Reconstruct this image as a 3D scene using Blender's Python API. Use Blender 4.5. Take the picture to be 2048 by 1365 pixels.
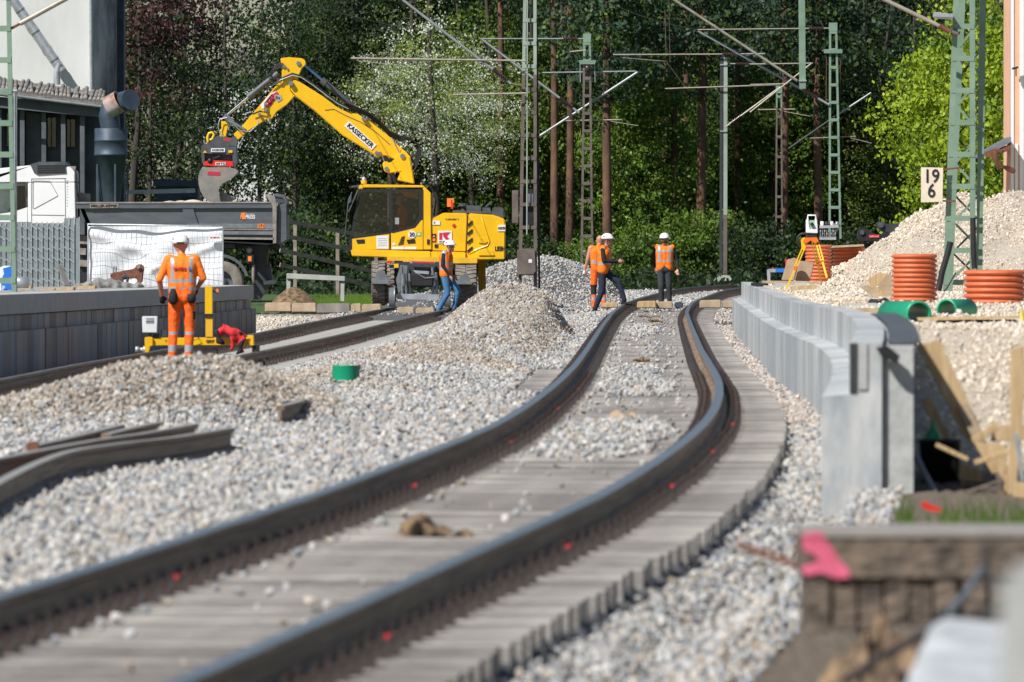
import bpy, bmesh, math, random
import numpy as np
from mathutils import Vector, Matrix, Euler

for o in list(bpy.data.objects): bpy.data.objects.remove(o)
SC = bpy.context.scene
COL = SC.collection
rng = random.Random(7)
nr = np.random.default_rng(11)

# ---------------------------------------------------------------- camera, light
CH = 1.85            # eye height over the plain ground
F = 21000.0          # focal length in photograph pixels (2048 wide)
HY = 470.0           # photograph row of the horizon
cam_d = bpy.data.cameras.new('camera'); cam = bpy.data.objects.new('camera', cam_d); COL.objects.link(cam)
cam_d.sensor_width = 36; cam_d.lens = F/2048*36
cam.location = (0, 0, CH)
cam.rotation_euler = (math.pi/2 - math.atan((682.5-HY)/F), 0, 0)
cam_d.clip_start = 1; cam_d.clip_end = 6000
cam_d.dof.use_dof = True; cam_d.dof.focus_distance = 238; cam_d.dof.aperture_fstop = 9.0
SC.camera = cam
w = bpy.data.worlds.new('World'); SC.world = w; w.use_nodes = True
nt = w.node_tree; bg = nt.nodes['Background']
sky = nt.nodes.new('ShaderNodeTexSky'); sky.sky_type = 'NISHITA'; sky.sun_disc = False
SUN = Vector((-0.56, -0.62, 0.86)).normalized()
sky.sun_elevation = math.asin(SUN.z); sky.sun_rotation = math.atan2(SUN.x, SUN.y)
sky.air_density = 1.0; sky.dust_density = 0.6
nt.links.new(sky.outputs[0], bg.inputs[0]); bg.inputs[1].default_value = 0.06
sd = bpy.data.lights.new('sun', 'SUN'); sun = bpy.data.objects.new('sun', sd); COL.objects.link(sun)
sd.energy = 5.0; sd.angle = math.radians(0.53); sd.color = (1, 0.965, 0.91)
sun.rotation_euler = SUN.to_track_quat('Z', 'Y').to_euler(); sun.location = (0, 0, 60)
SC.view_settings.view_transform = 'Standard'; SC.view_settings.look = 'None'
SC.view_settings.gamma = 1; SC.view_settings.use_curve_mapping = False
SC.view_settings.exposure = 0.22
SC.render.engine = 'CYCLES'

# ---------------------------------------------------------------- helpers
def XP(px, Y): return (px-1024)*Y/F
def ZP(py, Y): return CH-(py-HY)*Y/F
def PT(px, py, Y): return Vector((XP(px, Y), Y, ZP(py, Y)))

def mat(name, c, rough=.7, metal=0., var=.0, scale=8., c2=None, bump=0., bscale=None, spec=.5, stretch=None, coat=0., trans=0., tint=False, detail=5):
    m = bpy.data.materials.new(name); m.use_nodes = True
    t = m.node_tree; n = t.nodes; l = t.links; b = n['Principled BSDF']
    c = tuple(c)
    b.inputs['Base Color'].default_value = (*c, 1)
    b.inputs['Roughness'].default_value = rough; b.inputs['Metallic'].default_value = metal
    b.inputs['Specular IOR Level'].default_value = spec
    if coat: b.inputs['Coat Weight'].default_value = coat; b.inputs['Coat Roughness'].default_value = .12
    co = n.new('ShaderNodeTexCoord'); src = co.outputs['Object']
    if stretch:
        mp = n.new('ShaderNodeMapping'); mp.inputs['Scale'].default_value = stretch
        l.new(src, mp.inputs[0]); src = mp.outputs[0]
    if var or c2:
        nz = n.new('ShaderNodeTexNoise'); nz.inputs['Scale'].default_value = scale; nz.inputs['Detail'].default_value = detail
        nz.inputs['Roughness'].default_value = .65
        l.new(src, nz.inputs['Vector'])
        r = n.new('ShaderNodeValToRGB'); l.new(nz.outputs['Fac'], r.inputs[0])
        a = c if c2 else tuple(x*(1-var) for x in c); d = c2 if c2 else tuple(min(1, x*(1+var)) for x in c)
        r.color_ramp.elements[0].position = .34; r.color_ramp.elements[1].position = .66
        r.color_ramp.elements[0].color = (*a, 1); r.color_ramp.elements[1].color = (*d, 1)
        l.new(r.outputs[0], b.inputs['Base Color'])
        if tint:
            oi = n.new('ShaderNodeObjectInfo'); mr = n.new('ShaderNodeMapRange')
            l.new(oi.outputs['Random'], mr.inputs[0]); mr.inputs[3].default_value = .60; mr.inputs[4].default_value = 1.22
            mx = n.new('ShaderNodeVectorMath'); mx.operation = 'SCALE'
            l.new(r.outputs[0], mx.inputs[0]); l.new(mr.outputs[0], mx.inputs['Scale']); l.new(mx.outputs[0], b.inputs['Base Color'])
    if bump:
        nb = n.new('ShaderNodeTexNoise'); nb.inputs['Scale'].default_value = bscale or scale*3; nb.inputs['Detail'].default_value = 4
        l.new(src, nb.inputs['Vector'])
        bp = n.new('ShaderNodeBump'); bp.inputs['Strength'].default_value = bump; bp.inputs['Distance'].default_value = .02
        l.new(nb.outputs['Fac'], bp.inputs['Height']); l.new(bp.outputs[0], b.inputs['Normal'])
    if trans: b.inputs['Transmission Weight'].default_value = trans
    return m

M = {}
M['yellow'] = mat('yellow_paint', (.82, .47, .006), .34, coat=.35, var=.07, scale=2)
M['yellow_dusty'] = mat('dusty_yellow_paint', (.74, .42, .02), .55, var=.12, scale=3)
M['black'] = mat('black_rubber', (.016, .016, .018), .55, var=.3)
M['dark'] = mat('dark_grey_paint', (.045, .052, .06), .45, var=.25, scale=4)
M['charcoal'] = mat('charcoal_steel', (.075, .085, .095), .5, var=.3, scale=3)
M['tyre'] = mat('dusty_tyre', (.19, .17, .145), .9, var=.3, scale=5, bump=.4)
M['tyre_groove'] = mat('tyre_groove', (.04, .036, .03), .95)
gm_ = bpy.data.materials.new('tinted_cab_glass'); gm_.use_nodes = True; _t = gm_.node_tree
_a = _t.nodes.new('ShaderNodeBsdfTransparent'); _a.inputs[0].default_value = (.74, .80, .78, 1); _g = _t.nodes.new('ShaderNodeBsdfGlossy'); _g.inputs['Roughness'].default_value = .03
_f = _t.nodes.new('ShaderNodeFresnel'); _f.inputs[0].default_value = 1.6; _m = _t.nodes.new('ShaderNodeMixShader')
_t.links.new(_f.outputs[0], _m.inputs[0]); _t.links.new(_a.outputs[0], _m.inputs[1]); _t.links.new(_g.outputs[0], _m.inputs[2]); _t.links.new(_m.outputs[0], _t.nodes['Material Output'].inputs[0])
M['glass'] = gm_
M['chrome'] = mat('chrome', (.62, .66, .72), .12, 1)
M['steel'] = mat('grey_steel', (.26, .28, .30), .42, .6, var=.2, scale=5)
M['galv'] = mat('galvanised_steel', (.46, .49, .52), .45, .55, var=.18, scale=6)
M['white'] = mat('white_paint', (.78, .79, .80), .35, var=.04, scale=2, coat=.3)
M['whiteplast'] = mat('white_plastic', (.72, .73, .74), .45, var=.05)
M['red'] = mat('red_paint', (.62, .03, .02), .4, var=.15)
M['redcloth'] = mat('red_cloth', (.60, .03, .035), .9, var=.25, scale=10, bump=.4)
M['ink'] = mat('black_print', (.012, .012, .014), .6)
M['label'] = mat('white_label', (.75, .75, .74), .5, var=.05)
M['crimson'] = mat('crimson_print', (.55, .02, .06), .5)
M['greenl'] = mat('green_label', (.05, .45, .22), .5)
M['orangel'] = mat('orange_print', (.80, .22, .03), .5)
M['greypaint'] = mat('grey_truck_paint', (.075, .09, .105), .42, var=.25, scale=2.2, c2=(.105, .12, .135), stretch=(1, 1, 4))
M['dustmetal'] = mat('scuffed_metal', (.20, .19, .175), .6, .3, c2=(.36, .33, .29), scale=7)
M['bucket'] = mat('worn_bucket_steel', (.30, .30, .29), .38, .6, c2=(.48, .42, .36), scale=4)
M['concrete'] = mat('concrete', (.34, .35, .345), .85, c2=(.47, .48, .47), scale=6, bump=.3)
M['concrete_panel'] = mat('streaked_concrete', (.27, .305, .335), .8, c2=(.60, .60, .58), scale=3.0, stretch=(1, 5, .35), bump=.2)
M['concrete_block'] = mat('brownish_concrete', (.27, .25, .235), .88, c2=(.46, .42, .385), scale=2.5, stretch=(1, 3, .35), bump=.3, tint=True)
M['coping'] = mat('pale_coping', (.42, .42, .41), .85, var=.12, scale=4, bump=.2)
M['sleeper'] = mat('weathered_sleeper', (.15, .138, .126), .88, c2=(.38, .355, .33), scale=3, stretch=(.9, 9, 9), bump=.5, tint=True)
M['sleeper_l'] = mat('pale_sleeper', (.27, .265, .25), .85, c2=(.36, .35, .33), scale=5, bump=.4)
M['rail'] = mat('rusted_rail_side', (.11, .075, .052), .6, .1, c2=(.34, .235, .16), scale=4, stretch=(1, .15, 14), bump=.4)
M['railtop'] = mat('polished_rail_head', (.30, .33, .37), .33, .85, var=.15, scale=3)
M['railtop_dull'] = mat('dull_rail_head', (.20, .17, .15), .5, .5, var=.25, scale=3)
M['fasten'] = mat('oily_fastening', (.045, .036, .033), .38, .4, c2=(.13, .10, .09), scale=14)
M['redmark'] = mat('red_marking_paint', (.72, .03, .04), .6)
M['pink'] = mat('pink_marking_paint', (.50, .09, .14), .75, c2=(.82, .15, .28), scale=9)
M['wood'] = mat('sawn_timber', (.42, .28, .14), .75, c2=(.60, .44, .25), scale=2.2, stretch=(14, 14, 1.1), bump=.3)
M['woodgrey'] = mat('weathered_board', (.34, .25, .16), .8, c2=(.5, .39, .27), scale=5, bump=.3)
M['wooddark'] = mat('dark_timber', (.035, .030, .027), .8, c2=(.25, .19, .14), scale=7, bump=1.0, stretch=(1, 1, 2))
M['woodfence'] = mat('old_fence_rail', (.20, .165, .14), .9, c2=(.36, .30, .26), scale=5)
M['mastgreen'] = mat('green_mast_paint', (.15, .24, .175), .55, c2=(.22, .315, .235), scale=2.5)
M['mastgrey'] = mat('grey_green_mast_paint', (.24, .30, .25), .55, c2=(.34, .40, .34), scale=1.5)
M['mastbrown'] = mat('brown_mast_paint', (.10, .078, .07), .6, c2=(.17, .135, .12), scale=3)
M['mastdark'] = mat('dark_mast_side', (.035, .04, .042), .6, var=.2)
M['tube'] = mat('weathered_tube', (.38, .34, .28), .5, .3, var=.2, scale=4)
M['tubegrey'] = mat('grey_tube', (.33, .35, .36), .45, .3, var=.15, scale=4)
M['insul'] = mat('brown_insulator', (.06, .028, .026), .25, var=.2)
M['wire'] = mat('overhead_wire', (.13, .12, .10), .6, .4)
M['orangepipe'] = mat('orange_corrugated_pipe', (.52, .115, .042), .5, c2=(.64, .17, .07), scale=4)
M['greenpipe'] = mat('green_pipe', (.010, .33, .17), .38, var=.08)
M['tripod'] = mat('yellow_tripod_paint', (.82, .48, .01), .45)
M['tripodorange'] = mat('orange_tripod_head', (.80, .16, .01), .45)
M['sandstone'] = mat('sandy_fines', (.50, .42, .33), .95, c2=(.62, .54, .44), scale=3, bump=.6, bscale=30)
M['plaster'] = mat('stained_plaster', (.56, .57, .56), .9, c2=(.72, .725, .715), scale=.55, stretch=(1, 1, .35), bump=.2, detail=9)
M['plaster_side'] = mat('shade_toned_plaster', (.10, .115, .14), .9, c2=(.58, .58, .56), scale=.8, stretch=(1, 1, .5), detail=9)  # mottled plaster, darkened in colour for the shaded tower flank
M['facade'] = mat('dark_facade_concrete', (.065, .075, .09), .85, c2=(.12, .135, .15), scale=1.2)  # facade colour lowered to stand for shade on the workshop front
M['bluesteel'] = mat('blue_grey_sheet', (.035, .055, .08), .55, .3, c2=(.07, .10, .135), scale=2)  # sheet colour lowered to carry the shade on the cyclone
M['rusty'] = mat('rusty_sheet', (.30, .10, .05), .75, .2, c2=(.52, .52, .52), scale=2.2)
M['rust'] = mat('rust', (.13, .052, .03), .8, .2, c2=(.24, .10, .06), scale=8)
M['tiles'] = mat('old_roof_tiles', (.09, .08, .075), .9, c2=(.32, .30, .27), scale=5)
M['salmon'] = mat('salmon_render', (.72, .42, .27), .9, var=.08, scale=2)
M['tarp'] = mat('white_tarpaulin', (.80, .83, .87), .55, var=.05, scale=2)
M['greyslat'] = mat('grey_plastic_slat', (.20, .245, .26), .6, var=.15, scale=4)
M['cloth_grey'] = mat('grey_blanket', (.22, .215, .21), .95, var=.3, scale=6, bump=.5)
M['cardboard'] = mat('brown_board_block', (.36, .25, .16), .85, c2=(.46, .34, .23), scale=5)
M['blue'] = mat('blue_paint', (.02, .16, .60), .4)
M['dirt'] = mat('brown_earth', (.05, .034, .022), .95, c2=(.30, .20, .115), scale=9, bump=1.0, bscale=18)
M['bark'] = mat('dark_bark', (.035, .030, .024), .9, c2=(.085, .07, .055), scale=5, stretch=(1, 1, .25), bump=.6)
M['pinebark'] = mat('orange_pine_bark', (.045, .028, .020), .9, c2=(.21, .105, .062), scale=2.6, stretch=(1, 1, .35), bump=.8)
# people
M['hiviz'] = mat('orange_hi_vis', (1.0, .20, .008), .75, var=.10, scale=7, bump=1.0, bscale=11)
M['hiviz_b'] = mat('orange_hi_vis_trousers', (.95, .14, .008), .75, var=.12, scale=7, bump=1.0, bscale=11)
M['reflect'] = mat('reflective_tape', (.36, .40, .44), .4, .2)
M['skin'] = mat('skin', (.48, .24, .16), .5)
M['jeans'] = mat('blue_denim', (.035, .13, .28), .85, c2=(.07, .2, .38), scale=12, bump=.4)
M['navy'] = mat('navy_cloth', (.014, .022, .045), .85, var=.25, scale=9, bump=.4)
M['blackcloth'] = mat('black_cloth', (.014, .012, .015), .85, var=.3, scale=9, bump=.4)
M['greycloth'] = mat('dark_grey_cloth', (.035, .042, .05), .85, var=.25, scale=9, bump=.4)
M['boot'] = mat('dark_boot', (.03, .03, .032), .7)
M['hair'] = mat('dark_hair', (.03, .018, .012), .8)
M['helmet'] = mat('white_helmet', (.80, .81, .82), .3, coat=.4)

ROOTS = []
def tag(o, label=None, cat=None, group=None, kind=None):
    if label: o['label'] = label
    if cat: o['category'] = cat
    if group: o['group'] = group
    if kind: o['kind'] = kind
    return o
def thing(name, label, cat, loc=(0, 0, 0), rz=0, group=None):
    o = bpy.data.objects.new(name, None); COL.objects.link(o); o.empty_display_size = .2
    o.location = loc; o.rotation_euler = (0, 0, rz)
    return tag(o, label, cat, group)
def worldloc(o):
    v = Vector((0, 0, 0))
    while o: v += o.location; o = o.parent
    return v
def copy_tree(o, parent=None):
    c = o.copy(); COL.objects.link(c)
    if parent: c.parent = parent
    for ch in list(o.children): copy_tree(ch, c)
    return c

class MB:
    """mesh builder"""
    def __init__(s): s.v = []; s.f = []; s.mi = []; s.cur = 0; s.sm = []; s.smooth = False
    def add(s, vs, fs):
        b = len(s.v); s.v += [tuple(v) for v in vs]
        for f in fs: s.f.append([b+i for i in f]); s.mi.append(s.cur); s.sm.append(s.smooth)
        return s
    def box(s, c, size, rot=None, bev=0):
        x, y, z = (d/2 for d in size)
        vs = [Vector((a*x, b*y, d*z)) for a in (-1, 1) for b in (-1, 1) for d in (-1, 1)]
        if rot is not None:
            R = rot if isinstance(rot, Matrix) else Euler(rot).to_matrix()
            vs = [R @ v for v in vs]
        c = Vector(c); vs = [v+c for v in vs]
        return s.add(vs, [(0, 1, 3, 2), (4, 6, 7, 5), (0, 4, 5, 1), (2, 3, 7, 6), (0, 2, 6, 4), (1, 5, 7, 3)])
    def b2(s, x0, x1, y0, y1, z0, z1):
        return s.box(((x0+x1)/2, (y0+y1)/2, (z0+z1)/2), (abs(x1-x0), abs(y1-y0), abs(z1-z0)))
    def bar(s, p0, p1, wd, ht, up=(0, 1, 0)):
        p0 = Vector(p0); p1 = Vector(p1); d = p1-p0; L = d.length
        if L < 1e-6: return s
        z = d/L; u = Vector(up)
        if abs(z.dot(u)) > .98: u = Vector((1, 0, 0))
        x = u.cross(z).normalized(); y = z.cross(x)
        R = Matrix((x, y, z)).transposed()
        return s.box((p0+p1)/2, (wd, ht, L), R)
    def cyl(s, p0, p1, r0, r1=None, n=12, cap=True):
        r1 = r0 if r1 is None else r1
        p0 = Vector(p0); p1 = Vector(p1); z = (p1-p0).normalized()
        u = Vector((0, 0, 1)) if abs(z.z) < .9 else Vector((1, 0, 0))
        x = u.cross(z).normalized(); y = z.cross(x)
        vs = []
        for p, r in ((p0, r0), (p1, r1)):
            for i in range(n):
                a = 2*math.pi*i/n; vs.append(p+x*(r*math.cos(a))+y*(r*math.sin(a)))
        fs = [(i, (i+1) % n, n+(i+1) % n, n+i) for i in range(n)]
        sm = s.smooth; s.smooth = n > 6; s.add(vs, fs); s.smooth = False
        if cap:
            s.add(vs, [tuple(range(n-1, -1, -1)), tuple(range(n, 2*n))])
        s.smooth = sm
        return s
    def tube(s, pts, r, n=8):
        pts = [Vector(p) for p in pts]; rings = []; b = len(s.v)
        for i, p in enumerate(pts):
            d = (pts[min(i+1, len(pts)-1)]-pts[max(i-1, 0)]).normalized()
            u = Vector((0, 1, 0)) if abs(d.y) < .9 else Vector((1, 0, 0))
            x = u.cross(d).normalized(); y = d.cross(x)
            rr = r[i] if isinstance(r, (list, tuple)) else r
            rings += [p+x*(rr*math.cos(2*math.pi*k/n))+y*(rr*math.sin(2*math.pi*k/n)) for k in range(n)]
        fs = [(i*n+k, i*n+(k+1) % n, (i+1)*n+(k+1) % n, (i+1)*n+k) for i in range(len(pts)-1) for k in range(n)]
        sm = s.smooth; s.smooth = True
        s.add(rings, fs); s.smooth = False
        m = len(rings); s.add(rings[:n]+rings[-n:], [tuple(range(n-1, -1, -1)), tuple(range(n, 2*n))]); s.smooth = sm
        return s
    def ext(s, pts, Y0, Y1, inset=0):
        """polygon given as (px, py) seen at depth Y0, extruded from Y0 to Y1"""
        vs = [PT(a, b, Y0) for a, b in pts]; n = len(vs)
        vb = [Vector((v.x, Y1, v.z)) for v in vs]
        return s.prism(vs, vb)
    def prism(s, va, vb):
        n = len(va); s.add(list(va)+list(vb), [(i, (i+1) % n, n+(i+1) % n, n+i) for i in range(n)])
        s.add(va, [tuple(range(n))]); s.add(vb, [tuple(range(n-1, -1, -1))]); return s
    def lathe(s, c, prof, n=24, axis='z'):
        c = Vector(c); vs = []
        for r, h in prof:
            for k in range(n):
                a = 2*math.pi*k/n; q = (r*math.cos(a), r*math.sin(a))
                v = (q[0], q[1], h) if axis == 'z' else ((q[0], h, q[1]) if axis == 'y' else (h, q[0], q[1]))
                vs.append(c+Vector(v))
        m = len(prof)
        sm = s.smooth; s.smooth = True
        s.add(vs, [(i*n+k, i*n+(k+1) % n, (i+1)*n+(k+1) % n, (i+1)*n+k) for i in range(m-1) for k in range(n)])
        s.smooth = sm
        return s
    def mesh(s, name, mats, off=None, bevel=0):
        me = bpy.data.meshes.new(name)
        vs = s.v if off is None else [(v[0]-off[0], v[1]-off[1], v[2]-off[2]) for v in s.v]
        me.from_pydata(vs, [], s.f)
        mats = mats if isinstance(mats, (list, tuple)) else [mats]
        for m in mats: me.materials.append(m)
        if len(mats) > 1: me.polygons.foreach_set('material_index', s.mi)
        me.polygons.foreach_set('use_smooth', s.sm)
        bm = bmesh.new(); bm.from_mesh(me)
        if not any(s.sm) or bevel: bmesh.ops.remove_doubles(bm, verts=bm.verts, dist=1e-5)
        bmesh.ops.recalc_face_normals(bm, faces=bm.faces)
        if bevel:
            bmesh.ops.bevel(bm, geom=[e for e in bm.edges if len(e.link_faces) == 2 and e.calc_face_angle(0) > .5],
                            offset=bevel, segments=2, affect='EDGES', clamp_overlap=True)
        bm.to_mesh(me); bm.free(); me.update()
        return me
    def build(s, name, mats, parent=None, world=True, bevel=0, label=None):
        off = worldloc(parent) if (parent and world) else None
        me = s.mesh(name, mats, off, bevel)
        o = bpy.data.objects.new(name, me); COL.objects.link(o)
        if parent: o.parent = parent
        if label: o['label'] = label
        return o

def solo(mb, name, mats, label, cat, group=None, bevel=0):
    """a thing that is one mesh, with its origin at its base"""
    a = np.array(mb.v); c = ((a[:, 0].min()+a[:, 0].max())/2, (a[:, 1].min()+a[:, 1].max())/2, a[:, 2].min())
    me = mb.mesh(name, mats, c, bevel); o = bpy.data.objects.new(name, me); COL.objects.link(o); o.location = c
    return tag(o, label, cat, group)
def shared(name, me, parent, loc=(0, 0, 0), rot=(0, 0, 0)):
    o = bpy.data.objects.new(name, me); COL.objects.link(o); o.parent = parent; o.location = loc; o.rotation_euler = rot
    return o

def text_mesh(s, h, m, depth=.004, bold=0.0):
    cu = bpy.data.curves.new('lettering', 'FONT'); cu.body = s; cu.align_x = 'CENTER'; cu.align_y = 'CENTER'
    cu.size = h*1.4; cu.extrude = depth; cu.resolution_u = 3; cu.offset = bold
    o = bpy.data.objects.new('tmp', cu); COL.objects.link(o)
    dg = bpy.context.evaluated_depsgraph_get(); me = bpy.data.meshes.new_from_object(o.evaluated_get(dg))
    bpy.data.objects.remove(o); me.materials.clear(); me.materials.append(m); me.name = 'lettering'
    return me
def text(s, px, py, Y, hpx, m, parent, ang=0, bold=.0, wpx=None, name='lettering'):
    """flat lettering facing the camera side (-y) at a real depth"""
    me = text_mesh(s, hpx*Y/F, m, bold=bold*hpx*Y/F)
    o = bpy.data.objects.new(name, me); COL.objects.link(o); o.parent = parent
    o.location = PT(px, py, Y)-worldloc(parent)
    o.rotation_euler = (math.pi/2, -ang, 0)
    if wpx:
        wd = max(v.co.x for v in me.vertices)-min(v.co.x for v in me.vertices)
        o.scale = (wpx*Y/F/wd, 1, 1)
    return o
# ---------------------------------------------------------------- track geometry
def smooth_profile(rows):
    """rows: (photo row of rail top, photo column of track centre, pixels per metre) -> functions of depth"""
    r = sorted([(F/s, (x-1024)/s, CH-(y-HY)/s) for y, x, s in rows])
    Yk = np.array([a[0] for a in r]); Xk = np.array([a[1] for a in r]); Zk = np.array([a[2] for a in r])
    g = np.arange(5, 420, .5)
    def ext(K):
        v = np.interp(g, Yk, K)
        s0 = (K[1]-K[0])/(Yk[1]-Yk[0]); v = np.where(g < Yk[0], K[0]+(g-Yk[0])*s0, v)
        s1 = (K[-1]-K[-2])/(Yk[-1]-Yk[-2]); v = np.where(g > Yk[-1], K[-1]+(g-Yk[-1])*s1, v)
        o = np.empty_like(v)
        for i, y in enumerate(g):
            sg = .6+y*.022; wgt = np.exp(-((g-y)/sg)**2/2); o[i] = (wgt*v).sum()/wgt.sum() if 12 < y < 400 else v[i]
        return o
    X = ext(Xk); Z = ext(Zk)
    Z = np.where(g < Yk[0], Zk[0], Z); Z = np.where(g > Yk[-1], Zk[-1], Z)
    return (lambda y: np.interp(y, g, X)), (lambda y: np.interp(y, g, Z))
RX, RZ = smooth_profile([(1365, -111, 615), (1191, 374, 499), (1137, 522, 463), (1085, 664, 430), (1044, 771, 411), (1000, 890, 388),
    (964, 970, 364), (935, 1032, 345), (905, 1095, 322), (876, 1151, 298), (846, 1203, 274), (817, 1237, 256), (788, 1262, 235), (760, 1279, 211),
    (730, 1286, 180), (700, 1288, 153), (655, 1293, 121), (624.5, 1299, 98), (609, 1313, 89), (599, 1331, 84), (591, 1359, 79.5),
    (580, 1392, 73), (572, 1455, 68), (569, 1521, 66), (567, 1620, 63)])
def lrow(y, x, s): return (y, x+.75*s, s)
LX, LZ = smooth_profile([lrow(790, -170, 200), lrow(759, 0, 178), lrow(728, 156, 157), lrow(706, 289, 144), lrow(671, 492, 121), lrow(644, 625, 104),
    lrow(622, 742, 89), lrow(612, 800, 81)])
WALL = 1.62          # platform edge from track centre (right track)
def wall_near(): return 66.0
LWALL = -1.66
def sstep(a, b, x): t = np.clip((x-a)/(b-a), 0, 1); return t*t*(3-2*t)

# heaps: X, Y, sx, sy, h, kind   (kind 0 grey ballast, 1 brownish ballast, 2 beige gravel)
HEAPS = [(-3.05, 94, .70, 1.9, .44, 1), (-2.2, 93, .50, 1.8, .21, 1), (-4.2, 92, .8, 2.4, .19, 1),
         (-1.55, 122, .7, 5, .14, 0), (-2.3, 128, .6, 6, .12, 0), (-.9, 155, 1.0, 8, .26, 0), (.40, 176, .88, 7, .68, 1), (-.5, 180, .62, 8, .42, 1), (-.1, 162, .9, 8, .22, 1), (.2, 150, 1.0, 9, .24, 1), (-1.0, 140, .9, 9, .16, 0),
         (1.35, 262, 1.0, 4, .88, 0), (.2, 260, .9, 4, .55, 0), (-.9, 258, .8, 4, .30, 0), (2.3, 258, .5, 3, .20, 0), (-.6, 258, .7, 3, .2, 0)]
def beige(X, Y):
    s = F/Y; px = 1024+X*s
    # large mound of beige gravel on the platform, running up to the right
    h = np.interp(px, [1500, 1570, 1640, 1700, 1760, 1820, 1880, 1950, 2048, 2300], [0, .0, .16, .46, .86, 1.22, 1.48, 1.60, 1.76, 2.1])
    e = np.exp(-((np.clip(Y-192, -60, 60))/np.where(Y < 192, 11.5, 9.0))**2)
    return h*e*(1+.07*np.sin(X*2.3+Y*.5)+.05*np.sin(X*5.1-Y*.8))
def left_edge(Y): return LX(Y)+LWALL
def right_edge(Y): return RX(Y)+WALL
def plat_top_l(Y): return np.interp(Y, [110, 126, 198, 230], [1.12, 1.11, .90, .86])
def plat_top_r(Y): return RZ(Y)+np.interp(Y, [66, 204], [.68, .655])

def terrain(X, Y, raw=False):
    X = np.asarray(X, float); Y = np.asarray(Y, float)
    d = X-RX(Y); rz = RZ(Y); e = X-LX(Y); lz = LZ(Y)
    # right track: bed between the sleepers, low ballast beyond the right sleeper ends
    bedr = rz-.26
    midz = np.where(Y < 100, rz-.22, rz-.22)
    lb = lz-.25
    # between the tracks
    span = RX(Y)-LX(Y)-2.8
    t = np.clip((X-(LX(Y)+1.4))/np.maximum(span, .4), 0, 1)
    z = lb*(1-t)+midz*t
    z = np.where(Y < 116, midz*(.0+1)-.12*np.clip(-d-2.2, 0, 4)*.25, z)
    # blend of near field into left track level
    a = sstep(104, 122, Y); zz = lb*(1-t)+midz*t
    z = np.where(e > -1.5, (midz-.02*np.clip(-d-1.4, 0, 5))*(1-a)+zz*a, z)
    z = np.where(np.abs(e) < 1.32, np.where(Y > 104, lb, z), z)
    z = np.where(e < -1.3, np.where(Y > 100, lb, z), z)
    z = np.where(np.abs(d) < 1.36, bedr, z)
    right = d >= 1.33
    zr = rz-.345+(.045-.16*sstep(76, 66, Y))*sstep(1.36, 1.62, d)
    zr = np.where(Y > 204, rz-.30-.0*d, zr)
    # platform on the right
    pt = plat_top_r(Y)-.085-.13*np.exp(-((Y-107)/17)**2)
    low = rz-.30
    rise = sstep(62, 92, Y)
    plat = low+(pt-low)*np.maximum(rise, 0)
    plat = np.where(Y < 62, rz-.28-.15*sstep(60, 40, Y), plat)+.05*np.sin(X*3.1+Y*.31)*sstep(66, 80, Y)*.6
    fade = 1-sstep(203.5, 205, Y)
    inplat = sstep(1.78, 1.95, d)
    zr = np.where(Y <= 205, zr*(1-inplat*fade)+plat*inplat*fade, zr)
    zr = np.where((Y > 215) & (d > 1.3), np.interp(Y, [215, 260, 330], [0.05, .1, .26])+np.where(X > 7, .0, 0), zr)
    z = np.where(right, zr, z)
    # platform on the left
    inl = sstep(left_edge(Y)-.30, left_edge(Y)-.42, X)*(1-sstep(198, 200, Y))*sstep(60, 62, Y)
    z = z*(1-inl)+(plat_top_l(Y)-.02)*inl
    # far plain
    far = sstep(200, 225, Y); plain = np.interp(Y, [200, 250, 300, 340, 420], [.06, -.02, .02, .1, .3])
    out = (e < -1.25) | (Y > 330)
    z = np.where(out & (Y > 199), z*(1-far)+plain*far, z)
    z = np.where((Y > 232) & (e > -1.3) & (d < -1.5), np.interp(Y, [232, 262, 300], [.05, .1, .15]), z)
    kind = np.zeros_like(z)
    for (hx, hy, sx, sy, h, k) in HEAPS:
        g = h*np.exp(-np.abs((X-hx)/sx)**2.2/2-((Y-hy)/sy)**2/2)
        g = np.where((np.abs(e) < 1.2) & (Y > 108), g*.0, g)
        g = np.where(d > -1.7, g*np.clip((-d-1.20)/.45, 0, 1), g)
        z = z+g; kind = np.where(g > .07, k, kind)
    hb = beige(X, Y)*inplat*fade*(d > 1.78); z = z+hb
    kind = np.where((inplat*fade > .5) & (d > 1.7) & (Y > 69), 2, kind)
    kind = np.where((d > 1.7) & (Y <= 69), 3, kind)
    kind = np.where((inl > .5), 4, kind)
    kind = np.where((Y > 199) & (e < -1.8), 5, kind)
    kind = np.where((Y > 318), 6, kind)
    return z, kind
def TZ(x, y): return float(terrain(np.array([x]), np.array([y]))[0][0])

# ---- ground sheet
ys = np.concatenate([np.geomspace(9, 60, 90), np.linspace(60.4, 340, 640), np.geomspace(342, 460, 30)])
tt = np.linspace(-1, 1, 420)
YY, TT = np.meshgrid(ys, tt, indexing='ij')
XX = TT*(YY*.062+3.0)
ZZ, KK = terrain(XX, YY)
ZZ = ZZ+np.interp(nr.random(ZZ.shape), [0, 1], [-.012, .012])
ZZ = ZZ - .012
nvy, nvx = XX.shape
vs = np.stack([XX, YY, ZZ], -1).reshape(-1, 3)
idx = np.arange(nvy*nvx).reshape(nvy, nvx)
fs = np.stack([idx[:-1, :-1], idx[:-1, 1:], idx[1:, 1:], idx[1:, :-1]], -1).reshape(-1, 4)
gme = bpy.data.meshes.new('ground'); gme.vertices.add(len(vs)); gme.vertices.foreach_set('co', vs.ravel())
gme.loops.add(len(fs)*4); gme.loops.foreach_set('vertex_index', fs.ravel().astype(np.int32))
gme.polygons.add(len(fs)); gme.polygons.foreach_set('loop_start', np.arange(0, len(fs)*4, 4, dtype=np.int32))
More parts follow.
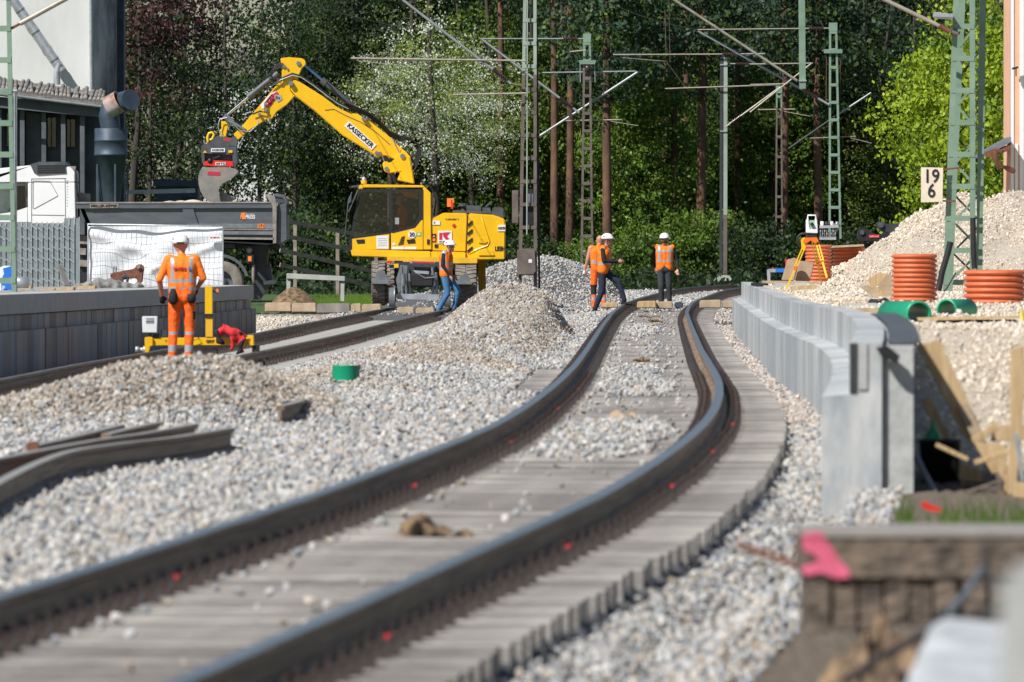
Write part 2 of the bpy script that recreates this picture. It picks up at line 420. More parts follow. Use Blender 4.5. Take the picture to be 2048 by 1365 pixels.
GC = {0: (.10, .10, .105), 1: (.15, .13, .11), 2: (.52, .45, .36), 3: (.14, .11, .08), 4: (.34, .33, .31), 5: (.30, .27, .22), 6: (.035, .04, .02)}  # ballast ground coloured extra dark as the shaded gaps between stones
colr = np.zeros((len(vs), 4)); colr[:, 3] = 1
kk = KK.reshape(-1)
for k, c in GC.items(): colr[kk == k, :3] = c
gx = vs[:, 0]; gy = vs[:, 1]
grass = (gy > 252) & (gy < 318) & (gx < LX(gy)-1.6)
colr[grass, :3] = (.055, .10, .022)
ca = gme.color_attributes.new('soil', 'FLOAT_COLOR', 'POINT'); ca.data.foreach_set('color', colr.ravel())
gme.update(); gme.validate()
gm = bpy.data.materials.new('mixed_ground'); gm.use_nodes = True
t = gm.node_tree; b = t.nodes['Principled BSDF']; b.inputs['Roughness'].default_value = .95
at = t.nodes.new('ShaderNodeAttribute'); at.attribute_name = 'soil'
nz = t.nodes.new('ShaderNodeTexNoise'); nz.inputs['Scale'].default_value = 16; nz.inputs['Detail'].default_value = 6
tc = t.nodes.new('ShaderNodeTexCoord'); t.links.new(tc.outputs['Object'], nz.inputs[0])
mr = t.nodes.new('ShaderNodeMapRange'); mr.inputs[1].default_value = .3; mr.inputs[2].default_value = .7; mr.inputs[3].default_value = .6; mr.inputs[4].default_value = 1.25
t.links.new(nz.outputs['Fac'], mr.inputs[0])
vm = t.nodes.new('ShaderNodeVectorMath'); vm.operation = 'SCALE'; t.links.new(at.outputs['Color'], vm.inputs[0]); t.links.new(mr.outputs[0], vm.inputs['Scale'])
t.links.new(vm.outputs[0], b.inputs['Base Color'])
bp = t.nodes.new('ShaderNodeBump'); bp.inputs['Distance'].default_value = .03; bp.inputs['Strength'].default_value = .8
t.links.new(nz.outputs['Fac'], bp.inputs['Height']); t.links.new(bp.outputs[0], b.inputs['Normal'])
gme.materials.append(gm)
go = bpy.data.objects.new('ground', gme); COL.objects.link(go); tag(go, 'mixed ground of ballast, earth and beige gravel under the railway site', kind='structure')
mb = MB(); mb.add([(-900, -60, -.9), (900, -60, -.9), (900, 3000, -.9), (-900, 3000, -.9)], [(0, 1, 2, 3)])
o = mb.build('terrain', mat('far_meadow', (.05, .07, .025), .95, var=.3, scale=.2)); tag(o, 'flat land reaching to the horizon', kind='structure')

# ---------------------------------------------------------------- loose stones
rocks = bpy.data.collections.new('rock_shapes')
def stone_mat(name):
    m = bpy.data.materials.new(name); m.use_nodes = True; t = m.node_tree; b = t.nodes['Principled BSDF']; b.inputs['Roughness'].default_value = .85
    at = t.nodes.new('ShaderNodeAttribute'); at.attribute_type = 'INSTANCER'; at.attribute_name = 'tint'
    tc = t.nodes.new('ShaderNodeTexCoord'); nz = t.nodes.new('ShaderNodeTexNoise'); nz.inputs['Scale'].default_value = 2.2; nz.inputs['Detail'].default_value = 5
    t.links.new(tc.outputs['Object'], nz.inputs[0])
    mr = t.nodes.new('ShaderNodeMapRange'); mr.inputs[1].default_value = .3; mr.inputs[2].default_value = .7; mr.inputs[3].default_value = .78; mr.inputs[4].default_value = 1.2
    t.links.new(nz.outputs['Fac'], mr.inputs[0]); vm = t.nodes.new('ShaderNodeVectorMath'); vm.operation = 'SCALE'
    t.links.new(at.outputs['Color'], vm.inputs[0]); t.links.new(mr.outputs[0], vm.inputs['Scale']); t.links.new(vm.outputs[0], b.inputs['Base Color'])
    return m
SM = stone_mat('crushed_stone')
for i in range(10):
    bm = bmesh.new()
    sx, sy, sz = 1, rng.uniform(.62, .95), rng.uniform(.45, .8)
    for k in range(15):
        v = Vector((rng.gauss(0, 1), rng.gauss(0, 1), rng.gauss(0, 1))).normalized()*rng.uniform(.8, 1)
        bm.verts.new((v.x*.5*sx, v.y*.5*sy, v.z*.5*sz))
    r = bmesh.ops.convex_hull(bm, input=bm.verts)
    bmesh.ops.delete(bm, geom=[g for g in r['geom_interior'] if isinstance(g, bmesh.types.BMVert)], context='VERTS')
    me = bpy.data.meshes.new('rock'); bm.to_mesh(me); bm.free(); me.materials.append(SM)
    rocks.objects.link(bpy.data.objects.new('rock', me))
def gn_tree():
    g = bpy.data.node_groups.new('scatter_stones', 'GeometryNodeTree')
    g.interface.new_socket('Geometry', in_out='INPUT', socket_type='NodeSocketGeometry')
    g.interface.new_socket('Geometry', in_out='OUTPUT', socket_type='NodeSocketGeometry')
    n = g.nodes; l = g.links
    i = n.new('NodeGroupInput'); o = n.new('NodeGroupOutput'); ip = n.new('GeometryNodeInstanceOnPoints'); ci = n.new('GeometryNodeCollectionInfo')
    ci.inputs['Collection'].default_value = rocks; ci.inputs['Separate Children'].default_value = True; ci.inputs['Reset Children'].default_value = True
    ip.inputs['Pick Instance'].default_value = True
    def attr(nm, ty):
        a = n.new('GeometryNodeInputNamedAttribute'); a.data_type = ty; a.inputs['Name'].default_value = nm
        return [q for q in a.outputs if q.enabled and q.name == 'Attribute'][0]
    l.new(i.outputs[0], ip.inputs['Points']); l.new(ci.outputs[0], ip.inputs['Instance'])
    l.new(attr('idx', 'INT'), ip.inputs['Instance Index']); l.new(attr('rot', 'FLOAT_VECTOR'), ip.inputs['Rotation']); l.new(attr('scl', 'FLOAT_VECTOR'), ip.inputs['Scale'])
    l.new(ip.outputs[0], o.inputs[0]); return g
GT = gn_tree()
def scatter(name, label, P, size, tint):
    n = len(P); me = bpy.data.meshes.new(name); me.vertices.add(n); me.vertices.foreach_set('co', P.astype(np.float32).ravel())
    a = me.attributes.new('idx', 'INT', 'POINT'); a.data.foreach_set('value', nr.integers(0, 10, n).astype(np.int32))
    a = me.attributes.new('rot', 'FLOAT_VECTOR', 'POINT'); a.data.foreach_set('vector', (nr.random((n, 3))*6.283).astype(np.float32).ravel())
    a = me.attributes.new('scl', 'FLOAT_VECTOR', 'POINT'); a.data.foreach_set('vector', np.repeat(size[:, None], 3, 1).astype(np.float32).ravel())
    a = me.attributes.new('tint', 'FLOAT_COLOR', 'POINT'); c = np.ones((n, 4)); c[:, :3] = tint; a.data.foreach_set('color', c.astype(np.float32).ravel())
    o = bpy.data.objects.new(name, me); COL.objects.link(o); md = o.modifiers.new('scatter', 'NODES'); md.node_group = GT
    return tag(o, label, kind='stuff')
PAL = np.array([(.43, .435, .435), (.47, .465, .45), (.28, .295, .315), (.55, .53, .50), (.38, .345, .305), (.22, .23, .245), (.50, .475, .44), (.35, .36, .365), (.44, .39, .33)])
PALB = np.array([(.36, .30, .235), (.44, .38, .31), (.30, .26, .215), (.50, .44, .37), (.38, .37, .36), (.27, .22, .17)])
PALW = np.array([(.60, .52, .42), (.66, .58, .48), (.55, .47, .37), (.72, .65, .55), (.50, .43, .35)])
def pick(pal, n):
    c = pal[nr.integers(0, len(pal), n)]*(.86+.26*nr.random((n, 1))); return c
def sample(n, y0, y1, kx=.052, pw=1.0):
    u = nr.random(n); Y = y0*(y1/y0)**(u**pw) if pw != 1 else np.sqrt(y0**2+u*(y1**2-y0**2)); X = (nr.random(n)*2-1)*(Y*kx+.25)
    return X, Y
def dens(X, Y):
    """view-facing slope -> wanted density weight"""
    z0, k = terrain(X, Y); z1, _ = terrain(X, Y+.12)
    return z0, k, np.clip(np.maximum((z1-z0)/.12, np.abs(terrain(X+.08, Y)[0]-z0)/.08*.8), 0, 1.2)
P_all = []; S_all = []; T_all = []; P_b = []; S_b = []; T_b = []
for (y0, y1, base) in ((26, 60, 330), (60, 110, 300), (110, 170, 210), (170, 232, 130), (232, 345, 70)):
    area = .052*(y1**2-y0**2)
    n = int(area*base*3.2); X, Y = sample(n, y0, y1)
    z, k, sl = dens(X, Y)
    d = X-RX(Y); e = X-LX(Y)
    keep = nr.random(n) < (1/3.2)*(1+sl*7.0)
    rails = (np.abs(np.abs(d)-.75) < .25)
    trk = np.abs(d) < 1.33
    lump = np.zeros(n, bool)
    for (cy, cx, ry, rx) in ((81.5, -.02, 5.5, .44), (76, .0, 3.5, .40), (111, -.05, 8.5, .42), (128, -.1, 6, .34), (190, -.1, 12, .3), (300, 0, 60, .9)):
        lump |= (((Y-cy)/ry)**2+((d-cx)/rx)**2) < 1+.5*(nr.random(n)-.5)
    sparse = (nr.random(n) < np.where(Y < 90, .007, .02))
    edge = (np.abs(d+.55) < .10) & (nr.random(n) < .10) | ((d > .46) & (d < .62) & (Y < 50) & (nr.random(n) < .5))
    keep &= ~trk | ((lump | sparse*(np.abs(d) < .5) | edge) & ~rails)
    lend = (d < -.93) & (d > -1.36) & ((Y < 101+3*np.sin(X*9)) | ((Y > 131) & (Y < 300)))
    keep |= trk & lend & (nr.random(n) < .33)
    onsl = trk & (lump | sparse | edge | lend)
    lt = (np.abs(e) < 1.28) & (Y > 106)
    keep &= ~lt | (nr.random(n) < .05) & (np.abs(np.abs(e)-.75) > .2)
    keep &= (k != 4) & (k != 6) & ~((k == 5) & ((Y > 232) | (nr.random(n) < .4))) & ~((k == 3) & (d > 2.2))
    wallz = (d > 1.60+.08*(Y < 110)) & (d < 1.64+.66) & (Y > 65.8) & (Y < 204.5)
    wl = (np.abs(X-left_edge(Y)+.1) < .32) & (Y < 199)
    keep &= ~wallz & ~wl
    keep &= ~((k == 2) & (nr.random(n) < np.clip(.45+.5*np.sin(X*1.9+Y*.23)*np.sin(X*.7-Y*.31+1), 0, .9)))
    X = X[keep]; Y = Y[keep]; z = z[keep]; k = k[keep]; onsl = onsl[keep]; d = d[keep]; n = len(X)
    sz = .027+.046*nr.random(n)**1.5; sz *= np.interp(Y, [40, 120, 260], [1, 1.12, 1.45]); sz[k == 2] *= .55+.7*nr.random((k == 2).sum())**3
    z = z+sz*(-.05+.55*nr.random(n)**2); z[onsl] += .075+.01*nr.random(onsl.sum())
    tint = pick(PAL, n); br = pick(PALB, n); be = pick(PALW, n)
    # soft patches of browner stone
    pn = np.sin(X*2.1+Y*.21)+np.sin(X*.9-Y*.13+1.7)+.6*np.sin(X*4.3+Y*.5)
    bm_ = ((k == 1) & (nr.random(n) < .8)) | ((Y > 112) & (Y < 232) & (k == 0) & (d < -1.3) & (pn+1.4*(nr.random(n)-.5) > .35)) | (nr.random(n) < .09)
    tint[bm_] = br[bm_]
    pk = (d > 1.3) & (Y > 90) & (k != 2); tint[pk] = tint[pk]*np.array([1.04, .95, .90])
    cr = (k == 5); tint[cr] = tint[cr]*.3+be[cr]*.7
    b2 = k == 2; tint[b2] = be[b2]
    P = np.stack([X, Y, z], -1)
    P_all.append(P[~b2]); S_all.append(sz[~b2]); T_all.append(tint[~b2]); P_b.append(P[b2]); S_b.append(sz[b2]); T_b.append(tint[b2])
scatter('ballast', 'loose grey and brown ballast stones heaped and spread around the tracks', np.concatenate(P_all), np.concatenate(S_all), np.concatenate(T_all))
scatter('gravel', 'beige crushed gravel heaped and spread over the right platform', np.concatenate(P_b), np.concatenate(S_b), np.concatenate(T_b))
print('stones', sum(map(len, P_all)), sum(map(len, P_b)))

# ---------------------------------------------------------------- tracks
def rail_mesh(cx, cz, side, y0, y1, step, name, parent, top='railtop', off=.7525):
    prof = [(-.0365, 0), (-.0335, .006), (.0335, .006), (.0365, 0), (.0365, -.028), (.010, -.045), (.009, -.125), (.070, -.145), (.070, -.165), (-.070, -.165), (-.070, -.145), (-.009, -.125), (-.010, -.045), (-.0365, -.028)]
    Y = np.arange(y0, y1, step); X = cx(Y)+side*off; Z = cz(Y); n = len(prof); mb = MB()
    vs = [(X[i]+a, Y[i], Z[i]+b-.006) for i in range(len(Y)) for a, b in prof]
    for j in range(n):
        mb.cur = 0 if j in (0, 1, 2) else 1; mb.smooth = True
        mb.f += [(i*n+j, i*n+(j+1) % n, (i+1)*n+(j+1) % n, (i+1)*n+j) for i in range(len(Y)-1)]
        mb.mi += [mb.cur]*(len(Y)-1); mb.sm += [False]*(len(Y)-1)
    mb.v = vs
    mb.f += [list(range(n)), [(len(Y)-1)*n+q for q in range(n-1, -1, -1)]]; mb.mi += [1, 1]; mb.sm += [False, False]
    return mb.build(name, [M[top], M['rail']], parent)
def plate_mesh(red):
    mb = MB()
    mb.box((0, 0, .01), (.37, .17, .02))
    for s in (-1, 1):
        mb.box((s*.145, 0, .035), (.085, .15, .05)); mb.box((s*.10, 0, .045), (.05, .06, .05))
        mb.cyl((s*.118, 0, .02), (s*.118, 0, .105), .013, n=6); mb.cyl((s*.118, 0, .062), (s*.118, 0, .085), .024, n=6)
        mb.cyl((s*.165, .05, .05), (s*.165, .05, .078), .018, n=6); mb.cyl((s*.165, -.05, .05), (s*.165, -.05, .078), .018, n=6)
    if red: mb.cur = 1; mb.box((.15, 0, .068), (.036, .04, .02))
    return mb.mesh('fastening', [M['fasten'], M['redmark']])
pm, pmr = plate_mesh(False), plate_mesh(True)
def sleeper_mesh(seed, m, wd=.26, L=2.6):
    r = random.Random(seed); mb = MB(); n = 7; top = []; 
    x0 = -L/2-r.uniform(-.01, .01); x1 = L/2+r.uniform(-.008, .012)
    xs = [x0+(x1-x0)*i/(n-1) for i in range(n)]
    for i, x in enumerate(xs):
        wj = wd/2+r.uniform(-.008, .008); zt = r.uniform(-.006, .004)
        top.append([(x, -wj, zt-.012), (x, -wj+.014, zt), (x, wj-.014, zt), (x, wj, zt-.012), (x, wj, -.19), (x, -wj, -.19)])
    vs = [p for q in top for p in q]
    fs = [(i*6+j, i*6+(j+1) % 6, (i+1)*6+(j+1) % 6, (i+1)*6+j) for i in range(n-1) for j in range(6)]
    mb.add(vs, fs); mb.add(top[0], [tuple(range(6))]); mb.add(top[-1], [tuple(range(5, -1, -1))])
    return mb.mesh('sleeper', M[m])
sl_r = [sleeper_mesh(i, 'sleeper') for i in range(6)]; sl_l = [sleeper_mesh(i+9, 'sleeper_l') for i in range(3)]
def track(label, cx, cz, y0, y1, meshes, far0, nplate, top, rail_end, hide=None):
    rt = thing('railway_track', label, 'railway track', (float(cx(y0)), y0, float(cz(y0))-.2))
    for s in (-1, 1): rail_mesh(cx, cz, s, y0-2, rail_end, .75, 'rail', rt, top)
    base = Vector(rt.location); Y = y0; i = 0; rest = MB(); restp = MB(); box = None
    while Y < y1:
        h = math.atan((float(cx(Y+.5))-float(cx(Y-.5))))
        loc = Vector((float(cx(Y)), Y, float(cz(Y))-.187))
        R = Matrix.Rotation(-h, 3, 'Z')
        if i < 300:
            o = shared('sleeper', meshes[rng.randrange(len(meshes))], rt, loc-base+Vector((rng.uniform(-.008, .010), 0, rng.uniform(-.003, .003))), (0, 0, -h))
            if i < nplate:
                for s in (-1, 1):
                    shared('fastening', pmr if (i % 17 == 3 and s > 0) or (i % 23 == 8 and s < 0) else pm, o, (s*.7525, 0, .0))
        else:
            rest.box(loc+Vector((0, 0, -.095)), (2.6, .26, .19), R)
        if i >= nplate:
            for s in (-1, 1):
                for q in (-1, 1): restp.box(loc+Vector((s*.7525+q*.14, 0, .035)), (.10, .15, .07), R); restp.box(loc+Vector((s*.7525+q*.118, 0, .06)), (.025, .025, .09), R)
        Y += .6; i += 1
    if rest.v: tag(rest.build('far_sleepers', M['sleeper'], rt), kind='stuff')
    if restp.v: tag(restp.build('far_fastenings', M['fasten'], rt), kind='stuff')
    return rt
track('curving main track with two polished rails in the foreground centre', RX, RZ, 29, 330, sl_r, 300, 150, 'railtop', 345)
track('dull rusty track beside the left platform wall that the excavator stands on', LX, LZ, 104, 252, sl_l, 300, 150, 'railtop_dull', 256)
# ---------------------------------------------------------------- platform walls
def seg_profile(cx, prof, za, y0, y1, mats, name, parent, gap=.012, zfun=None):
    """one precast piece following the track between depths y0 and y1; prof = (offset, height) pairs"""
    mb = MB(); ya = y0+gap/2; yb = y1-gap/2
    A = [(float(cx(ya))+o, ya, zfun(ya, h)) for o, h in prof]; B = [(float(cx(yb))+o, yb, zfun(yb, h)) for o, h in prof]
    mb.prism([Vector(a) for a in A], [Vector(b_) for b_ in B]); return mb.build(name, mats, parent)
M['cp'] = [M['concrete_panel']]
for i, (c1, c2) in enumerate([((.21, .24, .27), (.47, .49, .495)), ((.29, .31, .335), (.58, .575, .56)), ((.23, .26, .29), (.45, .47, .48))]):
    M['cp'].append(mat('streaked_concrete', c1, .8, c2=c2, scale=3+i, stretch=(1, 4+i, .3), bump=.2))
rt = thing('platform_wall', 'pale grey stepped concrete platform edge wall curving beside the main track on the right', 'wall', (float(RX(66))+1.8, 66, float(RZ(66))-.9))
def RXW(y): return RX(y)+np.interp(y, [66, 150], [.075, 0])
def zr_(y, h): return float(RZ(y))+h*(1 if h < 0 else float(np.interp(y, [66, 204], [1.02, .97])))
y = 66.0; k = 0
while y < 204:
    L = 1.0; r = rng.uniform(-.004, .004); m = M['cp'][rng.randrange(4)]; h = rng.uniform(-.004, .004)
    seg_profile(RXW, [(1.62+r, -.95), (1.62+r, .33+h), (1.795+r, .345+h), (1.795+r, .665+h), (2.00+r, .665+h), (2.00+r, -.95)], None, y, y+L, m, 'wall_block', rt, zfun=zr_)
    if y < 100:
        seg_profile(RXW, [(2.012, -.95), (2.012, .63), (2.20, .63), (2.20, -.95)], None, y+.05, y+L, M['concrete'], 'backing_slab', rt, zfun=zr_)
        if 67 < y < 92: seg_profile(RXW, [(2.03, .64), (2.03, .665), (2.24, .665), (2.24, .64)], None, y+.05, y+.92, M['charcoal'], 'rubber_mat', rt, zfun=zr_)
    y += L; k += 1
y = 66; e = float(RXW(y)); zt = float(RZ(y))
MB().b2(e+1.80, e+1.845, y-.004, y+.004, zt+.36, zt+.672).build('dark_end_strip', M['mastdark'], rt); MB().b2(e+1.855, e+1.91, y-.006, y+.004, zt+.38, zt+.672).build('end_rib', M['coping'], rt)  # flat dark strip on the end face, nothing is cut in
mb = MB(); mb.ext([(1752, 696), (1775, 692), (1800, 712), (1795, 728), (1770, 716)], 65.9, 65.99); mb.build('dark_lug', M['black'], rt)
solo(MB().ext([(1526, 590), (1533, 590), (1532, 626), (1527, 626)], 175, 175.02), 'pink_paint_mark', M['pink'], 'thin pink spray mark on the far part of the right platform wall', 'paint mark').hide_render = False

lw = thing('platform_wall', 'brownish concrete block platform wall with a pale coping beside the left track', 'wall', (float(LX(150))+LWALL, 150, 0))
def zl_(y, h):
    top = float(plat_top_l(y)); b_ = float(LZ(y))-.45
    return {0: b_, 1: float(np.interp(y, [126, 198], [.63, .46])), 2: top-.27, 3: top-.255, 4: top}[h]
y = 104.0
mats_l = [M['concrete_block'], mat('brown_grey_block', (.27, .24, .22), .9, c2=(.42, .37, .33), scale=3, stretch=(1, 3, .35), bump=.3), mat('blue_grey_block', (.25, .26, .275), .9, c2=(.42, .425, .43), scale=3, stretch=(1, 3, .35), bump=.3)]
while y < 197.9:
    L = 1.0; r = rng.uniform(-.012, .012)
    seg_profile(LX, [(LWALL+r, 0), (LWALL+r, 1), (LWALL-.4, 1), (LWALL-.4, 0)], None, y, y+L, rng.choice(mats_l), 'lower_block', lw, zfun=zl_, gap=.02)
    r2 = rng.uniform(-.01, .01)
    seg_profile(LX, [(LWALL-.10+r2, 1), (LWALL-.10+r2, 2), (LWALL-.4, 2), (LWALL-.4, 1)], None, y+.01, y+L-.01, rng.choice(mats_l), 'upper_block', lw, zfun=zl_, gap=.02)
    y += L
y = 104.0
while y < 197.9:
    seg_profile(LX, [(LWALL-.045, 3), (LWALL-.045, 4), (LWALL-.75, 4), (LWALL-.75, 3)], None, y, y+2.0, M['coping'], 'coping_slab', lw, zfun=zl_, gap=.012); y += 2.0

# ---------------------------------------------------------------- forest
def leafm(name, a, b_, sc=.8, tr=.3):
    m = bpy.data.materials.new(name); m.use_nodes = True; t = m.node_tree; b = t.nodes['Principled BSDF']; b.inputs['Roughness'].default_value = .55
    b.inputs['Specular IOR Level'].default_value = .35
    tc = t.nodes.new('ShaderNodeTexCoord'); nz = t.nodes.new('ShaderNodeTexNoise'); nz.inputs['Scale'].default_value = sc; nz.inputs['Detail'].default_value = 6
    t.links.new(tc.outputs['Object'], nz.inputs[0]); r = t.nodes.new('ShaderNodeValToRGB')
    r.color_ramp.elements[0].position = .36; r.color_ramp.elements[1].position = .64
    r.color_ramp.elements[0].color = (*a, 1); r.color_ramp.elements[1].color = (*b_, 1)
    t.links.new(nz.outputs['Fac'], r.inputs[0]); oi = t.nodes.new('ShaderNodeObjectInfo'); mr = t.nodes.new('ShaderNodeMapRange'); mr.inputs[3].default_value = .6; mr.inputs[4].default_value = 1.35; t.links.new(oi.outputs['Random'], mr.inputs[0])
    vm = t.nodes.new('ShaderNodeVectorMath'); vm.operation = 'SCALE'; t.links.new(r.outputs[0], vm.inputs[0]); t.links.new(mr.outputs[0], vm.inputs['Scale']); r = vm; t.links.new(r.outputs[0], b.inputs['Base Color'])
    tl = t.nodes.new('ShaderNodeBsdfTranslucent'); t.links.new(r.outputs[0], tl.inputs[0])
    mx = t.nodes.new('ShaderNodeMixShader'); mx.inputs[0].default_value = tr
    t.links.new(b.outputs[0], mx.inputs[1]); t.links.new(tl.outputs[0], mx.inputs[2]); t.links.new(mx.outputs[0], t.nodes['Material Output'].inputs[0])
    return m
LM = {'mid': leafm('mid_green_leaf', (.036, .075, .012), (.12, .19, .028)), 'dark': leafm('dark_green_leaf', (.008, .022, .010), (.035, .065, .018)),  # dark evergreen leaf, deepened further in colour for the wood's shade
      'pale': leafm('pale_olive_leaf', (.14, .19, .035), (.28, .34, .08)), 'bright': leafm('bright_spring_leaf', (.20, .30, .012), (.38, .48, .03)),
      'white': leafm('white_blossom', (.42, .47, .36), (.70, .73, .64)), 'purple': leafm('reddish_spring_leaf', (.045, .02, .02), (.14, .062, .06)),
      'pine': leafm('blue_green_needles', (.022, .052, .030), (.06, .105, .055)), 'fresh': leafm('fresh_green_leaf', (.055, .12, .014), (.17, .27, .03))}
def crown(name, seed, mats, rx, rz, nclump, nleaf, leaf, clump, hollow=.35, frac=(1.0,), flat=1.0, base=.12):
    """crown of separate small leaves gathered in clumps, origin at the foot of the crown"""
    r = np.random.default_rng(seed)
    # clump centres in a lumpy ellipsoid
    C = []
    ph = r.random(6)*6.28
    while len(C) < nclump:
        v = r.normal(size=3); v /= np.linalg.norm(v); q = r.random()**(1/3)
        if q < hollow: continue
        a = math.atan2(v[1], v[0]); lump = 1+.22*math.sin(3*a+ph[0])+.18*math.sin(5*a+ph[1]+4*v[2])+.15*math.sin(7*v[2]+ph[2])
        v = v*q*lump; zz = v[2]
        tp = 1-.35*max(zz, 0)
        C.append((v[0]*rx*tp, v[1]*rx*tp, rz*(zz+1)*.5*2*.5+base))
    C = np.array(C); C = np.repeat(C, nleaf, 0); n = len(C)
    sg = np.repeat(clump*(.6+.8*r.random(nclump)), nleaf)[:, None]
    P = C+r.normal(size=(n, 3))*sg*np.array([1, 1, .6*flat])
    A = r.normal(size=(n, 3)); A /= np.linalg.norm(A, axis=1)[:, None]; A[:, 2] = np.abs(A[:, 2])*.6
    B = np.cross(A, r.normal(size=(n, 3))); B /= np.linalg.norm(B, axis=1)[:, None]; Cc = np.cross(A, B); Cc /= np.linalg.norm(Cc, axis=1)[:, None]
    s = (leaf*(.6+.8*r.random(n)))[:, None]
    V = np.stack([P-B*s*.5, P+Cc*s*.33, P+B*s*.5, P-Cc*s*.33], 1).reshape(-1, 3)
    me = bpy.data.meshes.new(name); me.vertices.add(len(V)); me.vertices.foreach_set('co', V.astype(np.float32).ravel())
    me.loops.add(n*4); me.loops.foreach_set('vertex_index', np.arange(n*4, dtype=np.int32)); me.polygons.add(n); me.polygons.foreach_set('loop_start', np.arange(0, n*4, 4, dtype=np.int32))
    for m in mats: me.materials.append(m)
    if len(mats) > 1:
        cl = np.repeat(r.random(nclump), nleaf); mi = np.zeros(n, np.int32); acc = 0
        mi = np.where((cl+.35*(r.random(n)-.5)) < frac[0], 0, 1).astype(np.int32); me.polygons.foreach_set('material_index', mi)
    me.update(); return me
def limbs(name, seed, h, r0, m, crooked=.25, nb=9, start=.3, lean=0, blen=1.6):
    r = random.Random(seed); mb = MB(); pts = []; n = 9
    ax = r.uniform(-1, 1)*crooked; ay = r.uniform(-1, 1)*crooked; ph = r.uniform(0, 6)
    for i in range(n):
        t = i/(n-1); pts.append(Vector((ax*math.sin(t*3+ph)*t+lean*t*h, ay*math.sin(t*4+ph)*t, t*h)))
    mb.tube(pts, [max(.02, r0*(1-.72*i/(n-1))) for i in range(n)], 8)
    for k in range(nb):
        t = r.uniform(start, .95); i = min(n-2, int(t*(n-1))); p = pts[i].lerp(pts[i+1], t*(n-1)-i); a = r.uniform(0, 6.28)
        L = blen*r.uniform(.5, 1.2)*(1.1-t*.6); d = Vector((math.cos(a), math.sin(a), r.uniform(.1, .9)))
        q = [p, p+d*L*.45+Vector((0, 0, -.05)), p+d*L+Vector((r.uniform(-.2, .2), r.uniform(-.2, .2), .2))]
        rb = r0*.32*(1.1-t*.7); mb.tube(q, [rb, rb*.65, rb*.25], 5)
    return mb.mesh(name, m)
CR = {
 'mid': [crown('crown', 20+i, [LM['mid'], LM['fresh']], 2.3, 7.5, 230, 80, .125, .30, frac=(.55,)) for i in range(2)],
 'dark': [crown('crown', 30+i, [LM['dark'], LM['mid']], 2.2, 8.5, 240, 72, .125, .32, frac=(.86,)) for i in range(2)],
 'pale': [crown('crown', 40, [LM['pale'], LM['mid']], 2.0, 6.5, 200, 70, .11, .28, frac=(.6,))],
 'sparse': [crown('crown', 50+i, [LM['dark'], LM['mid']], 2.3, 9, 92, 52, .11, .34, frac=(.85,)) for i in range(2)],
 'white': [crown('crown', 60, [LM['white'], LM['pale']], 2.4, 5.2, 170, 62, .075, .28, frac=(.42,))],
 'purple': [crown('crown', 70, [LM['purple'], LM['dark']], 2.0, 6, 150, 40, .13, .3, frac=(.7,))],
 'bright': [crown('crown', 80, [LM['bright'], LM['fresh']], 1.75, 6.2, 230, 60, .105, .24, frac=(.82,))],
 'pine': [crown('crown', 90+i, [LM['pine'], LM['mid']], 1.7, 5, 95, 60, .15, .38, frac=(.8,), flat=.7) for i in range(2)],
 'bush': [crown('crown', 100+i, [LM['mid'], LM['fresh']], 1.5, 3.0, 120, 52, .12, .27, frac=(.55,), base=-.2) for i in range(2)],
 'darkbush': [crown('crown', 110, [LM['dark'], LM['mid']], 1.7, 3.0, 120, 52, .13, .28, frac=(.8,), base=-.2)],
}
TR = {'leafy': [limbs('trunk', 3+i, 10, .15, M['bark'], .5, 12) for i in range(3)], 'pine': [limbs('trunk', 13+i, 17, .15, M['pinebark'], .3, 7, .45, blen=.7) for i in range(3)],
      'bush': [limbs('trunk', 23, 2.2, .05, M['bark'], .3, 8, .1, blen=.9)], 'slim': [limbs('trunk', 33+i, 11, .085, M['bark'], .6, 10, .2, blen=1.2) for i in range(2)]}
LOOK = {'mid': 'leafy mid green tree', 'dark': 'dark dense evergreen tree', 'pale': 'pale olive leafed tree', 'sparse': 'dark thin tree with gaps of light', 'white': 'white blossoming tree',
        'purple': 'reddish brown leafed tree', 'bright': 'bright yellow-green tree', 'pine': 'pine tree with orange bark', 'bush': 'low green bush', 'darkbush': 'low dark bush'}
TREES = []   # px, depth, kind, trunk kind, base z offset of the crown, scale
def T(px, Y, kind, zc=0., sc=1., trunk='leafy'): TREES.append((px, Y, kind, zc, sc, trunk))
r = random.Random(5)
# left: dark, thin, light comes through
for px, Y, k in [(262, 345, 'purple'), (350, 352, 'purple'), (300, 350, 'sparse'), (402, 360, 'sparse'), (455, 340, 'sparse'), (520, 352, 'sparse'), (590, 342, 'sparse'), (650, 356, 'sparse'), (700, 344, 'dark'), (385, 384, 'sparse'), (560, 376, 'sparse'), (270, 374, 'dark'), (640, 388, 'sparse')]:
    T(px, Y, k, r.uniform(.2, 1.2) if k != 'purple' else 5.6, r.uniform(.95, 1.15), 'slim' if k == 'sparse' else 'leafy')
T(870, 334, 'white', 3.6, 1.0); T(780, 338, 'white', 4.6, .8); T(948, 342, 'white', 4.4, .75)
for px, Y, k in [(760, 352, 'mid'), (830, 345, 'mid'), (905, 352, 'mid'), (980, 346, 'mid'), (1045, 350, 'pale'), (1110, 356, 'mid'), (1170, 348, 'pale'), (1235, 360, 'mid'), (1300, 346, 'mid'), (1365, 362, 'pale'), (1420, 352, 'mid'), (1480, 368, 'dark'), (1545, 350, 'mid'), (1605, 366, 'mid'), (1660, 352, 'dark'), (1720, 356, 'mid'), (1780, 350, 'pale'), (1840, 352, 'mid'), (1900, 352, 'dark'), (1960, 364, 'mid'), (2030, 354, 'mid')]:
    T(px, Y, k, r.uniform(-.2, .8), r.uniform(.9, 1.12))
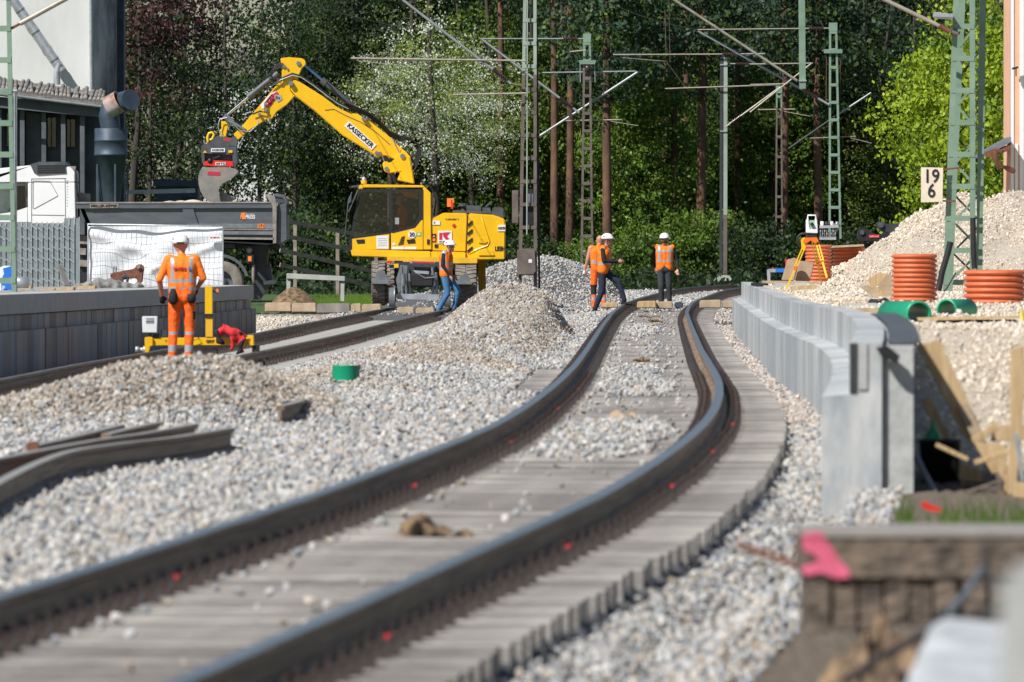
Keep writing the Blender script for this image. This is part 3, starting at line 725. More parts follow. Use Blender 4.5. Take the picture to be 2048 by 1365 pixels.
for px in (735, 815, 895, 985, 1060, 1150, 1240, 1330, 1420, 1510, 1600, 1690, 1790, 1880, 1980): T(px+r.uniform(-20, 20), r.uniform(392, 410), 'dark', r.uniform(.3, 1.5), 1.35)
for px, Y in [(1108, 340), (1137, 343), (1330, 352), (1352, 346), (1372, 356), (1478, 350), (1567, 345), (1250, 362), (1000, 344)]: T(px, Y, 'pine', 9.5 if px > 900 else 7, 1.0, 'pine')
for px, Y, zc in [(1215, 338, 5.0), (1400, 340, 5.6), (1640, 345, 5.2)]: T(px, Y, 'pine', zc, 1.1, 'pine')
for px in (640, 720, 790, 870, 960, 1035, 1100, 1180, 1250, 1320, 1390, 1460, 1530, 1600, 1670, 1740, 1810): T(px+r.uniform(-24, 24), r.uniform(322, 336), 'bush' if (900 < px < 1500 and px % 3) else 'darkbush', -.3, r.uniform(.35, 1.1), 'bush')
for px in (280, 350, 430, 500, 570): T(px, r.uniform(326, 338), 'darkbush', -.2, 1.0, 'bush')
T(1915, 236, 'bright', .9, 1.0); T(1985, 240, 'bright', 1.0, 1.1); T(2055, 232, 'bright', .8, 1.1)
LMK = [(262, 'behind the shade-toned tower corner'), (350, 'just right of the tower'), (455, 'above the bucket'), (560, 'behind the raised elbow of the digger arm'), (650, 'below the middle of the digger arm'), (760, 'behind the cab'), (870, 'above the engine cover'),
       (960, 'left of the brown lattice mast'), (1050, 'behind the brown lattice mast'), (1175, 'behind the slim ladder mast'), (1250, 'right of the slim ladder mast'), (1330, 'behind the man in dark trousers'), (1447, 'behind the plain grey pole'), (1560, 'behind the far brown mast'), (1667, 'behind the green ladder mast'),
       (1740, 'right of the green ladder mast'), (1820, 'left of the kilometre board'), (1910, 'behind the tall right lattice mast'), (1985, 'between the tall mast and the pink house'), (2060, 'at the pink house')]
LABS = []; cnt = {}
for px, Y, kind, zc, sc, trunk in sorted(TREES):
    lm = min(LMK, key=lambda q: abs(q[0]-px))[1]; row = 'at the wood edge' if Y < 340 else ('in the wood' if Y < 372 else 'deep in the wood')
    if kind == 'bright': row = 'standing in full sun'
    lab = f'{LOOK[kind]} {lm}' if 'bush' in kind else f'{LOOK[kind]} {row} {lm}'
    lab = lab.replace(' with gaps of light', ''); LABS.append(lab); cnt[lab] = cnt.get(lab, 0)+1
seen = {}
for (px, Y, kind, zc, sc, trunk), lab in zip(sorted(TREES), LABS):
    z0 = float(np.interp(Y, [200, 330, 420], [-.1, .05, .3])); X = XP(px, Y)
    if cnt[lab] > 1:
        k = seen.get(lab, 0); seen[lab] = k+1; w_ = 'left' if k == 0 else ('right' if k == cnt[lab]-1 else 'middle'); lab = w_+' '+lab
    q = thing('bush' if 'bush' in kind else ('pine_tree' if trunk == 'pine' else 'tree'), lab, 'bush' if 'bush' in kind else 'tree', (X, Y, z0), r.uniform(0, 6.28), 'bushes along the wood edge' if 'bush' in kind else 'trees of the wood behind the tracks')
    q.scale = (sc, sc, sc)
    c = shared('crown', r.choice(CR[kind]), q, (0, 0, zc)); shared('trunk', r.choice(TR[trunk]), q)
# bright bushes under the blossom tree and bank of low growth
def bank(name, label, pxs, Y0, Y1, seed, mats, h, n):
    r = np.random.default_rng(seed); Y = r.uniform(Y0, Y1, n); px = r.uniform(pxs[0], pxs[1], n); X = (px-1024)*Y/F
    z = np.interp(Y, [200, 330, 420], [-.1, .05, .3])+r.random(n)**1.5*h
    P = np.stack([X, Y, z], -1); A = r.normal(size=(n, 3)); A /= np.linalg.norm(A, axis=1)[:, None]
    B = np.cross(A, r.normal(size=(n, 3))); B /= np.linalg.norm(B, axis=1)[:, None]; s = .09*(.5+r.random(n))[:, None]
    V = np.stack([P-A*s, P+B*s*.5, P+A*s, P-B*s*.5], 1).reshape(-1, 3)
    me = bpy.data.meshes.new(name); me.from_pydata([tuple(v) for v in V], [], [(4*i, 4*i+1, 4*i+2, 4*i+3) for i in range(n)])
    me.materials.append(mats); o = bpy.data.objects.new(name, me); COL.objects.link(o); tag(o, label, kind='stuff'); return o
bank('undergrowth', 'low dark undergrowth covering the floor of the wood', (200, 2080), 316, 345, 4, LM['dark'], .7, 16000)
mb = MB(); r2 = random.Random(8)
for i in range(5000):
    Y = r2.uniform(250, 300); px = r2.uniform(560, 765); X = XP(px, Y); z = TZ(X, Y) if i % 10 == 0 else float(np.interp(Y, [250, 300], [-.02, .02])); h = r2.uniform(.05, .22); a = r2.uniform(-.06, .06)
    mb.add([(X, Y, z), (X+.025, Y, z), (X+a, Y, z+h)], [(0, 1, 2)])
tag(mb.build('grass', LM['fresh']), 'short sunlit grass growing behind the left platform end', kind='stuff')
mb = MB(); n1 = 24
hill = []
for i in range(n1+1):
    x = -10+i*4.2; hill.append((x, 470, -1)); hill.append((x, 500+6*math.sin(i), 15+2.5*math.sin(i*.9)))
mb.v = []; mb.add(hill, [(2*i, 2*i+2, 2*i+3, 2*i+1) for i in range(n1)])
tag(mb.build('sky_blocking_hill', mat('dark_backing_slope', (.012, .026, .010), .95, c2=(.035, .06, .02), scale=.8)), 'added dark slope shutting out the sky behind the trees', kind='structure')  # slope added behind the wood to block bright sky between trees

# ---------------------------------------------------------------- masts
def ladder_mast(name, label, Y, xt, xb, wt, wb, ytop, ybot, batten, m, depth=.16, post=.075, group=None, cap=True, mlow=None, split=None, cat='mast'):
    """lattice mast of two posts joined by battens; x/w in photo columns at top and bottom"""
    s = F/Y; t = thing(name, label, cat, (XP(xb, Y), Y, ZP(ybot, Y)), 0, group)
    def cen(y): q = (y-ytop)/(ybot-ytop); return xt+(xb-xt)*q, wt+(wb-wt)*q
    pw = post*s
    for sd in (-1, 1):
        mb = MB()
        segs = [(ytop, ybot, m)] if not mlow else [(ytop, split, m), (split, ybot, mlow)]
        for si, (a, b_, mm) in enumerate(segs):
            xa, wa = cen(a); xb_, wb_ = cen(b_); mb.cur = si
            mb.bar(PT(xa+sd*(wa-pw)/2, a, Y), PT(xb_+sd*(wb_-pw)/2, b_, Y), post, depth)
        mb.build('post', [q[2] for q in segs], t)
    y = ytop+batten*.55; n = 0
    while y < ybot-6:
        x, w_ = cen(y); mb = MB(); Yf = Y-depth/2-.006
        bh = .085
        mb.box(PT(x, y, Y)+Vector((0, -depth/2-.004, 0)), ((w_-.3*pw)/s, .01, bh)); mb.box(PT(x, y, Y)+Vector((0, depth/2+.004, 0)), ((w_-.3*pw)/s, .01, bh))
        mb.build('batten', m if (not mlow or y < split) else mlow, t); y += batten; n += 1
    if cap:
        x, w_ = cen(ytop); MB().box(PT(x, ytop, Y)+Vector((0, 0, -.12)), (w_/s+.01, depth+.03, .24)).build('head_plate', m, t)
    return t
def insulator(p0, p1, r, parent, n=7, m='insul', stuff=None):
    mb = MB(); p0 = Vector(p0); p1 = Vector(p1); mb.cyl(p0, p1, r*.45, n=8)
    for i in range(n):
        q = p0.lerp(p1, (i+.5)/n); d = (p1-p0).normalized(); mb.cyl(q-d*.012, q+d*.012, r, n=10)
    return mb.build('insulator', M[m], parent)
def arm(parent, a, b_, Y, r=.03, m='tube', ins=None, name='cantilever_arm', dY=0):
    """tube between two photo points at depth Y; ins = (from, to) fractions of an insulator"""
    A = PT(*a, Y); B = PT(b_[0], b_[1], Y+dY); fr = [0, 1] if not ins else [0, ins[0], ins[1], 1]
    mb = MB()
    if not ins: mb.cyl(A, B, r, n=10)
    else:
        if ins[0] > .01: mb.cyl(A, A.lerp(B, ins[0]), r, n=10)
        if ins[1] < .99: mb.cyl(A.lerp(B, ins[1]), B, r, n=10)
    mb.build(name, M[m], parent)
    if ins: insulator(A.lerp(B, ins[0]), A.lerp(B, ins[1]), max(r*2.0, .055), parent, n=8)
# brown lattice mast in the middle
Y = 240
bm_ = ladder_mast('lattice_mast', 'tall lattice mast between the tracks, green above and brown below, with grey boxes', Y, 1060, 1055, 26, 38, -30, 600, 46, M['mastgrey'], depth=.22, mlow=M['mastbrown'], split=150)
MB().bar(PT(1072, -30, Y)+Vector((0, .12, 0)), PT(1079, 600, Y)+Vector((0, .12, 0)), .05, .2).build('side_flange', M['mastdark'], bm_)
mb = MB(); mb.cyl(PT(1055, -30, Y-.2), PT(1054, 470, Y-.2), .017, n=8); mb.build('drive_rod', M['mastgrey'], bm_)
mb = MB(); mb.ext([(1034, 500), (1070, 500), (1072, 545), (1034, 545)], Y-.35, Y-.12); mb.ext([(1031, 544), (1070, 544), (1068, 550), (1033, 550)], Y-.38, Y-.12); mb.build('switch_box', M['mastbrown'], bm_, bevel=.01)
mb = MB(); mb.ext([(1057, 519), (1064, 519), (1064, 526), (1057, 526)], Y-.356, Y-.352); mb.build('warning_label', M['label'], bm_)
MB().ext([(1024, 381), (1037, 381), (1037, 447), (1024, 447)], Y-.1, Y+.2).build('side_box', M['mastbrown'], bm_, bevel=.01)
mb = MB(); mb.ext([(1043, 378), (1069, 378), (1069, 408), (1043, 408)], Y-.02, Y+.12); mb.ext([(1043, 416), (1066, 416), (1066, 450), (1043, 450)], Y-.02, Y+.12); mb.build('counterweight', M['black'], bm_)
MB().ext([(1056, 388), (1066, 388), (1066, 406), (1056, 406)], Y-.1, Y-.025).build('small_box', M['steel'], bm_)
arm(bm_, (805, 0), (1022, 168), Y-.4, .032, 'tubegrey', ins=(.83, .96), dY=.2); 
arm(bm_, (1022, 168), (1044, 172), Y-.2, .02, 'mastbrown')
arm(bm_, (702, 117), (1052, 122), Y-.3, .022, 'tube', name='steady_arm'); arm(bm_, (715, 122), (822, 134), Y-.3, .008, 'tubegrey', name='contact_wire_arm')
arm(bm_, (905, 190), (1052, 187), Y-.3, .022, 'tube', name='steady_arm')
solo(MB().ext([(1074, 591), (1087, 591), (1088, 596), (1075, 597)], 239, 239.4), 'yellow_block', M['yellow'], 'small yellow block lying beside the foot of the brown lattice mast', 'block')
# second slim ladder mast
Y = 290
m2 = ladder_mast('lattice_mast', 'slim brown ladder mast with a green head left of the two men by the gravel', Y, 1174, 1174, 15, 26, 68, 538, 35, M['mastgreen'], depth=.14, post=.06, mlow=M['mastbrown'], split=140, group='slim lattice masts')
mb = MB(); mb.ext([(1157, 121), (1192, 121), (1190, 129), (1160, 129)], Y-.15, Y+.15); mb.build('cross_plate', M['mastgreen'], m2)
for x in (1160, 1189): MB().cyl(PT(x, 128, Y), PT(x+1, 165, Y), .012, n=6).build('hanger_rod', M['galv'], m2)
MB().lathe(PT(1175, 138, Y-.1), [(.0, .12), (.07, .08), (.09, 0), (.06, -.1), (0, -.12)], 12).build('insulator_bell', M['insul'], m2)
arm(m2, (960, 78), (1168, 78), Y, .018, 'tubegrey', ins=(.80, .94)); arm(m2, (962, 78), (1158, 226), Y-.1, .035, 'tubegrey', ins=(.80, .93)); 
arm(m2, (1275, 145), (1080, 272), Y+.3, .035, 'tubegrey'); arm(m2, (1085, 146), (1272, 143), Y+.3, .02, 'tubegrey'); arm(m2, (1130, 242), (1243, 240), Y+.3, .02, 'tube', name='steady_arm'); arm(m2, (1222, 243), (1276, 252), Y+.3, .01, 'tube', name='steady_arm')
arm(m2, (1140, 104), (1172, 101), Y-.2, .02, 'tube')
# plain pole
Y = 325
pp = thing('catenary_pole', 'plain straight steel pole, pale green above and brown at its foot, behind the main track', 'mast', (XP(1447, Y), Y, ZP(560, Y)))
mb = MB(); s = F/Y
mb.cur = 0; mb.bar(PT(1451, 115, Y), PT(1450.5, 430, Y), .12, .14); mb.cur = 1; mb.bar(PT(1450.5, 430, Y), PT(1450, 560, Y), .12, .14)
mb.build('pole', [M['mastgrey'], M['mastbrown']], pp)
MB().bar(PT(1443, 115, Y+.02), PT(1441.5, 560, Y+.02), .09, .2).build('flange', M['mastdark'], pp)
mb = MB(); mb.ext([(1428, 562), (1436, 551), (1458, 551), (1467, 562)], Y-.3, Y+.3); mb.build('footing', M['concrete'], pp)
arm(pp, (1226, 110), (1440, 109), Y-.2, .022, 'tube', name='steady_arm'); arm(pp, (1440, 109), (1530, 108), Y-.2, .022, 'tubegrey', ins=(.05, .35))
arm(pp, (1245, 116), (1330, 123), Y-.2, .009, 'tube', name='steady_arm'); arm(pp, (1330, 178), (1560, 170), Y-.2, .022, 'tube', name='steady_arm')
arm(pp, (1460, 128), (1530, 129), Y-.2, .02, 'tubegrey', ins=(.15, .55)); arm(pp, (1560, 175), (1452, 254), Y-.2, .028, 'tube', ins=(.72, .92))
mb = MB()
for y in (120, 253): mb.box(PT(1447, y+10, Y), (.22, .22, .04))
mb.build('clamp', M['galv'], pp)
# green ladder mast
Y = 300
m3 = ladder_mast('lattice_mast', 'green ladder mast with brown insulators standing behind the black attachments', Y, 1666, 1670, 16, 26, 46, 478, 35, M['mastgreen'], depth=.15, post=.06, group='slim lattice masts')
mb = MB(); mb.ext([(1648, 99), (1685, 99), (1684, 107), (1648, 107)], Y-.15, Y+.15); mb.build('cross_plate', M['mastgreen'], m3)
for x in (1653, 1681): MB().cyl(PT(x, 105, Y), PT(x-1, 205, Y), .010, n=6).build('hanger_rod', M['rust'], m3)
arm(m3, (1395, 60), (1660, 57), Y, .018, 'tube', ins=(.84, .95)); arm(m3, (1395, 62), (1658, 210), Y-.1, .035, 'tubegrey', ins=(.80, .91)); arm(m3, (1742, 186), (1672, 232), Y+.3, .026, 'tubegrey'); arm(m3, (1672, 232), (1577, 298), Y+.3, .03, 'mastdark')
arm(m3, (1340, -5), (1594, 162), Y-.6, .04, 'tube', dY=.3); arm(m3, (1500, 129), (1625, 127), Y-.3, .02, 'tube'); arm(m3, (1500, 170), (1575, 168), Y-.3, .02, 'tube', name='steady_arm'); arm(m3, (1622, 128), (1500, 225), Y-.3, .022, 'tube')
arm(m3, (1620, 277), (1712, 273), Y+.3, .012, 'tube', name='steady_arm'); arm(m3, (1700, 276), (1743, 287), Y+.3, .010, 'tube', name='steady_arm')
# hanging green post
Y = 262
hp = thing('hanging_post', 'green post hanging down from above the frame with a grey arm clamped at its end', 'post', (XP(1604, Y), Y, ZP(-20, Y)))
MB().bar(PT(1603, -25, Y), PT(1605, 178, Y), .16, .135).build('post', M['mastgreen'], hp)
mb = MB(); mb.box(PT(1605, 162, Y), (.19, .2, .035)); mb.build('clamp', M['galv'], hp)
arm(hp, (1330, 20), (1332, 100), Y+20, .010, 'wire', name='dropper'); arm(hp, (1338, 0), (1340, 125), Y+20, .008, 'wire', name='dropper'); arm(hp, (1330, 120), (1370, 175), Y+20, .008, 'wire', name='dropper')
# far brown mast
Y = 335
m4 = ladder_mast('lattice_mast', 'small dark ladder mast far back among the trees behind the main track', Y, 1558, 1558, 12, 16, 172, 520, 40, M['mastgreen'], depth=.14, post=.05, mlow=M['mastbrown'], split=215, group='slim lattice masts')
arm(m4, (1516, 220), (1590, 219), Y, .02, 'tube', name='steady_arm'); arm(m4, (1560, 222), (1620, 233), Y, .012, 'tube', name='steady_arm')
# tall green mast right
Y = 167
m5 = ladder_mast('lattice_mast', 'large green double lattice mast on the right platform carrying the kilometre board', Y, 1932, 1918, 34, 66, -40, 800, 64, M['mastgreen'], depth=.10, post=.085, cap=False)
m5.location.z = .8
s = F/Y
mb = MB(); mb.bar(PT(1966, -40, Y+.5), PT(1960, 395, Y+.5), .1, .10); mb.bar(PT(1960, 395, Y+.5), PT(1958, 600, Y+.5), .1, .10); mb.build('rear_post', M['mastgreen'], m5)
mb = MB(); mb.bar(PT(1926, -40, Y+.5), PT(1906, 395, Y+.5), .1, .10); mb.bar(PT(1906, 395, Y+.5), PT(1898, 600, Y+.5), .1, .10); mb.build('rear_post', M['mastgreen'], m5)
y = -20; sgn = 1
while y < 560:
    a, b_ = (1920-y*.03, 1962) if sgn > 0 else (1962, 1920-y*.03)
    MB().bar(PT(a, y, Y+.45), PT(b_, y+56, Y+.45), .035, .012).build('diagonal', M['mastgreen'], m5)
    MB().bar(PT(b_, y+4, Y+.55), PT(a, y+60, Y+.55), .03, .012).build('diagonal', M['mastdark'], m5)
    y += 58; sgn = -sgn
arm(m5, (1765, -2), (1878, 52), Y-.2, .034, 'tube'); arm(m5, (1878, 52), (1900, 64), Y-.2, .045, 'rust'); arm(m5, (1896, 60), (1916, 68), Y-.2, .02, 'steel')
mb = MB(); mb.box(PT(1912, 67, Y), (.12, .24, .05)); mb.build('clamp', M['rust'], m5)
lp = thing('lamp_head', 'flat grey lamp head fixed to the left side of the tall right mast', 'street lamp', tuple(PT(1905, 38, Y-.1)))
MB().ext([(1868, 24), (1907, 29), (1907, 37), (1866, 35)], Y-.3, Y-.05).build('housing', M['galv'], lp, bevel=.01)
MB().ext([(1870, 35), (1902, 37.5), (1902, 39), (1871, 37)], Y-.27, Y-.08).build('diffuser', M['label'], lp)
kb = thing('kilometre_board', 'cream board reading 19 over 6 fixed left of the tall mast', 'sign', tuple(PT(1863, 404, Y-.2)))
MB().ext([(1842, 335), (1886, 336), (1885, 404), (1842, 405)], Y-.22, Y-.2).build('panel', mat('cream_board', (.72, .62, .50), .6, var=.1, scale=4), kb)
text('19', 1863, 354, Y-.225, 27, M['ink'], kb, bold=.02, wpx=26); text('6', 1863, 383, Y-.225, 28, M['ink'], kb, bold=.02, wpx=15)
mb = MB(); mb.bar(PT(1880, 340, Y-.15), PT(1922, 336, Y-.15), .03, .04); mb.bar(PT(1880, 402, Y-.15), PT(1912, 403, Y-.15), .03, .03); mb.build('bracket', M['rust'], kb)
mb = MB(); mb.tube([PT(1946, 436, Y-.2), PT(1947, 500, Y-.2), PT(1949, 538, Y-.2)], .045); solo(mb, 'cable_duct', M['black'], 'black plastic duct standing against the right post of the tall mast', 'pipe', 'black ducts at the tall mast')
mb = MB(); mb.tube([PT(1901, 484, Y-.3), PT(1896, 505, Y-.3), PT(1884, 545, Y-.3), PT(1877, 582, Y-.3)], .05); mb.tube([PT(1912, 545, Y-.3), PT(1895, 575, Y-.3), PT(1880, 592, Y-.3)], .012); solo(mb, 'cable_duct', M['black'], 'black bent duct leaning left at the foot of the tall mast', 'pipe', 'black ducts at the tall mast')
# near green mast at the left edge
Y = 158
m6 = ladder_mast('lattice_mast', 'green ladder mast at the left edge of the view on the platform', Y, 5, 11, 32, 44, -40, 592, 63, M['mastgreen'], depth=.12, post=.065, cap=False)
arm(m6, (150, -12), (40, 48), Y, .04, 'tube', name='cantilever_arm'); arm(m6, (40, 48), (15, 62), Y, .022, 'rust')
MB().cyl(PT(30, 185, Y+.4), PT(32, 590, Y+.4), .022, n=8).build('cable_pipe', M['galv'], m6)
# wires
for i, (a, ya, b_, yb) in enumerate([((565, -5), 245, (960, 80), 290), ((820, 0), 250, (1180, 240), 330), ((1180, -10), 250, (1395, 60), 300), ((700, 118), 240, (1000, 108), 290)]):
    mb = MB(); p, q = PT(*a, ya), PT(*b_, yb); mb.tube([p.lerp(q, k/6)-Vector((0, 0, .12*math.sin(math.pi*k/6))) for k in range(7)], .009, 5)
    solo(mb, 'overhead_wire', M['wire'], ['thin wire running from the top edge to the arm left of the brown mast', 'thin wire crossing behind the brown lattice mast', 'thin wire reaching the long arm tip left of the plain pole', 'thin wire along the steady arm above the blossom tree'][i], 'wire', 'overhead wires')

# ---------------------------------------------------------------- buildings
Y = 283
tw = thing('silo_tower', 'pale stained concrete tower at the left with a right side coloured as shade', 'building', (XP(90, Y), Y, -.2))
x0, x1 = XP(-60, Y), XP(187, Y); D = 3.2
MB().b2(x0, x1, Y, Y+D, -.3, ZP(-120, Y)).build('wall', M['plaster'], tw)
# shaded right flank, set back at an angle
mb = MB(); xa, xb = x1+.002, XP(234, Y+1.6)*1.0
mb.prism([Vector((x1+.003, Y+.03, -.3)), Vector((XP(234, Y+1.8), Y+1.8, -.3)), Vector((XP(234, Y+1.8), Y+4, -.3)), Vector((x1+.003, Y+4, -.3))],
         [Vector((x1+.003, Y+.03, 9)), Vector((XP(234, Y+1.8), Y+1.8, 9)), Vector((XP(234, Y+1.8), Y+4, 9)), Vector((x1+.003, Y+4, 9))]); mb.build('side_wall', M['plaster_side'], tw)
MB().cyl(PT(181, -40, Y-.06), PT(183, 190, Y-.06), .045, n=10).build('downpipe', M['galv'], tw)
mb = MB(); Yc = Y+1.9
for i in range(7): mb.b2(XP(234+i*2.0, Yc), XP(234+i*2.0+1.1, Yc), Yc, Yc+.5+.02*(i % 2), -.3, 9)
mb.b2(XP(234, Yc), XP(248, Yc), Yc+.05, Yc+1.2, -.3, 8.99); mb.build('corrugated_sheet', M['bluesteel'], tw)
ch = thing('chute_pipe', 'silver pipe running diagonally down the tower wall to the roof', 'pipe', tuple(PT(120, 165, Y-.4)))
MB().tube([PT(12, -20, Y-.35), PT(124, 142, Y-.35)], .13, 14).build('tube', M['galv'], ch)
mb = MB()
for t_ in (.25, .52, .86): p = PT(12, -20, Y-.35).lerp(PT(124, 142, Y-.35), t_); q = PT(12, -20, Y-.35).lerp(PT(124, 142, Y-.35), t_+.012); mb.cyl(p, q, .145, n=14)
mb.build('joint_ring', M['steel'], ch)
MB().tube([PT(119, 128, Y-.4), PT(114, 145, Y-.4), PT(114, 170, Y-.4)], [.10, .095, .095], 12).build('down_spout', M['galv'], ch)
# low workshop
Y = 276
ws = thing('workshop_building', 'dark low workshop with a mossy tiled eave and tall concrete piers below the tower', 'building', (XP(60, Y), Y, -.2))
mb = MB(); mb.ext([(-40, 190), (206, 214), (201, 235), (-40, 212)], Y-.25, Y-.05); mb.build('fascia', M['facade'], ws)
mb = MB(); mb.ext([(-40, 210), (205, 232), (205, 560), (-40, 560)], Y+.55, Y+.7); mb.build('wall', M['facade'], ws)
for x in (-6, 40, 83, 122, 160): 
    mb = MB(); mb.ext([(x, 205+x*.1), (x+9, 206+x*.1), (x+9, 560), (x, 560)], Y-.04, Y+.5); mb.build('pier', M['facade'], ws)
for i, x in enumerate((12, 92, 130)):
    fr = MB(); fr.ext([(x, 222+x*.1), (x+22, 224+x*.1), (x+22, 298), (x, 298)], Y+.50, Y+.545); f = fr.build('window', M['mastdark'], ws)
    MB().ext([(x+2, 226+x*.1), (x+10, 227+x*.1), (x+10, 294), (x+2, 294)], Y+.48, Y+.495).build('pane', M['glass'], f); MB().ext([(x+12, 226+x*.1), (x+20, 227+x*.1), (x+20, 294), (x+12, 294)], Y+.48, Y+.495).build('pane', M['glass'], f)
MB().ext([(52, 224), (82, 228), (82, 400), (52, 400)], Y+.46, Y+.54).build('door', M['charcoal'], ws)
# roof slope with single tiles at the eave
mb = MB(); A = PT(-40, 178, Y-.35); B = PT(208, 209, Y-.35); C = PT(206, 186, Y+2.0); Dd = PT(-40, 150, Y+2.0)
mb.prism([A, B, C, Dd], [v-Vector((0, 0, .12)) for v in (A, B, C, Dd)]); rf = mb.build('roof', M['tiles'], ws)
tm = MB(); tm.smooth = True
tm.tube([(0, 0, 0), (0, 1.2, .20)], .05, 8)
tme = MB().tube([(0, 0, 0), (0, .7, .14), (0, 1.5, .31)], [.062, .056, .056], 8).mesh('roof_tile', M['tiles'])
for i in range(30):
    p = A.lerp(B, (i+.5)/30); o = shared('roof_tile', tme, rf, p-worldloc(rf)+Vector((0, 0, .03+rng.uniform(-.015, .015))), (rng.uniform(-.03, .03), 0, rng.uniform(-.06, .06)))
MB().tube([PT(-40, 184, Y-.42), PT(205, 214, Y-.42)], .05, 8).build('gutter', M['steel'], ws)
mb = MB(); mb.tube([PT(-5, 180, Y-1.0), PT(34, 183, Y-1.0)], .05, 8); mb.tube([PT(33, 180, Y-1), PT(32, 560, Y-1)], .028, 8); mb.build('gutter_pipe', M['galv'], ws)
cy = thing('dust_cyclone', 'dark blue cone-shaped dust cyclone with a rusty elbow outlet beside the tower', 'cyclone', (XP(222, 274), 274, .2))
c0 = PT(222, 260, 274); R = 33*274/F
MB().lathe(c0, [(0, .05), (R*.96, .04), (R, .02), (R, -.25), (R*1.03, -.26), (R*1.03, -.30), (R, -.31), (R, -.62), (R*1.03, -.63), (R*1.03, -.67), (R*.97, -.68), (R*.55, -1.9), (R*.5, -1.95), (R*.5, -2.3)], 24).build('drum', M['bluesteel'], cy)
MB().tube([PT(222, 262, 274), PT(218, 232, 274), PT(222, 215, 274), PT(236, 208, 274), PT(262, 200, 273.4)], [.26, .27, .27, .28, .27], 18).build('elbow', M['bluesteel'], cy)
mb = MB(); mb.lathe((0, 0, 0), [(.275, 0), (.29, .02), (.29, .34), (.30, .36), (.27, .36), (.25, .3), (.25, .02)], 20); me = mb.mesh('outlet', M['rusty'])
o = shared('outlet', me, cy, PT(216, 216, 273.6)-worldloc(cy)); o.rotation_euler = (0.25, math.radians(62), 0)
mb = MB()
for k in range(5): a = k*1.25; mb.bar((c0.x+R*math.cos(a), 274+R*math.sin(a), c0.z-.9), (c0.x+R*math.cos(a), 274+R*math.sin(a), -.2), .05, .05)
mb.build('support_leg', M['bluesteel'], cy)
ss = thing('site_shed', 'small blue-grey sheet metal shed behind the truck bed', 'shed', (XP(355, 290), 290, -.1))
mb = MB(); mb.ext([(311, 372), (396, 372), (396, 500), (311, 500)], 290, 292); mb.build('wall', M['bluesteel'], ss)
mb = MB(); mb.ext([(306, 358), (400, 362), (400, 374), (306, 372)], 289.8, 292.2); mb.build('roof', M['bluesteel'], ss)
MB().ext([(250, 381), (390, 377), (390, 386), (250, 389)], 288, 288.2).build('pipe_run', M['galv'], ss)
mb = MB(); mb.ext([(366, 395), (392, 395), (392, 402), (366, 402)], 289.9, 289.97); mb.build('vent', M['black'], ss)
# pink house at the right edge
Y = 196
ph = thing('house', 'salmon pink rendered house corner with a white edge band at the right border', 'building', (XP(2060, Y), Y, .5))
MB().b2(XP(2022, Y), XP(2160, Y), Y, Y+3, -.3, 8.5).build('wall', M['salmon'], ph)
mb = MB(); mb.b2(XP(2022, Y)-.004, XP(2027.5, Y), Y-.02, Y+.2, 1.2, 8.5); mb.build('corner_band', M['white'], ph)
mb = MB(); mb.b2(XP(2039, Y), XP(2047.5, Y), Y-.03, Y-.002, 1.2, 8.5); mb.build('window_surround', M['white'], ph)
mb = MB(); mb.b2(XP(2030, Y), XP(2036, Y), Y-.03, Y-.002, 1.2, ZP(288, Y)); mb.build('plinth_band', M['white'], ph)
mb = MB(); mb.ext([(2024, 136), (2036, 133), (2037, 137), (2033, 138), (2033, 153), (2031, 153), (2031, 139), (2024, 140)], Y-.2, Y-.15); mb.build('wall_bracket', M['black'], ph)
po = thing('porch_roof', 'grey sloping porch roof with a brown gutter left of the pink house', 'roof', (XP(1998, Y), Y, 2.5))
mb = MB(); mb.ext([(1950, 317), (1972, 302), (2022, 274), (2022, 284), (1975, 312)], Y-1, Y+1.5); mb.build('slope', M['steel'], po)
mb = MB(); mb.ext([(1969, 305), (1976, 303), (1990, 298), (2005, 299), (2004, 305), (1992, 311), (1972, 316)], Y-1.15, Y-1.01); mb.ext([(1975, 310), (2022, 290), (2022, 300), (1990, 312)], Y-1, Y+1.4); mb.build('eave_board', M['rust'], po)
MB().tube([PT(1991, 302, Y-1.2), PT(1990, 318, Y-1.2), PT(1998, 332, Y-1.1), PT(2015, 337, Y-.8), PT(2026, 342, Y-.4)], .055, 10).build('gutter_pipe', mat('brown_copper', (.22, .095, .06), .45, .3, var=.2), po)
# far pale house seen through the trees on the left
fh = thing('far_house', 'pale house wall glimpsed through the dark trees above the truck', 'building', (XP(520, 455), 455, -.5))
MB().b2(XP(405, 455), XP(560, 455), 455, 462, -.8, ZP(150, 455)).build('wall', M['plaster'], fh)
mb = MB(); mb.prism([Vector((XP(395, 455), 454.6, ZP(152, 455))), Vector((XP(570, 455), 454.6, ZP(152, 455))), Vector((XP(485, 455), 454.6, ZP(95, 455)))], [Vector((XP(395, 455), 462.4, ZP(152, 455))), Vector((XP(570, 455), 462.4, ZP(152, 455))), Vector((XP(485, 455), 462.4, ZP(95, 455)))]); mb.build('roof', M['tiles'], fh)
# wooden fence behind the grass
wf = thing('paddock_fence', 'old wooden three-rail fence in shade between the truck and the excavator', 'fence', (XP(660, 300), 300, -.1))
for a, b_ in (((560, 440), (760, 478)), ((560, 470), (760, 512)), ((560, 500), (760, 546)), ((560, 530), (760, 575))): MB().bar(PT(*a, 298), PT(*b_, 301), .12, .04).build('rail', M['woodfence'], wf)
for x in (590, 675, 752): MB().bar(PT(x, 440+(x-560)*.2, 300), PT(x, 590, 300), .1, .11).build('post', M['woodfence'], wf)
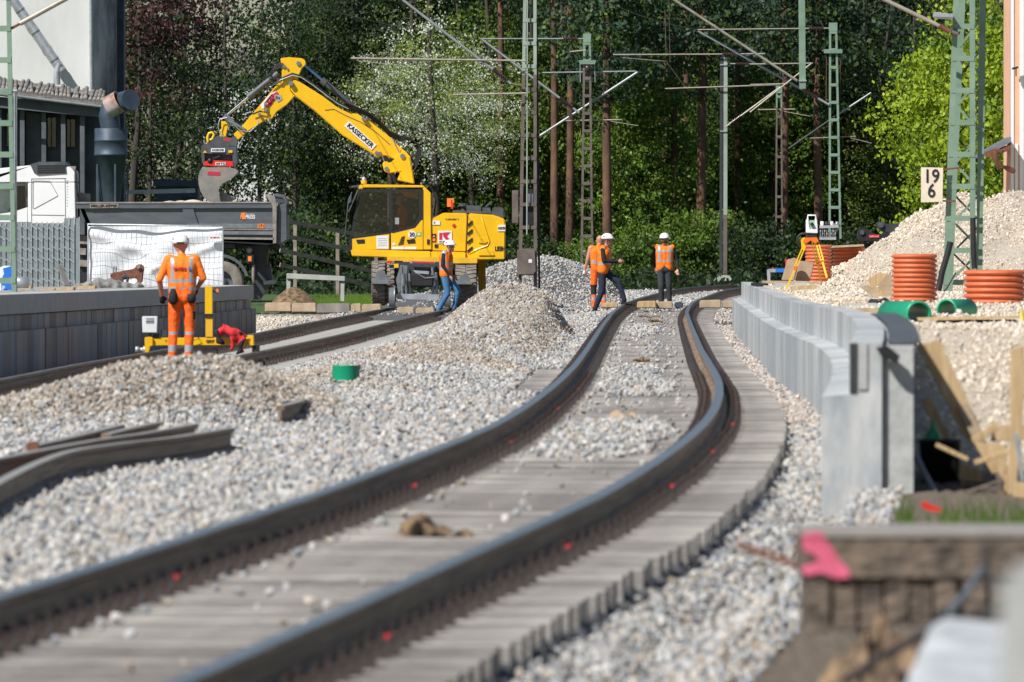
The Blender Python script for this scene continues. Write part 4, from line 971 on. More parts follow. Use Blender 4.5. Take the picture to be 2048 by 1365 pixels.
# ---------------------------------------------------------------- excavator
s = 84.7; Y = 248.0
ex = thing('excavator', 'yellow road-rail excavator emptying its bucket into the tipper truck', 'excavator', (XP(850, 248), 248, float(LZ(247))-.1))
CY0, CY1 = 246.9, 248.0
mb = MB(); mb.ext([(725, 369), (846, 371), (862, 387), (863, 500), (846, 500), (846, 376), (725, 376)], CY0, CY1)
mb.ext([(719, 370), (727, 370), (727, 378), (717, 379)], CY0, CY1)
cab = mb.build('cab', M['yellow'], ex, bevel=.015)
mb = MB(); mb.ext([(703, 475), (779, 465), (779, 500), (704, 500)], CY0-.01, CY0+.05); mb.ext([(782, 465.5), (828, 455), (843, 437), (846, 437), (846, 500), (782, 500)], CY0-.01, CY0+.05)
dr = mb.build('door', M['yellow'], cab, bevel=.008)
mb = MB()
for pts in ([(717, 379), (722, 379), (708, 474), (700, 478)], [(722, 379), (846, 379), (846, 384), (721, 384)], [(778, 384), (785, 384), (785, 466), (778, 466)], [(838, 384), (846, 384), (846, 440), (843, 440), (830, 456), (785, 467), (785, 462), (828, 451), (838, 434)], [(703, 474), (779, 464), (779, 468), (703, 478)], [(697, 478), (704, 478), (704, 500), (699, 500)], [(708, 440), (779, 441), (779, 443), (708, 442)]): mb.ext(pts, CY0-.015, CY0+.06)
mb.ext([(717, 379), (722, 379), (708, 474), (700, 478)], CY1-.06, CY1); mb.ext([(838, 384), (846, 384), (846, 440), (838, 440)], CY1-.06, CY1); mb.ext([(704, 478), (846, 478), (846, 500), (704, 500)], CY1-.06, CY1)
mb.build('window_frame', M['black'], cab)
mb = MB(); mb.ext([(721, 383), (779, 383), (779, 466), (706, 476)], CY0+.02, CY0+.03); mb.ext([(785, 383), (840, 383), (840, 436), (829, 452), (785, 463)], CY0+.02, CY0+.03); mb.build('window', M['glass'], cab)
mb = MB(); mb.ext([(703, 372), (730, 369), (726, 377), (706, 377)], CY0+.1, CY1-.1); mb.ext([(701, 373), (712, 371), (712, 374), (703, 376)], CY0, CY0+.3); mb.build('visor', M['charcoal'], cab)
mb = MB(); mb.tube([PT(704, 385, CY0), PT(697, 400, CY0-.1), PT(690, 470, CY0-.1), PT(695, 495, CY0)], .012, 6); mb.ext([(700, 392), (703, 386), (702, 404), (697, 408)], CY0-.15, CY0-.08); mb.bar(PT(716, 380, CY0-.1), PT(697, 424, CY0-.1), .03, .03); mb.build('mirror', M['charcoal'], cab)
mb = MB(); mb.ext([(800, 384), (836, 384), (836, 395), (812, 395)], CY1-.12, CY1-.05); mb.build('inner_panel', M['yellow'], cab)
mb = MB(); mb.ext([(800, 440), (806, 425), (812, 400), (824, 402), (826, 440), (820, 462), (800, 464)], CY0+.4, CY0+.8); mb.ext([(770, 455), (800, 455), (800, 466), (768, 466)], CY0+.4, CY0+.85); mb.build('seat', M['charcoal'], cab, bevel=.02)
mb = MB(); mb.ext([(790, 436), (798, 436), (798, 449), (790, 449)], CY0+.018, CY0+.019); mb.build('sticker', M['galv'], cab)
# handles, vents
for x in (712, 813): MB().ext([(x, 480), (x+17, 479), (x+18, 487), (x+3, 488)], CY0-.02, CY0-.008).build('door_handle', M['black'], dr)
mb = MB()
for i in range(5): mb.ext([(797+i*1.5, 489-i*3.6), (807+i*.6, 487-i*3.6), (808+i*.6, 489-i*3.6), (796+i*1.5, 491-i*3.6)], CY0-.02, CY0-.008)
tag(mb.build('vent_slots', M['black'], dr), kind='stuff')
mb = MB(); mb.ext([(701, 499), (862, 503), (862, 519), (704, 513)], CY0-.03, CY1+1.2); mb.ext([(862, 503), (932, 505), (932, 521), (862, 519)], CY0-.02, CY1+1.2); mb.build('platform', M['yellow'], ex, bevel=.02)
# engine housing and counterweight
EY0, EY1 = 246.95, 249.4
mb = MB(); mb.ext([(863, 437), (868, 436), (887, 426), (935, 427), (932, 504), (863, 502)], EY0, EY1); mb.build('engine_cover', M['yellow'], ex, bevel=.02)
mb = MB(); mb.ext([(937, 427), (985, 430), (1009, 438), (1011, 450), (1010, 520), (933, 521), (934, 500)], EY0-.03, EY1+.03); cw = mb.build('counterweight', M['yellow'], ex, bevel=.025)
mb = MB(); mb.tube([PT(a, b_, EY0-.03) for a, b_ in [(962, 433), (968, 450), (974, 470), (979, 484), (975, 492), (955, 499), (938, 508)]], .025, 6); mb.ext([(955, 476), (970, 476), (977, 484), (970, 488), (957, 487)], EY0-.06, EY0-.02); mb.ext([(957, 500), (985, 500), (990, 512), (957, 512)], EY0-.06, EY0-.02); mb.build('moulding', M['yellow'], cw, bevel=.012)
mb = MB(); mb.ext([(985, 414), (1007, 416), (1011, 437), (987, 437), (984, 428)], EY0+.05, EY1-.05); mb.build('grey_hood', M['charcoal'], ex, bevel=.03)
for y in (441, 458, 475.5, 493): MB().ext([(934.5, y+8), (944.5, y), (944.5, y+6), (934.5, y+14)], EY0-.06, EY0-.032).build('warning_stripe', M['black'], cw)
mb = MB(); mb.cyl(PT(927, 427, 247.8), PT(927, 415, 247.8), .06, n=12); mb.cyl(PT(927, 413, 247.8), PT(927, 407, 247.8), .12, n=14); mb.ext([(933, 411), (962, 412), (962, 426), (933, 426)], 247.6, 248.6); mb.ext([(966, 415), (980, 416), (983, 429), (964, 429)], 247.5, 248.3); mb.ext([(905, 421), (985, 424), (985, 428), (905, 426)], 247.2, 248.9); mb.bar(PT(971, 414, 247.6), PT(984, 403, 247.6), .04, .04); mb.build('exhaust', M['charcoal'], ex)
mb = MB(); mb.ext([(894, 397), (908, 397), (908, 414), (894, 414)], 247.3, 247.32); mb.build('reflector_board', M['orangel'], ex); 
mb = MB(); mb.ext([(902, 400), (905, 400), (906, 418), (902, 418)], 247.2, 247.25); mb.build('rear_lamp', M['red'], ex)
mb = MB()
for x, y in ((848, 367), (862, 368), (868, 370), (874, 369)): mb.lathe(PT(x, y, 247.2), [(0, .06), (.06, .03), (.06, -.03), (0, -.06)], 10)
mb.ext([(858, 368), (876, 370), (872, 384), (858, 380)], 247.3, 247.7); mb.tube([PT(865, 378, 247.2), PT(872, 400, 247.2), PT(868, 432, 247.2)], .02, 6); mb.build('work_light', M['black'], cab)
mb = MB(); mb.cyl(PT(728, 368, 247.4), PT(728, 361, 247.4), .07, n=12); b1 = mb.build('beacon', M['yellow'], cab); mb = MB(); mb.lathe(PT(728, 361, 247.4), [(.055, 0), (.055, .05), (0, .09)], 12); mb.build('beacon_cap', M['galv'], cab)
# boom
B0, B1 = 248.15, 248.5
mb = MB(); mb.ext([(579, 180), (582, 163), (589, 157), (604, 167), (644, 192), (674, 214.5), (699, 227), (714, 228), (741, 244), (779, 274), (803, 297), (817, 309), (821, 322), (808, 330), (789, 319), (771, 312), (754, 314), (720, 293), (686, 272), (629, 222), (587, 190)], B0, B1); bo = mb.build('boom', M['yellow'], ex, bevel=.02)
mb = MB(); mb.ext([(799, 305), (811, 302), (820, 314), (829, 369), (794, 361), (801, 344), (779, 347), (769, 344), (764, 327), (771, 322), (779, 327), (789, 319)], B0-.08, B1+.08); mb.build('boom_foot', M['yellow'], ex, bevel=.02)
mb = MB(); mb.tube([PT(a, b_, B0-.006) for a, b_ in [(650, 221), (668, 219), (690, 231), (722, 245), (752, 265), (780, 290)]], .008, 4)
mb.build('weld_seam', M['dark'], bo)
for x, y, r in ((582, 167, 5), (805, 313, 5), (726, 237, 3.2), (731, 239, 3), (753, 306, 3.6), (760, 307, 3.4), (773, 338, 4.5)): MB().cyl(PT(x, y, B0-.12), PT(x, y, B0+.05), r/s, n=14).build('pin', M['steel'], bo)
mb = MB(); mb.cyl(PT(764, 300, B0+.15), PT(795, 372, B0+.15), .055, n=10); mb.build('lift_cylinder', M['charcoal'], ex)
mb = MB(); mb.cyl(PT(765, 312, B0+.15), PT(775, 340, B0+.15), .03, n=10); mb.build('piston_rod', M['chrome'], ex)
# stick
mb = MB(); mb.ext([(564, 160), (597, 152), (592, 178), (592, 190), (574, 210), (554, 224), (545, 237), (538, 244), (534, 239), (494.6, 264), (475, 282), (467, 269), (483, 254), (510, 222), (539.5, 187), (552, 172)], B0+.02, B1-.02); st = mb.build('stick', M['yellow'], ex, bevel=.015)
mb = MB(); mb.ext([(560.6, 117), (577, 115), (604, 117), (611, 122), (612, 130), (604, 137), (597, 154), (564, 161), (563, 130)], B0-.04, B1+.04); mb.build('stick_head', M['yellow'], ex, bevel=.015)
for x, y, r in ((597, 127, 4.5), (568, 133, 3.4), (575, 138, 2), (539, 237, 2.5), (519, 229, 3), (532, 221, 3)): MB().cyl(PT(x, y, B0-.08), PT(x, y, B0+.05), r/s, n=12).build('pin', M['steel'], st)
mb = MB()
for i in range(4): mb.ext([(547+i*-4.2-6, 190+i*7), (555-i*4.2-6+6, 184+i*7), (556-i*4.2+2, 187.5+i*7), (545-i*4.2, 197+i*7-2)], B0+.008, B0+.018)
mb.build('hazard_stripe', M['crimson'], st)
mb = MB(); mb.ext([(540, 189), (552, 182), (541, 209), (524, 219), (521, 210)], B0+.011, B0+.0185); mb.build('hazard_plate', M['label'], st)
mb = MB(); mb.ext([(549, 190), (562, 190), (565, 199), (556, 205), (549, 197)], B0+.005, B0+.018); mb.build('control_plate', M['galv'], st)
for i in range(3): 
    mb = MB(); mb.ext([(551+i*3.2, 192+i*1.5), (553+i*3.2, 192+i*1.5), (554+i*3.2, 199+i*.4), (552+i*3.2, 198+i*.4)], B0, B0+.004); mb.build('plate_print', M['ink'], st)
# cylinders
mb = MB(); mb.cyl(PT(556, 147, B0+.16), PT(500, 192, B0+.16), .07, n=14); mb.cyl(PT(507, 187, B0+.16), PT(496, 195, B0+.16), .085, n=14); mb.build('bucket_cylinder', M['charcoal'], ex)
MB().cyl(PT(500, 192, B0+.16), PT(454, 231, B0+.16), .034, n=12).build('piston_rod', M['chrome'], ex)
mb = MB(); mb.cyl(PT(646, 162, B0+.16), PT(706, 213, B0+.16), .072, n=14); mb.cyl(PT(643, 160, B0+.16), PT(652, 168, B0+.16), .088, n=14); mb.build('stick_cylinder', M['charcoal'], ex)
MB().cyl(PT(608, 130, B0+.16), PT(646, 162, B0+.16), .034, n=12).build('piston_rod', mat('blue_chrome', (.18, .38, .70), .15, .9), ex)
mb = MB(); mb.bar(PT(449, 231, B0+.1), PT(466, 246, B0+.1), .12, .3); mb.bar(PT(462, 243, B0+.1), PT(492, 261, B0+.1), .06, .34); mb.build('link_bar', M['steel'], ex, bevel=.01)
mb = MB(); mb.ext([(442, 243), (455, 243), (457, 250), (452, 274), (439, 274), (443, 256)], B0+.05, B1-.05); mb.build('link_arm', M['yellow'], ex, bevel=.01)
# hoses
def hose(name, pts, r, par, m='black', n=6, Yh=B0-.06): return MB().tube([PT(a, b_, Yh) for a, b_ in pts], r, n).build(name, M[m], par)
for k in range(4): hose('hose', [(566+k*2, 127+k*2), (552-k, 130+k*3), (541+k, 146+k*2), (538+k*3, 158+k), (552+k*3, 163+k), (568, 160-k*2), (576+k, 153)], .012, ex)
for k in range(3): hose('hose', [(540+k*2, 175-k*2), (560+k, 161-k*2), (585, 151-k*2), (602, 155-k*1.5), (625, 170-k*2), (650, 189-k*2), (676, 208-k*2), (697, 218-k)], .014, ex, 'black' if k else 'galv')
for k in range(5): hose('hose', [(690+k, 205+k*2.6), (712, 214+k*2.4), (735, 224+k*2), (758, 240+k*2.6), (779, 262+k*2.6), (800, 272+k*2.4), (820+k, 276+k), (838-k, 290), (842-k*2, 305), (838-k*2, 322), (830-k, 340)], .014, ex, Yh=B0-.04+.05*k)
for k in range(3): hose('hose', [(545-k, 190), (533-k*2, 207), (533-k*2, 225+k), (520, 222+k), (505, 228+k)], .008, ex)
hose('hose', [(455, 236), (440, 238), (436, 252), (440, 268), (448, 274)], .012, ex, 'galv'); hose('hose', [(462, 243), (480, 262), (500, 264), (515, 250), (518, 238)], .012, ex, 'galv')
for k in range(4): hose('hose', [(652+k*2, 165+k), (672+k*2, 188+k), (693, 204+k), (710+k, 214)], .010, ex, Yh=B0-.02)
hose('hose', [(800, 300), (806, 318), (812, 338), (826, 356)], .007, ex); hose('hose', [(783, 275), (795, 300), (800, 310)], .009, ex, 'galv')
mb = MB(); mb.tube([PT(a, b_, B0+.1) for a, b_ in [(416, 285), (415, 274), (418, 267), (424, 265), (428, 270), (425, 278), (420, 281)]], .03, 8); mb.build('lifting_hook', M['yellow'], ex)
# tiltrotator
mb = MB(); mb.ext([(417, 287), (430, 274), (441, 273), (463, 276), (470, 272), (476, 280), (474, 292), (472, 300), (402, 298), (404, 291)], B0-.1, B1+.1); mb.build('upper_bracket', M['charcoal'], ex, bevel=.01)
mb = MB(); mb.ext([(402, 296), (473, 293), (476, 325), (472, 333), (466, 333), (465, 311), (410, 308), (410, 329), (404, 326)], B0-.2, B1+.2); mb.ext([(412, 308), (464, 310), (466, 333), (410, 331)], B0-.05, B1+.1); mb.build('tiltrotator', M['charcoal'], ex, bevel=.012)
mb = MB(); mb.ext([(407, 324), (415, 322), (428, 321), (467, 323), (467, 334), (445, 335), (408, 332)], B0-.22, B0-.02); mb.build('quick_coupler', M['red'], ex, bevel=.012)
mb = MB(); mb.lathe(PT(420, 322, B0-.24), [(0, 0), (.06, 0), (.06, .1), (0, .1)], 10, 'y'); mb.bar(PT(425, 318, B0-.2), PT(440, 312, B0-.2), .05, .05); mb.build('rotator_motor', M['black'], ex)
for (x0, x1, y0, y1, m, tx) in ((422, 450, 297, 304.5, 'label', 'KASSECKER'), (431, 451, 325, 331, 'label', 'MTS'), (447, 461, 277.5, 282, 'red', '')):
    MB().ext([(x0, y0), (x1, y0), (x1, y1), (x0, y1)], B0-.236, B0-.226).build('plate', M[m], ex)
    if tx: text(tx, (x0+x1)/2, (y0+y1)/2, B0-.24, 4, M['ink'], ex, bold=.02, wpx=(x1-x0)*.85)
MB().ext([(457, 301), (465, 301), (465, 306), (457, 306)], B0-.23, B0-.22).build('plate', M['yellow'], ex); MB().ext([(406, 306), (410, 301), (414, 306)], B0-.23, B0-.22).build('plate', M['yellow'], ex)
# bucket: curved shell open to the right, seen from its side
prof = [(405, 335), (399, 347), (397, 358), (398, 370), (402, 384), (409, 396), (418, 403), (431, 407), (442, 408)]
inn = [(437, 382), (440, 372), (448, 366), (460, 360), (470, 352), (475, 346), (472, 338), (455, 335)]
mb = MB(); mb.ext([(x, y) for x, y in prof]+inn, B0-.26, B0-.22); mb.ext([(x, y) for x, y in prof]+inn, B1+.22, B1+.26)
pa = [PT(x, y, B0) for x, y in prof]
for i in range(len(pa)-1):
    a, b_ = pa[i], pa[i+1]; c = Vector((1, 0, 0))*.04
    mb.prism([Vector((a.x, B0-.22, a.z)), Vector((b_.x, B0-.22, b_.z)), Vector((b_.x, B1+.22, b_.z)), Vector((a.x, B1+.22, a.z))], [Vector((a.x+.04, B0-.22, a.z-.01)), Vector((b_.x+.04, B0-.22, b_.z+.01)), Vector((b_.x+.04, B1+.22, b_.z+.01)), Vector((a.x+.04, B1+.22, a.z-.01))])
bk = mb.build('bucket', M['bucket'], ex)
mb = MB(); mb.ext([(404, 334), (474, 337), (478, 343), (474, 352), (455, 348), (410, 343)], B0-.12, B1+.12); mb.build('bucket_top', M['dustmetal'], bk, bevel=.015)
mb = MB(); mb.ext([(415, 343), (440, 344), (440, 351), (415, 350)], B0-.275, B0-.262); mb.build('bucket_plate', M['crimson'], bk)
# chassis
mb = MB(); mb.ext([(774, 513), (955, 516), (954, 527), (806, 527), (806, 522), (774, 522)], 246.6, 249.9); mb.cyl(PT(850, 524, 248.2), PT(850, 512, 248.2), .62, n=24); mb.build('slew_ring', M['yellow_dusty'], ex)
mb = MB(); mb.ext([(790, 524), (905, 524), (905, 552), (790, 552)], 246.2, 250.6); mb.ext([(818, 530), (872, 530), (872, 575), (820, 575)], 245.6, 246.3); mb.build('chassis', M['dark'], ex, bevel=.02)
MB().ext([(801, 530), (792, 560), (797, 588), (812, 566), (815, 532)], 245.5, 245.6).build('bracket_plate', M['steel'], ex); MB().ext([(890, 530), (905, 560), (900, 588), (886, 566)], 245.5, 245.6).build('bracket_plate', M['steel'], ex); MB().ext([(746, 565), (756, 541), (763, 539), (783, 562), (773, 566)], 245.45, 245.5).build('bracket_plate', M['steel'], ex); MB().ext([(910, 565), (930, 546), (935, 546), (943, 567)], 245.45, 245.5).build('bracket_plate', M['steel'], ex); MB().ext([(743, 562), (776, 563), (776, 568), (743, 568)], 245.4, 245.7).build('bracket_plate', M['steel'], ex); MB().ext([(908, 564), (944, 565), (944, 569), (908, 569)], 245.4, 245.7).build('bracket_plate', M['steel'], ex)
mb = MB(); mb.ext([(794, 588), (878, 589), (878, 600), (794, 599)], 245.1, 245.25); mb.ext([(820, 522), (870, 524), (870, 528), (820, 527)], 245.3, 245.5); mb.ext([(826, 541), (858, 543), (858, 549), (832, 547)], 245.2, 245.5); mb.build('rail_guard', M['galv'], ex)
mb = MB()
for x in (803, 812, 819, 865, 872): mb.cyl(PT(x, 530+rng.uniform(0, 20), 245.3), PT(x+2, 600, 245.3), .035, n=8)
for x in (806, 866): mb.cyl(PT(x, 548, 245.1), PT(x+1, 572, 245.1), .06, n=10); 
mb.tube([PT(835, 548, 245), PT(850, 557, 245), PT(872, 555, 245)], .02, 6); mb.build('support_cylinder', M['steel'], ex)
mb = MB(); mb.ext([(822, 550), (868, 550), (866, 574), (824, 574)], 245.0, 245.6); mb.build('axle_housing', M['black'], ex, bevel=.03)
text('20', 824, 469.5, CY0-.04, 8, M['ink'], cab, bold=.02, wpx=10)
MB().cyl(PT(824, 469.5, CY0-.03), PT(824, 469.5, CY0-.012), 7.8/s, n=24).build('speed_disc', M['label'], cab)
mb = MB(); mb.ext([(834, 465), (842, 465), (842, 472.5), (834, 472.5)], CY0-.02, CY0-.012); mb.build('first_aid_sign', M['greenl'], cab); mb = MB(); mb.ext([(837, 466), (839, 466), (839, 471.5), (837, 471.5)], CY0-.026, CY0-.021); mb.ext([(835, 468), (841, 468), (841, 470), (835, 470)], CY0-.025, CY0-.0205); mb.build('white_cross', M['label'], cab)
mb = MB(); mb.ext([(753, 472), (777, 472), (777, 498), (753, 498)], CY0-.02, CY0-.012); mb.ext([(784, 494), (808, 494), (808, 499), (784, 499)], CY0-.02, CY0-.012); mb.ext([(809, 494), (833, 494), (833, 499), (809, 499)], CY0-.02, CY0-.012); mb.ext([(785, 486), (791, 486), (791, 491), (785, 491)], CY0-.02, CY0-.012); mb.build('paper_notice', M['label'], cab)
mb = MB()
for i in range(5): mb.ext([(756, 477+i*3.6), (774, 477+i*3.6), (774, 477.8+i*3.6), (756, 477.8+i*3.6)], CY0-.024, CY0-.021)
mb.build('notice_print', M['galv'], cab)
MB().ext([(876, 462), (904, 462), (904, 487), (876, 487)], EY0-.02, EY0-.006).build('logo_board', M['label'], ex)
mb = MB(); mb.ext([(878.5, 466), (884.5, 466), (884.5, 480), (878.5, 480)], EY0-.026, EY0-.021); mb.ext([(889, 465), (901, 465), (894, 473), (901, 481), (893, 481), (886, 473)], EY0-.026, EY0-.021); mb.ext([(885, 466), (889, 465.5), (885.5, 471)], EY0-.0255, EY0-.021); mb.build('logo_mark', M['crimson'], ex)
text('KRUBE', 884, 483.6, EY0-.03, 2.6, M['ink'], ex, wpx=12)
MB().ext([(865, 442), (880, 442), (880, 450), (865, 450)], EY0-.02, EY0-.006).build('small_sign', M['label'], ex)
text('K', 869, 446, EY0-.025, 4, M['ink'], ex); text('F X/RS-0001 Y', 904, 439, EY0-.01, 3.2, M['ink'], ex, wpx=26)
MB().ext([(908, 447), (912.5, 451.5), (908, 456), (903.5, 451.5)], EY0-.02, EY0-.006).build('red_diamond', M['red'], ex)
mb = MB(); mb.ext([(863.5, 468), (872, 468), (872, 484), (863.5, 484)], EY0-.02, EY0-.006); mb.ext([(869, 489), (876, 489), (876, 496), (869, 496)], EY0-.02, EY0-.006); mb.ext([(854, 479), (859, 479), (859, 489), (854, 489)], CY0-.02, CY0-.006); mb.build('warning_panel', M['ink'], ex)
mb = MB(); mb.ext([(864.5, 475), (868, 469.5), (871, 475)], EY0-.026, EY0-.021); mb.cyl(PT(868, 480, EY0-.026), PT(868, 480, EY0-.021), 3.2/s, n=12); mb.build('warning_symbol', M['orangel'], ex)
mb = MB(); mb.ext([(996, 451), (1010.6, 450), (1010.4, 463), (996, 463)], EY0-.05, EY0-.038); mb.build('name_plate', M['label'], cw); text('KASSECKER', 1003, 457, EY0-.055, 5, M['ink'], cw, wpx=13.5, bold=.02); text('LIEBH', 1000, 498, EY0-.04, 9, M['ink'], cw, bold=.03, wpx=20)
# KASSECKER board along the boom
ang = math.atan2(296-247, 749-693); q = thing  # direction of the boom plate
cx_, cy_ = 720.5, 271.5; dx, dy = math.cos(ang), math.sin(ang); L_, H_ = 36.5, 7.0
pl = [(cx_-dx*L_+dy*H_, cy_-dy*L_-dx*H_), (cx_+dx*L_+dy*H_, cy_+dy*L_-dx*H_), (cx_+dx*L_-dy*H_, cy_+dy*L_+dx*H_), (cx_-dx*L_-dy*H_, cy_-dy*L_+dx*H_)]
MB().ext(pl, B0-.02, B0-.006).build('name_board', M['label'], bo)
text('KASSECKER', cx_, cy_, B0-.025, 9.5, M['ink'], bo, ang=-ang, bold=.035, wpx=66)
# wheels: axle along x
def wheel_mesh(R, W):
    mb = MB(); mb.cur = 0
    mb.lathe((0, 0, 0), [(R*.55, -W/2), (R*.82, -W/2), (R*.95, -W*.44), (R*.965, -W*.3), (R*.965, W*.3), (R*.95, W*.44), (R*.82, W/2), (R*.55, W/2)], 36, 'x')
    n = 26
    for i in range(n):
        for sd in (-1, 1):
            a = 2*math.pi*(i+(.5 if sd > 0 else 0))/n
            Rm = Matrix.Rotation(a, 3, 'X')
            c = Rm @ Vector((sd*W*.25, 0, R*.975)); mb.box(c, (W*.47, R*.155, R*.055), Rm @ Matrix.Rotation(sd*.25, 3, 'Z'))
    return mb
for (xc, wpx, yc, R, Yw) in ((757, 27, 567, .52, 246.2), (781.5, 15, 564, .49, 246.25), (932, 42, 573, .50, 246.2)):
    m_ = wheel_mesh(R, wpx/s); t_ = m_.mesh('tyre', M['tyre']); p = PT(xc, yc, Yw)
    wv = bpy.data.objects.new('wheel', t_); COL.objects.link(wv); wv.parent = ex; wv.location = p-worldloc(ex)
    rm = MB(); rm.lathe((0, 0, 0), [(0, -wpx/s*.42), (R*.5, -wpx/s*.42), (R*.58, -wpx/s*.5), (R*.58, wpx/s*.5), (R*.5, wpx/s*.42), (0, wpx/s*.42)], 24, 'x'); shared('rim', rm.mesh('rim', M['dark']), wv)
    c2 = wv.copy(); COL.objects.link(c2); c2.parent = ex; c2.location = c2.location+Vector((0, 3.4, 0))
for xc in (783, 893):
    rw = MB(); rw.lathe(PT(xc, 595, 245.0), [(0, -.06), (.22, -.06), (.23, .05), (.27, .06), (.27, .09), (0, .09)], 28, 'x'); rw.build('rail_wheel', M['steel'], ex)
mb = MB(); mb.ext([(774, 522), (784, 522), (784, 528), (774, 527)], 245.8, 245.9); mb.build('tail_lamp', M['red'], ex); mb = MB(); mb.ext([(788, 528), (797, 528), (797, 536), (788, 536)], 245.5, 245.7); mb.build('rail_hook', M['yellow'], ex)
mb = MB(); mb.ext([(824, 523), (869, 524), (869, 527), (824, 526)], 245.25, 245.28); mb.build('marker_bar', M['crimson'], ex)
mb = MB(); mb.bar(PT(963, 520, 249.6), PT(965, 600, 249.6), .18, .25); mb.build('rear_outrigger', M['yellow_dusty'], ex)
# pouring material
mb = MB(); mb.ext([(438, 380), (446, 384), (466, 396), (474, 406), (440, 407)], B0+.02, B1-.05); solo(mb, 'falling_gravel', M['sandstone'], 'beige gravel sliding out of the excavator bucket', 'gravel')
mb = MB(); mb.lathe(PT(362, 407, 248.5), [(.32, 0), (.2, .03), (.08, .06), (0, .07)], 14); mb.lathe(PT(386, 408, 248.5), [(.32, 0), (.25, .05), (.1, .09), (0, .10)], 14); mb.lathe(PT(340, 407, 248.5), [(.2, 0), (.15, .04), (0, .06)], 14); solo(mb, 'gravel_load', M['sandstone'], 'tops of the beige gravel load just showing above the truck bed rim', 'gravel')

# ---------------------------------------------------------------- tipper truck
TY0, TY1 = 247.0, 249.5; TYc = 247.2
tk = thing('tipper_truck', 'tipper truck with white cab and dark grey dump body under the bucket', 'truck', (XP(300, 248), 248.2, -.05))
mb = MB(); mb.ext([(-60, 372), (-40, 345), (0, 337), (40, 333), (62, 331), (140, 334), (150, 345), (150, 365), (-60, 366)], TYc, TY1-.1); mb.ext([(56, 365.5), (150, 365.5), (152, 452), (56, 452)], TYc, TY1-.1)
mb.ext([(-60, 436), (26, 424), (56, 414), (56, 452), (-70, 452)], TYc, TY1-.1); mb.ext([(-60, 366), (56, 366), (56, 440), (-60, 440)], TY1-.2, TY1-.12)
tc = mb.build('cab', M['white'], tk, bevel=.02); MB().ext([(24, 372), (50, 372), (52, 440), (24, 440)], TYc+.75, TYc+.95).build('seat', M['black'], tc)
mb = MB(); mb.ext([(-60, 368), (0, 366), (52, 363), (55, 368), (56, 414), (26, 424), (-60, 436)], TYc+.01, TYc+.015); mb.build('side_window', M['glass'], tc)
mb = MB(); 
for a, b_ in (((63, 358), (63, 447)), ((63, 358), (132, 357)), ((66, 362), (100, 363)), ((100, 363), (116, 392)), ((116, 392), (68, 418)), ((66, 362), (66, 418)), ((63, 430), (129, 431)), ((130, 357), (131, 447)), ((-40, 445), (63, 445))): mb.bar(PT(*a, TYc-.004), PT(*b_, TYc-.004), .012, .012)
mb.build('panel_line', M['steel'], tc)
mb = MB(); mb.ext([(58, 330), (78, 324), (133, 324), (136, 350), (76, 354), (66, 348)], TYc-.02, TY1-.2); fa = mb.build('roof_fairing', M['charcoal'], tc, bevel=.03)
mb = MB()
for i in range(4): mb.ext([(74, 331+i*4.4), (130, 330+i*4.4), (131, 332.6+i*4.4), (75, 333.6+i*4.4)], TYc-.03, TYc-.021)
mb.build('fairing_grille', M['black'], fa)
mb = MB(); mb.ext([(131, 352), (140, 352), (142, 448), (132, 448)], TYc+.1, TYc+.5); mb.ext([(142, 340), (150, 340), (155, 400), (156, 450), (144, 450)], TYc+.05, TYc+1.0); mb.build('cab_rear_gear', M['charcoal'], tk)
mb = MB()
for i in range(10): mb.lathe(PT(135, 362+i*5.6, TYc+.05), [(.03, -.02), (.06, 0), (.03, .02)], 8)
mb.build('intake_hose', M['black'], tk)
mb = MB(); mb.ext([(139, 333), (152, 333), (148, 352), (144, 352)], TYc+.2, TYc+.4); mb.ext([(158, 385), (178, 388), (178, 404), (155, 404)], TYc+.4, TYc+1.2); mb.build('rear_bracket', M['dustmetal'], tk)
# arm of the driver
# dump body
mb = MB(); mb.ext([(158, 407), (548, 407), (548, 488), (534, 490), (190, 470), (168, 440)], TY0, TY0+.06); mb.ext([(158, 410), (548, 410), (548, 488), (190, 470)], TY1-.06, TY1)
mb.ext([(158, 412), (166, 412), (190, 468), (182, 470)], TY0, TY1); mb.ext([(185, 462), (560, 480), (560, 488), (185, 470)], TY0, TY1)
db = mb.build('dump_body', M['greypaint'], tk)
mb = MB(); mb.ext([(152, 406), (545, 405), (545, 417), (152, 418)], TY0-.07, TY0+.05); mb.build('top_rim', M['greypaint'], db, bevel=.008)
mb = MB(); mb.ext([(152, 404.5), (545, 403.8), (545, 406.5), (152, 407.5)], TY0-.09, TY0+.06); mb.build('rim_edge', M['dustmetal'], db)
for x, x2 in ((362, 400), (228, 228)):
    if x == 362: MB().ext([(364, 417), (386, 417), (400, 460), (376, 460)], TY0-.05, TY0+.0).build('side_rib', M['greypaint'], db)
mb = MB(); mb.ext([(376, 448), (548, 448), (548, 458), (376, 457)], TY0-.06, TY0-.0); mb.ext([(376, 462), (548, 463), (548, 470), (376, 469)], TY0-.09, TY0); mb.build('lower_rail', M['steel'], db); 
MB().ext([(376, 458), (548, 459), (548, 461), (376, 460)], TY0-.10, TY0).build('dirt_ledge', M['dustmetal'], db); MB().ext([(376, 474), (548, 476), (548, 480), (376, 478)], TY0-.10, TY0).build('dirt_ledge', M['dustmetal'], db)
mb = MB(); mb.ext([(541, 390), (550, 394), (554, 412), (553, 487), (546, 488), (545, 412), (534, 395), (529, 391), (532, 389)], TY0-.1, TY0+.12); mb.build('tailgate_post', M['dustmetal'], db, bevel=.01)
mb = MB(); mb.ext([(553, 412), (574, 405), (575, 480), (560, 490), (553, 488)], TY0+.02, TY1-.05); mb.build('tailgate', M['greypaint'], db, bevel=.02)
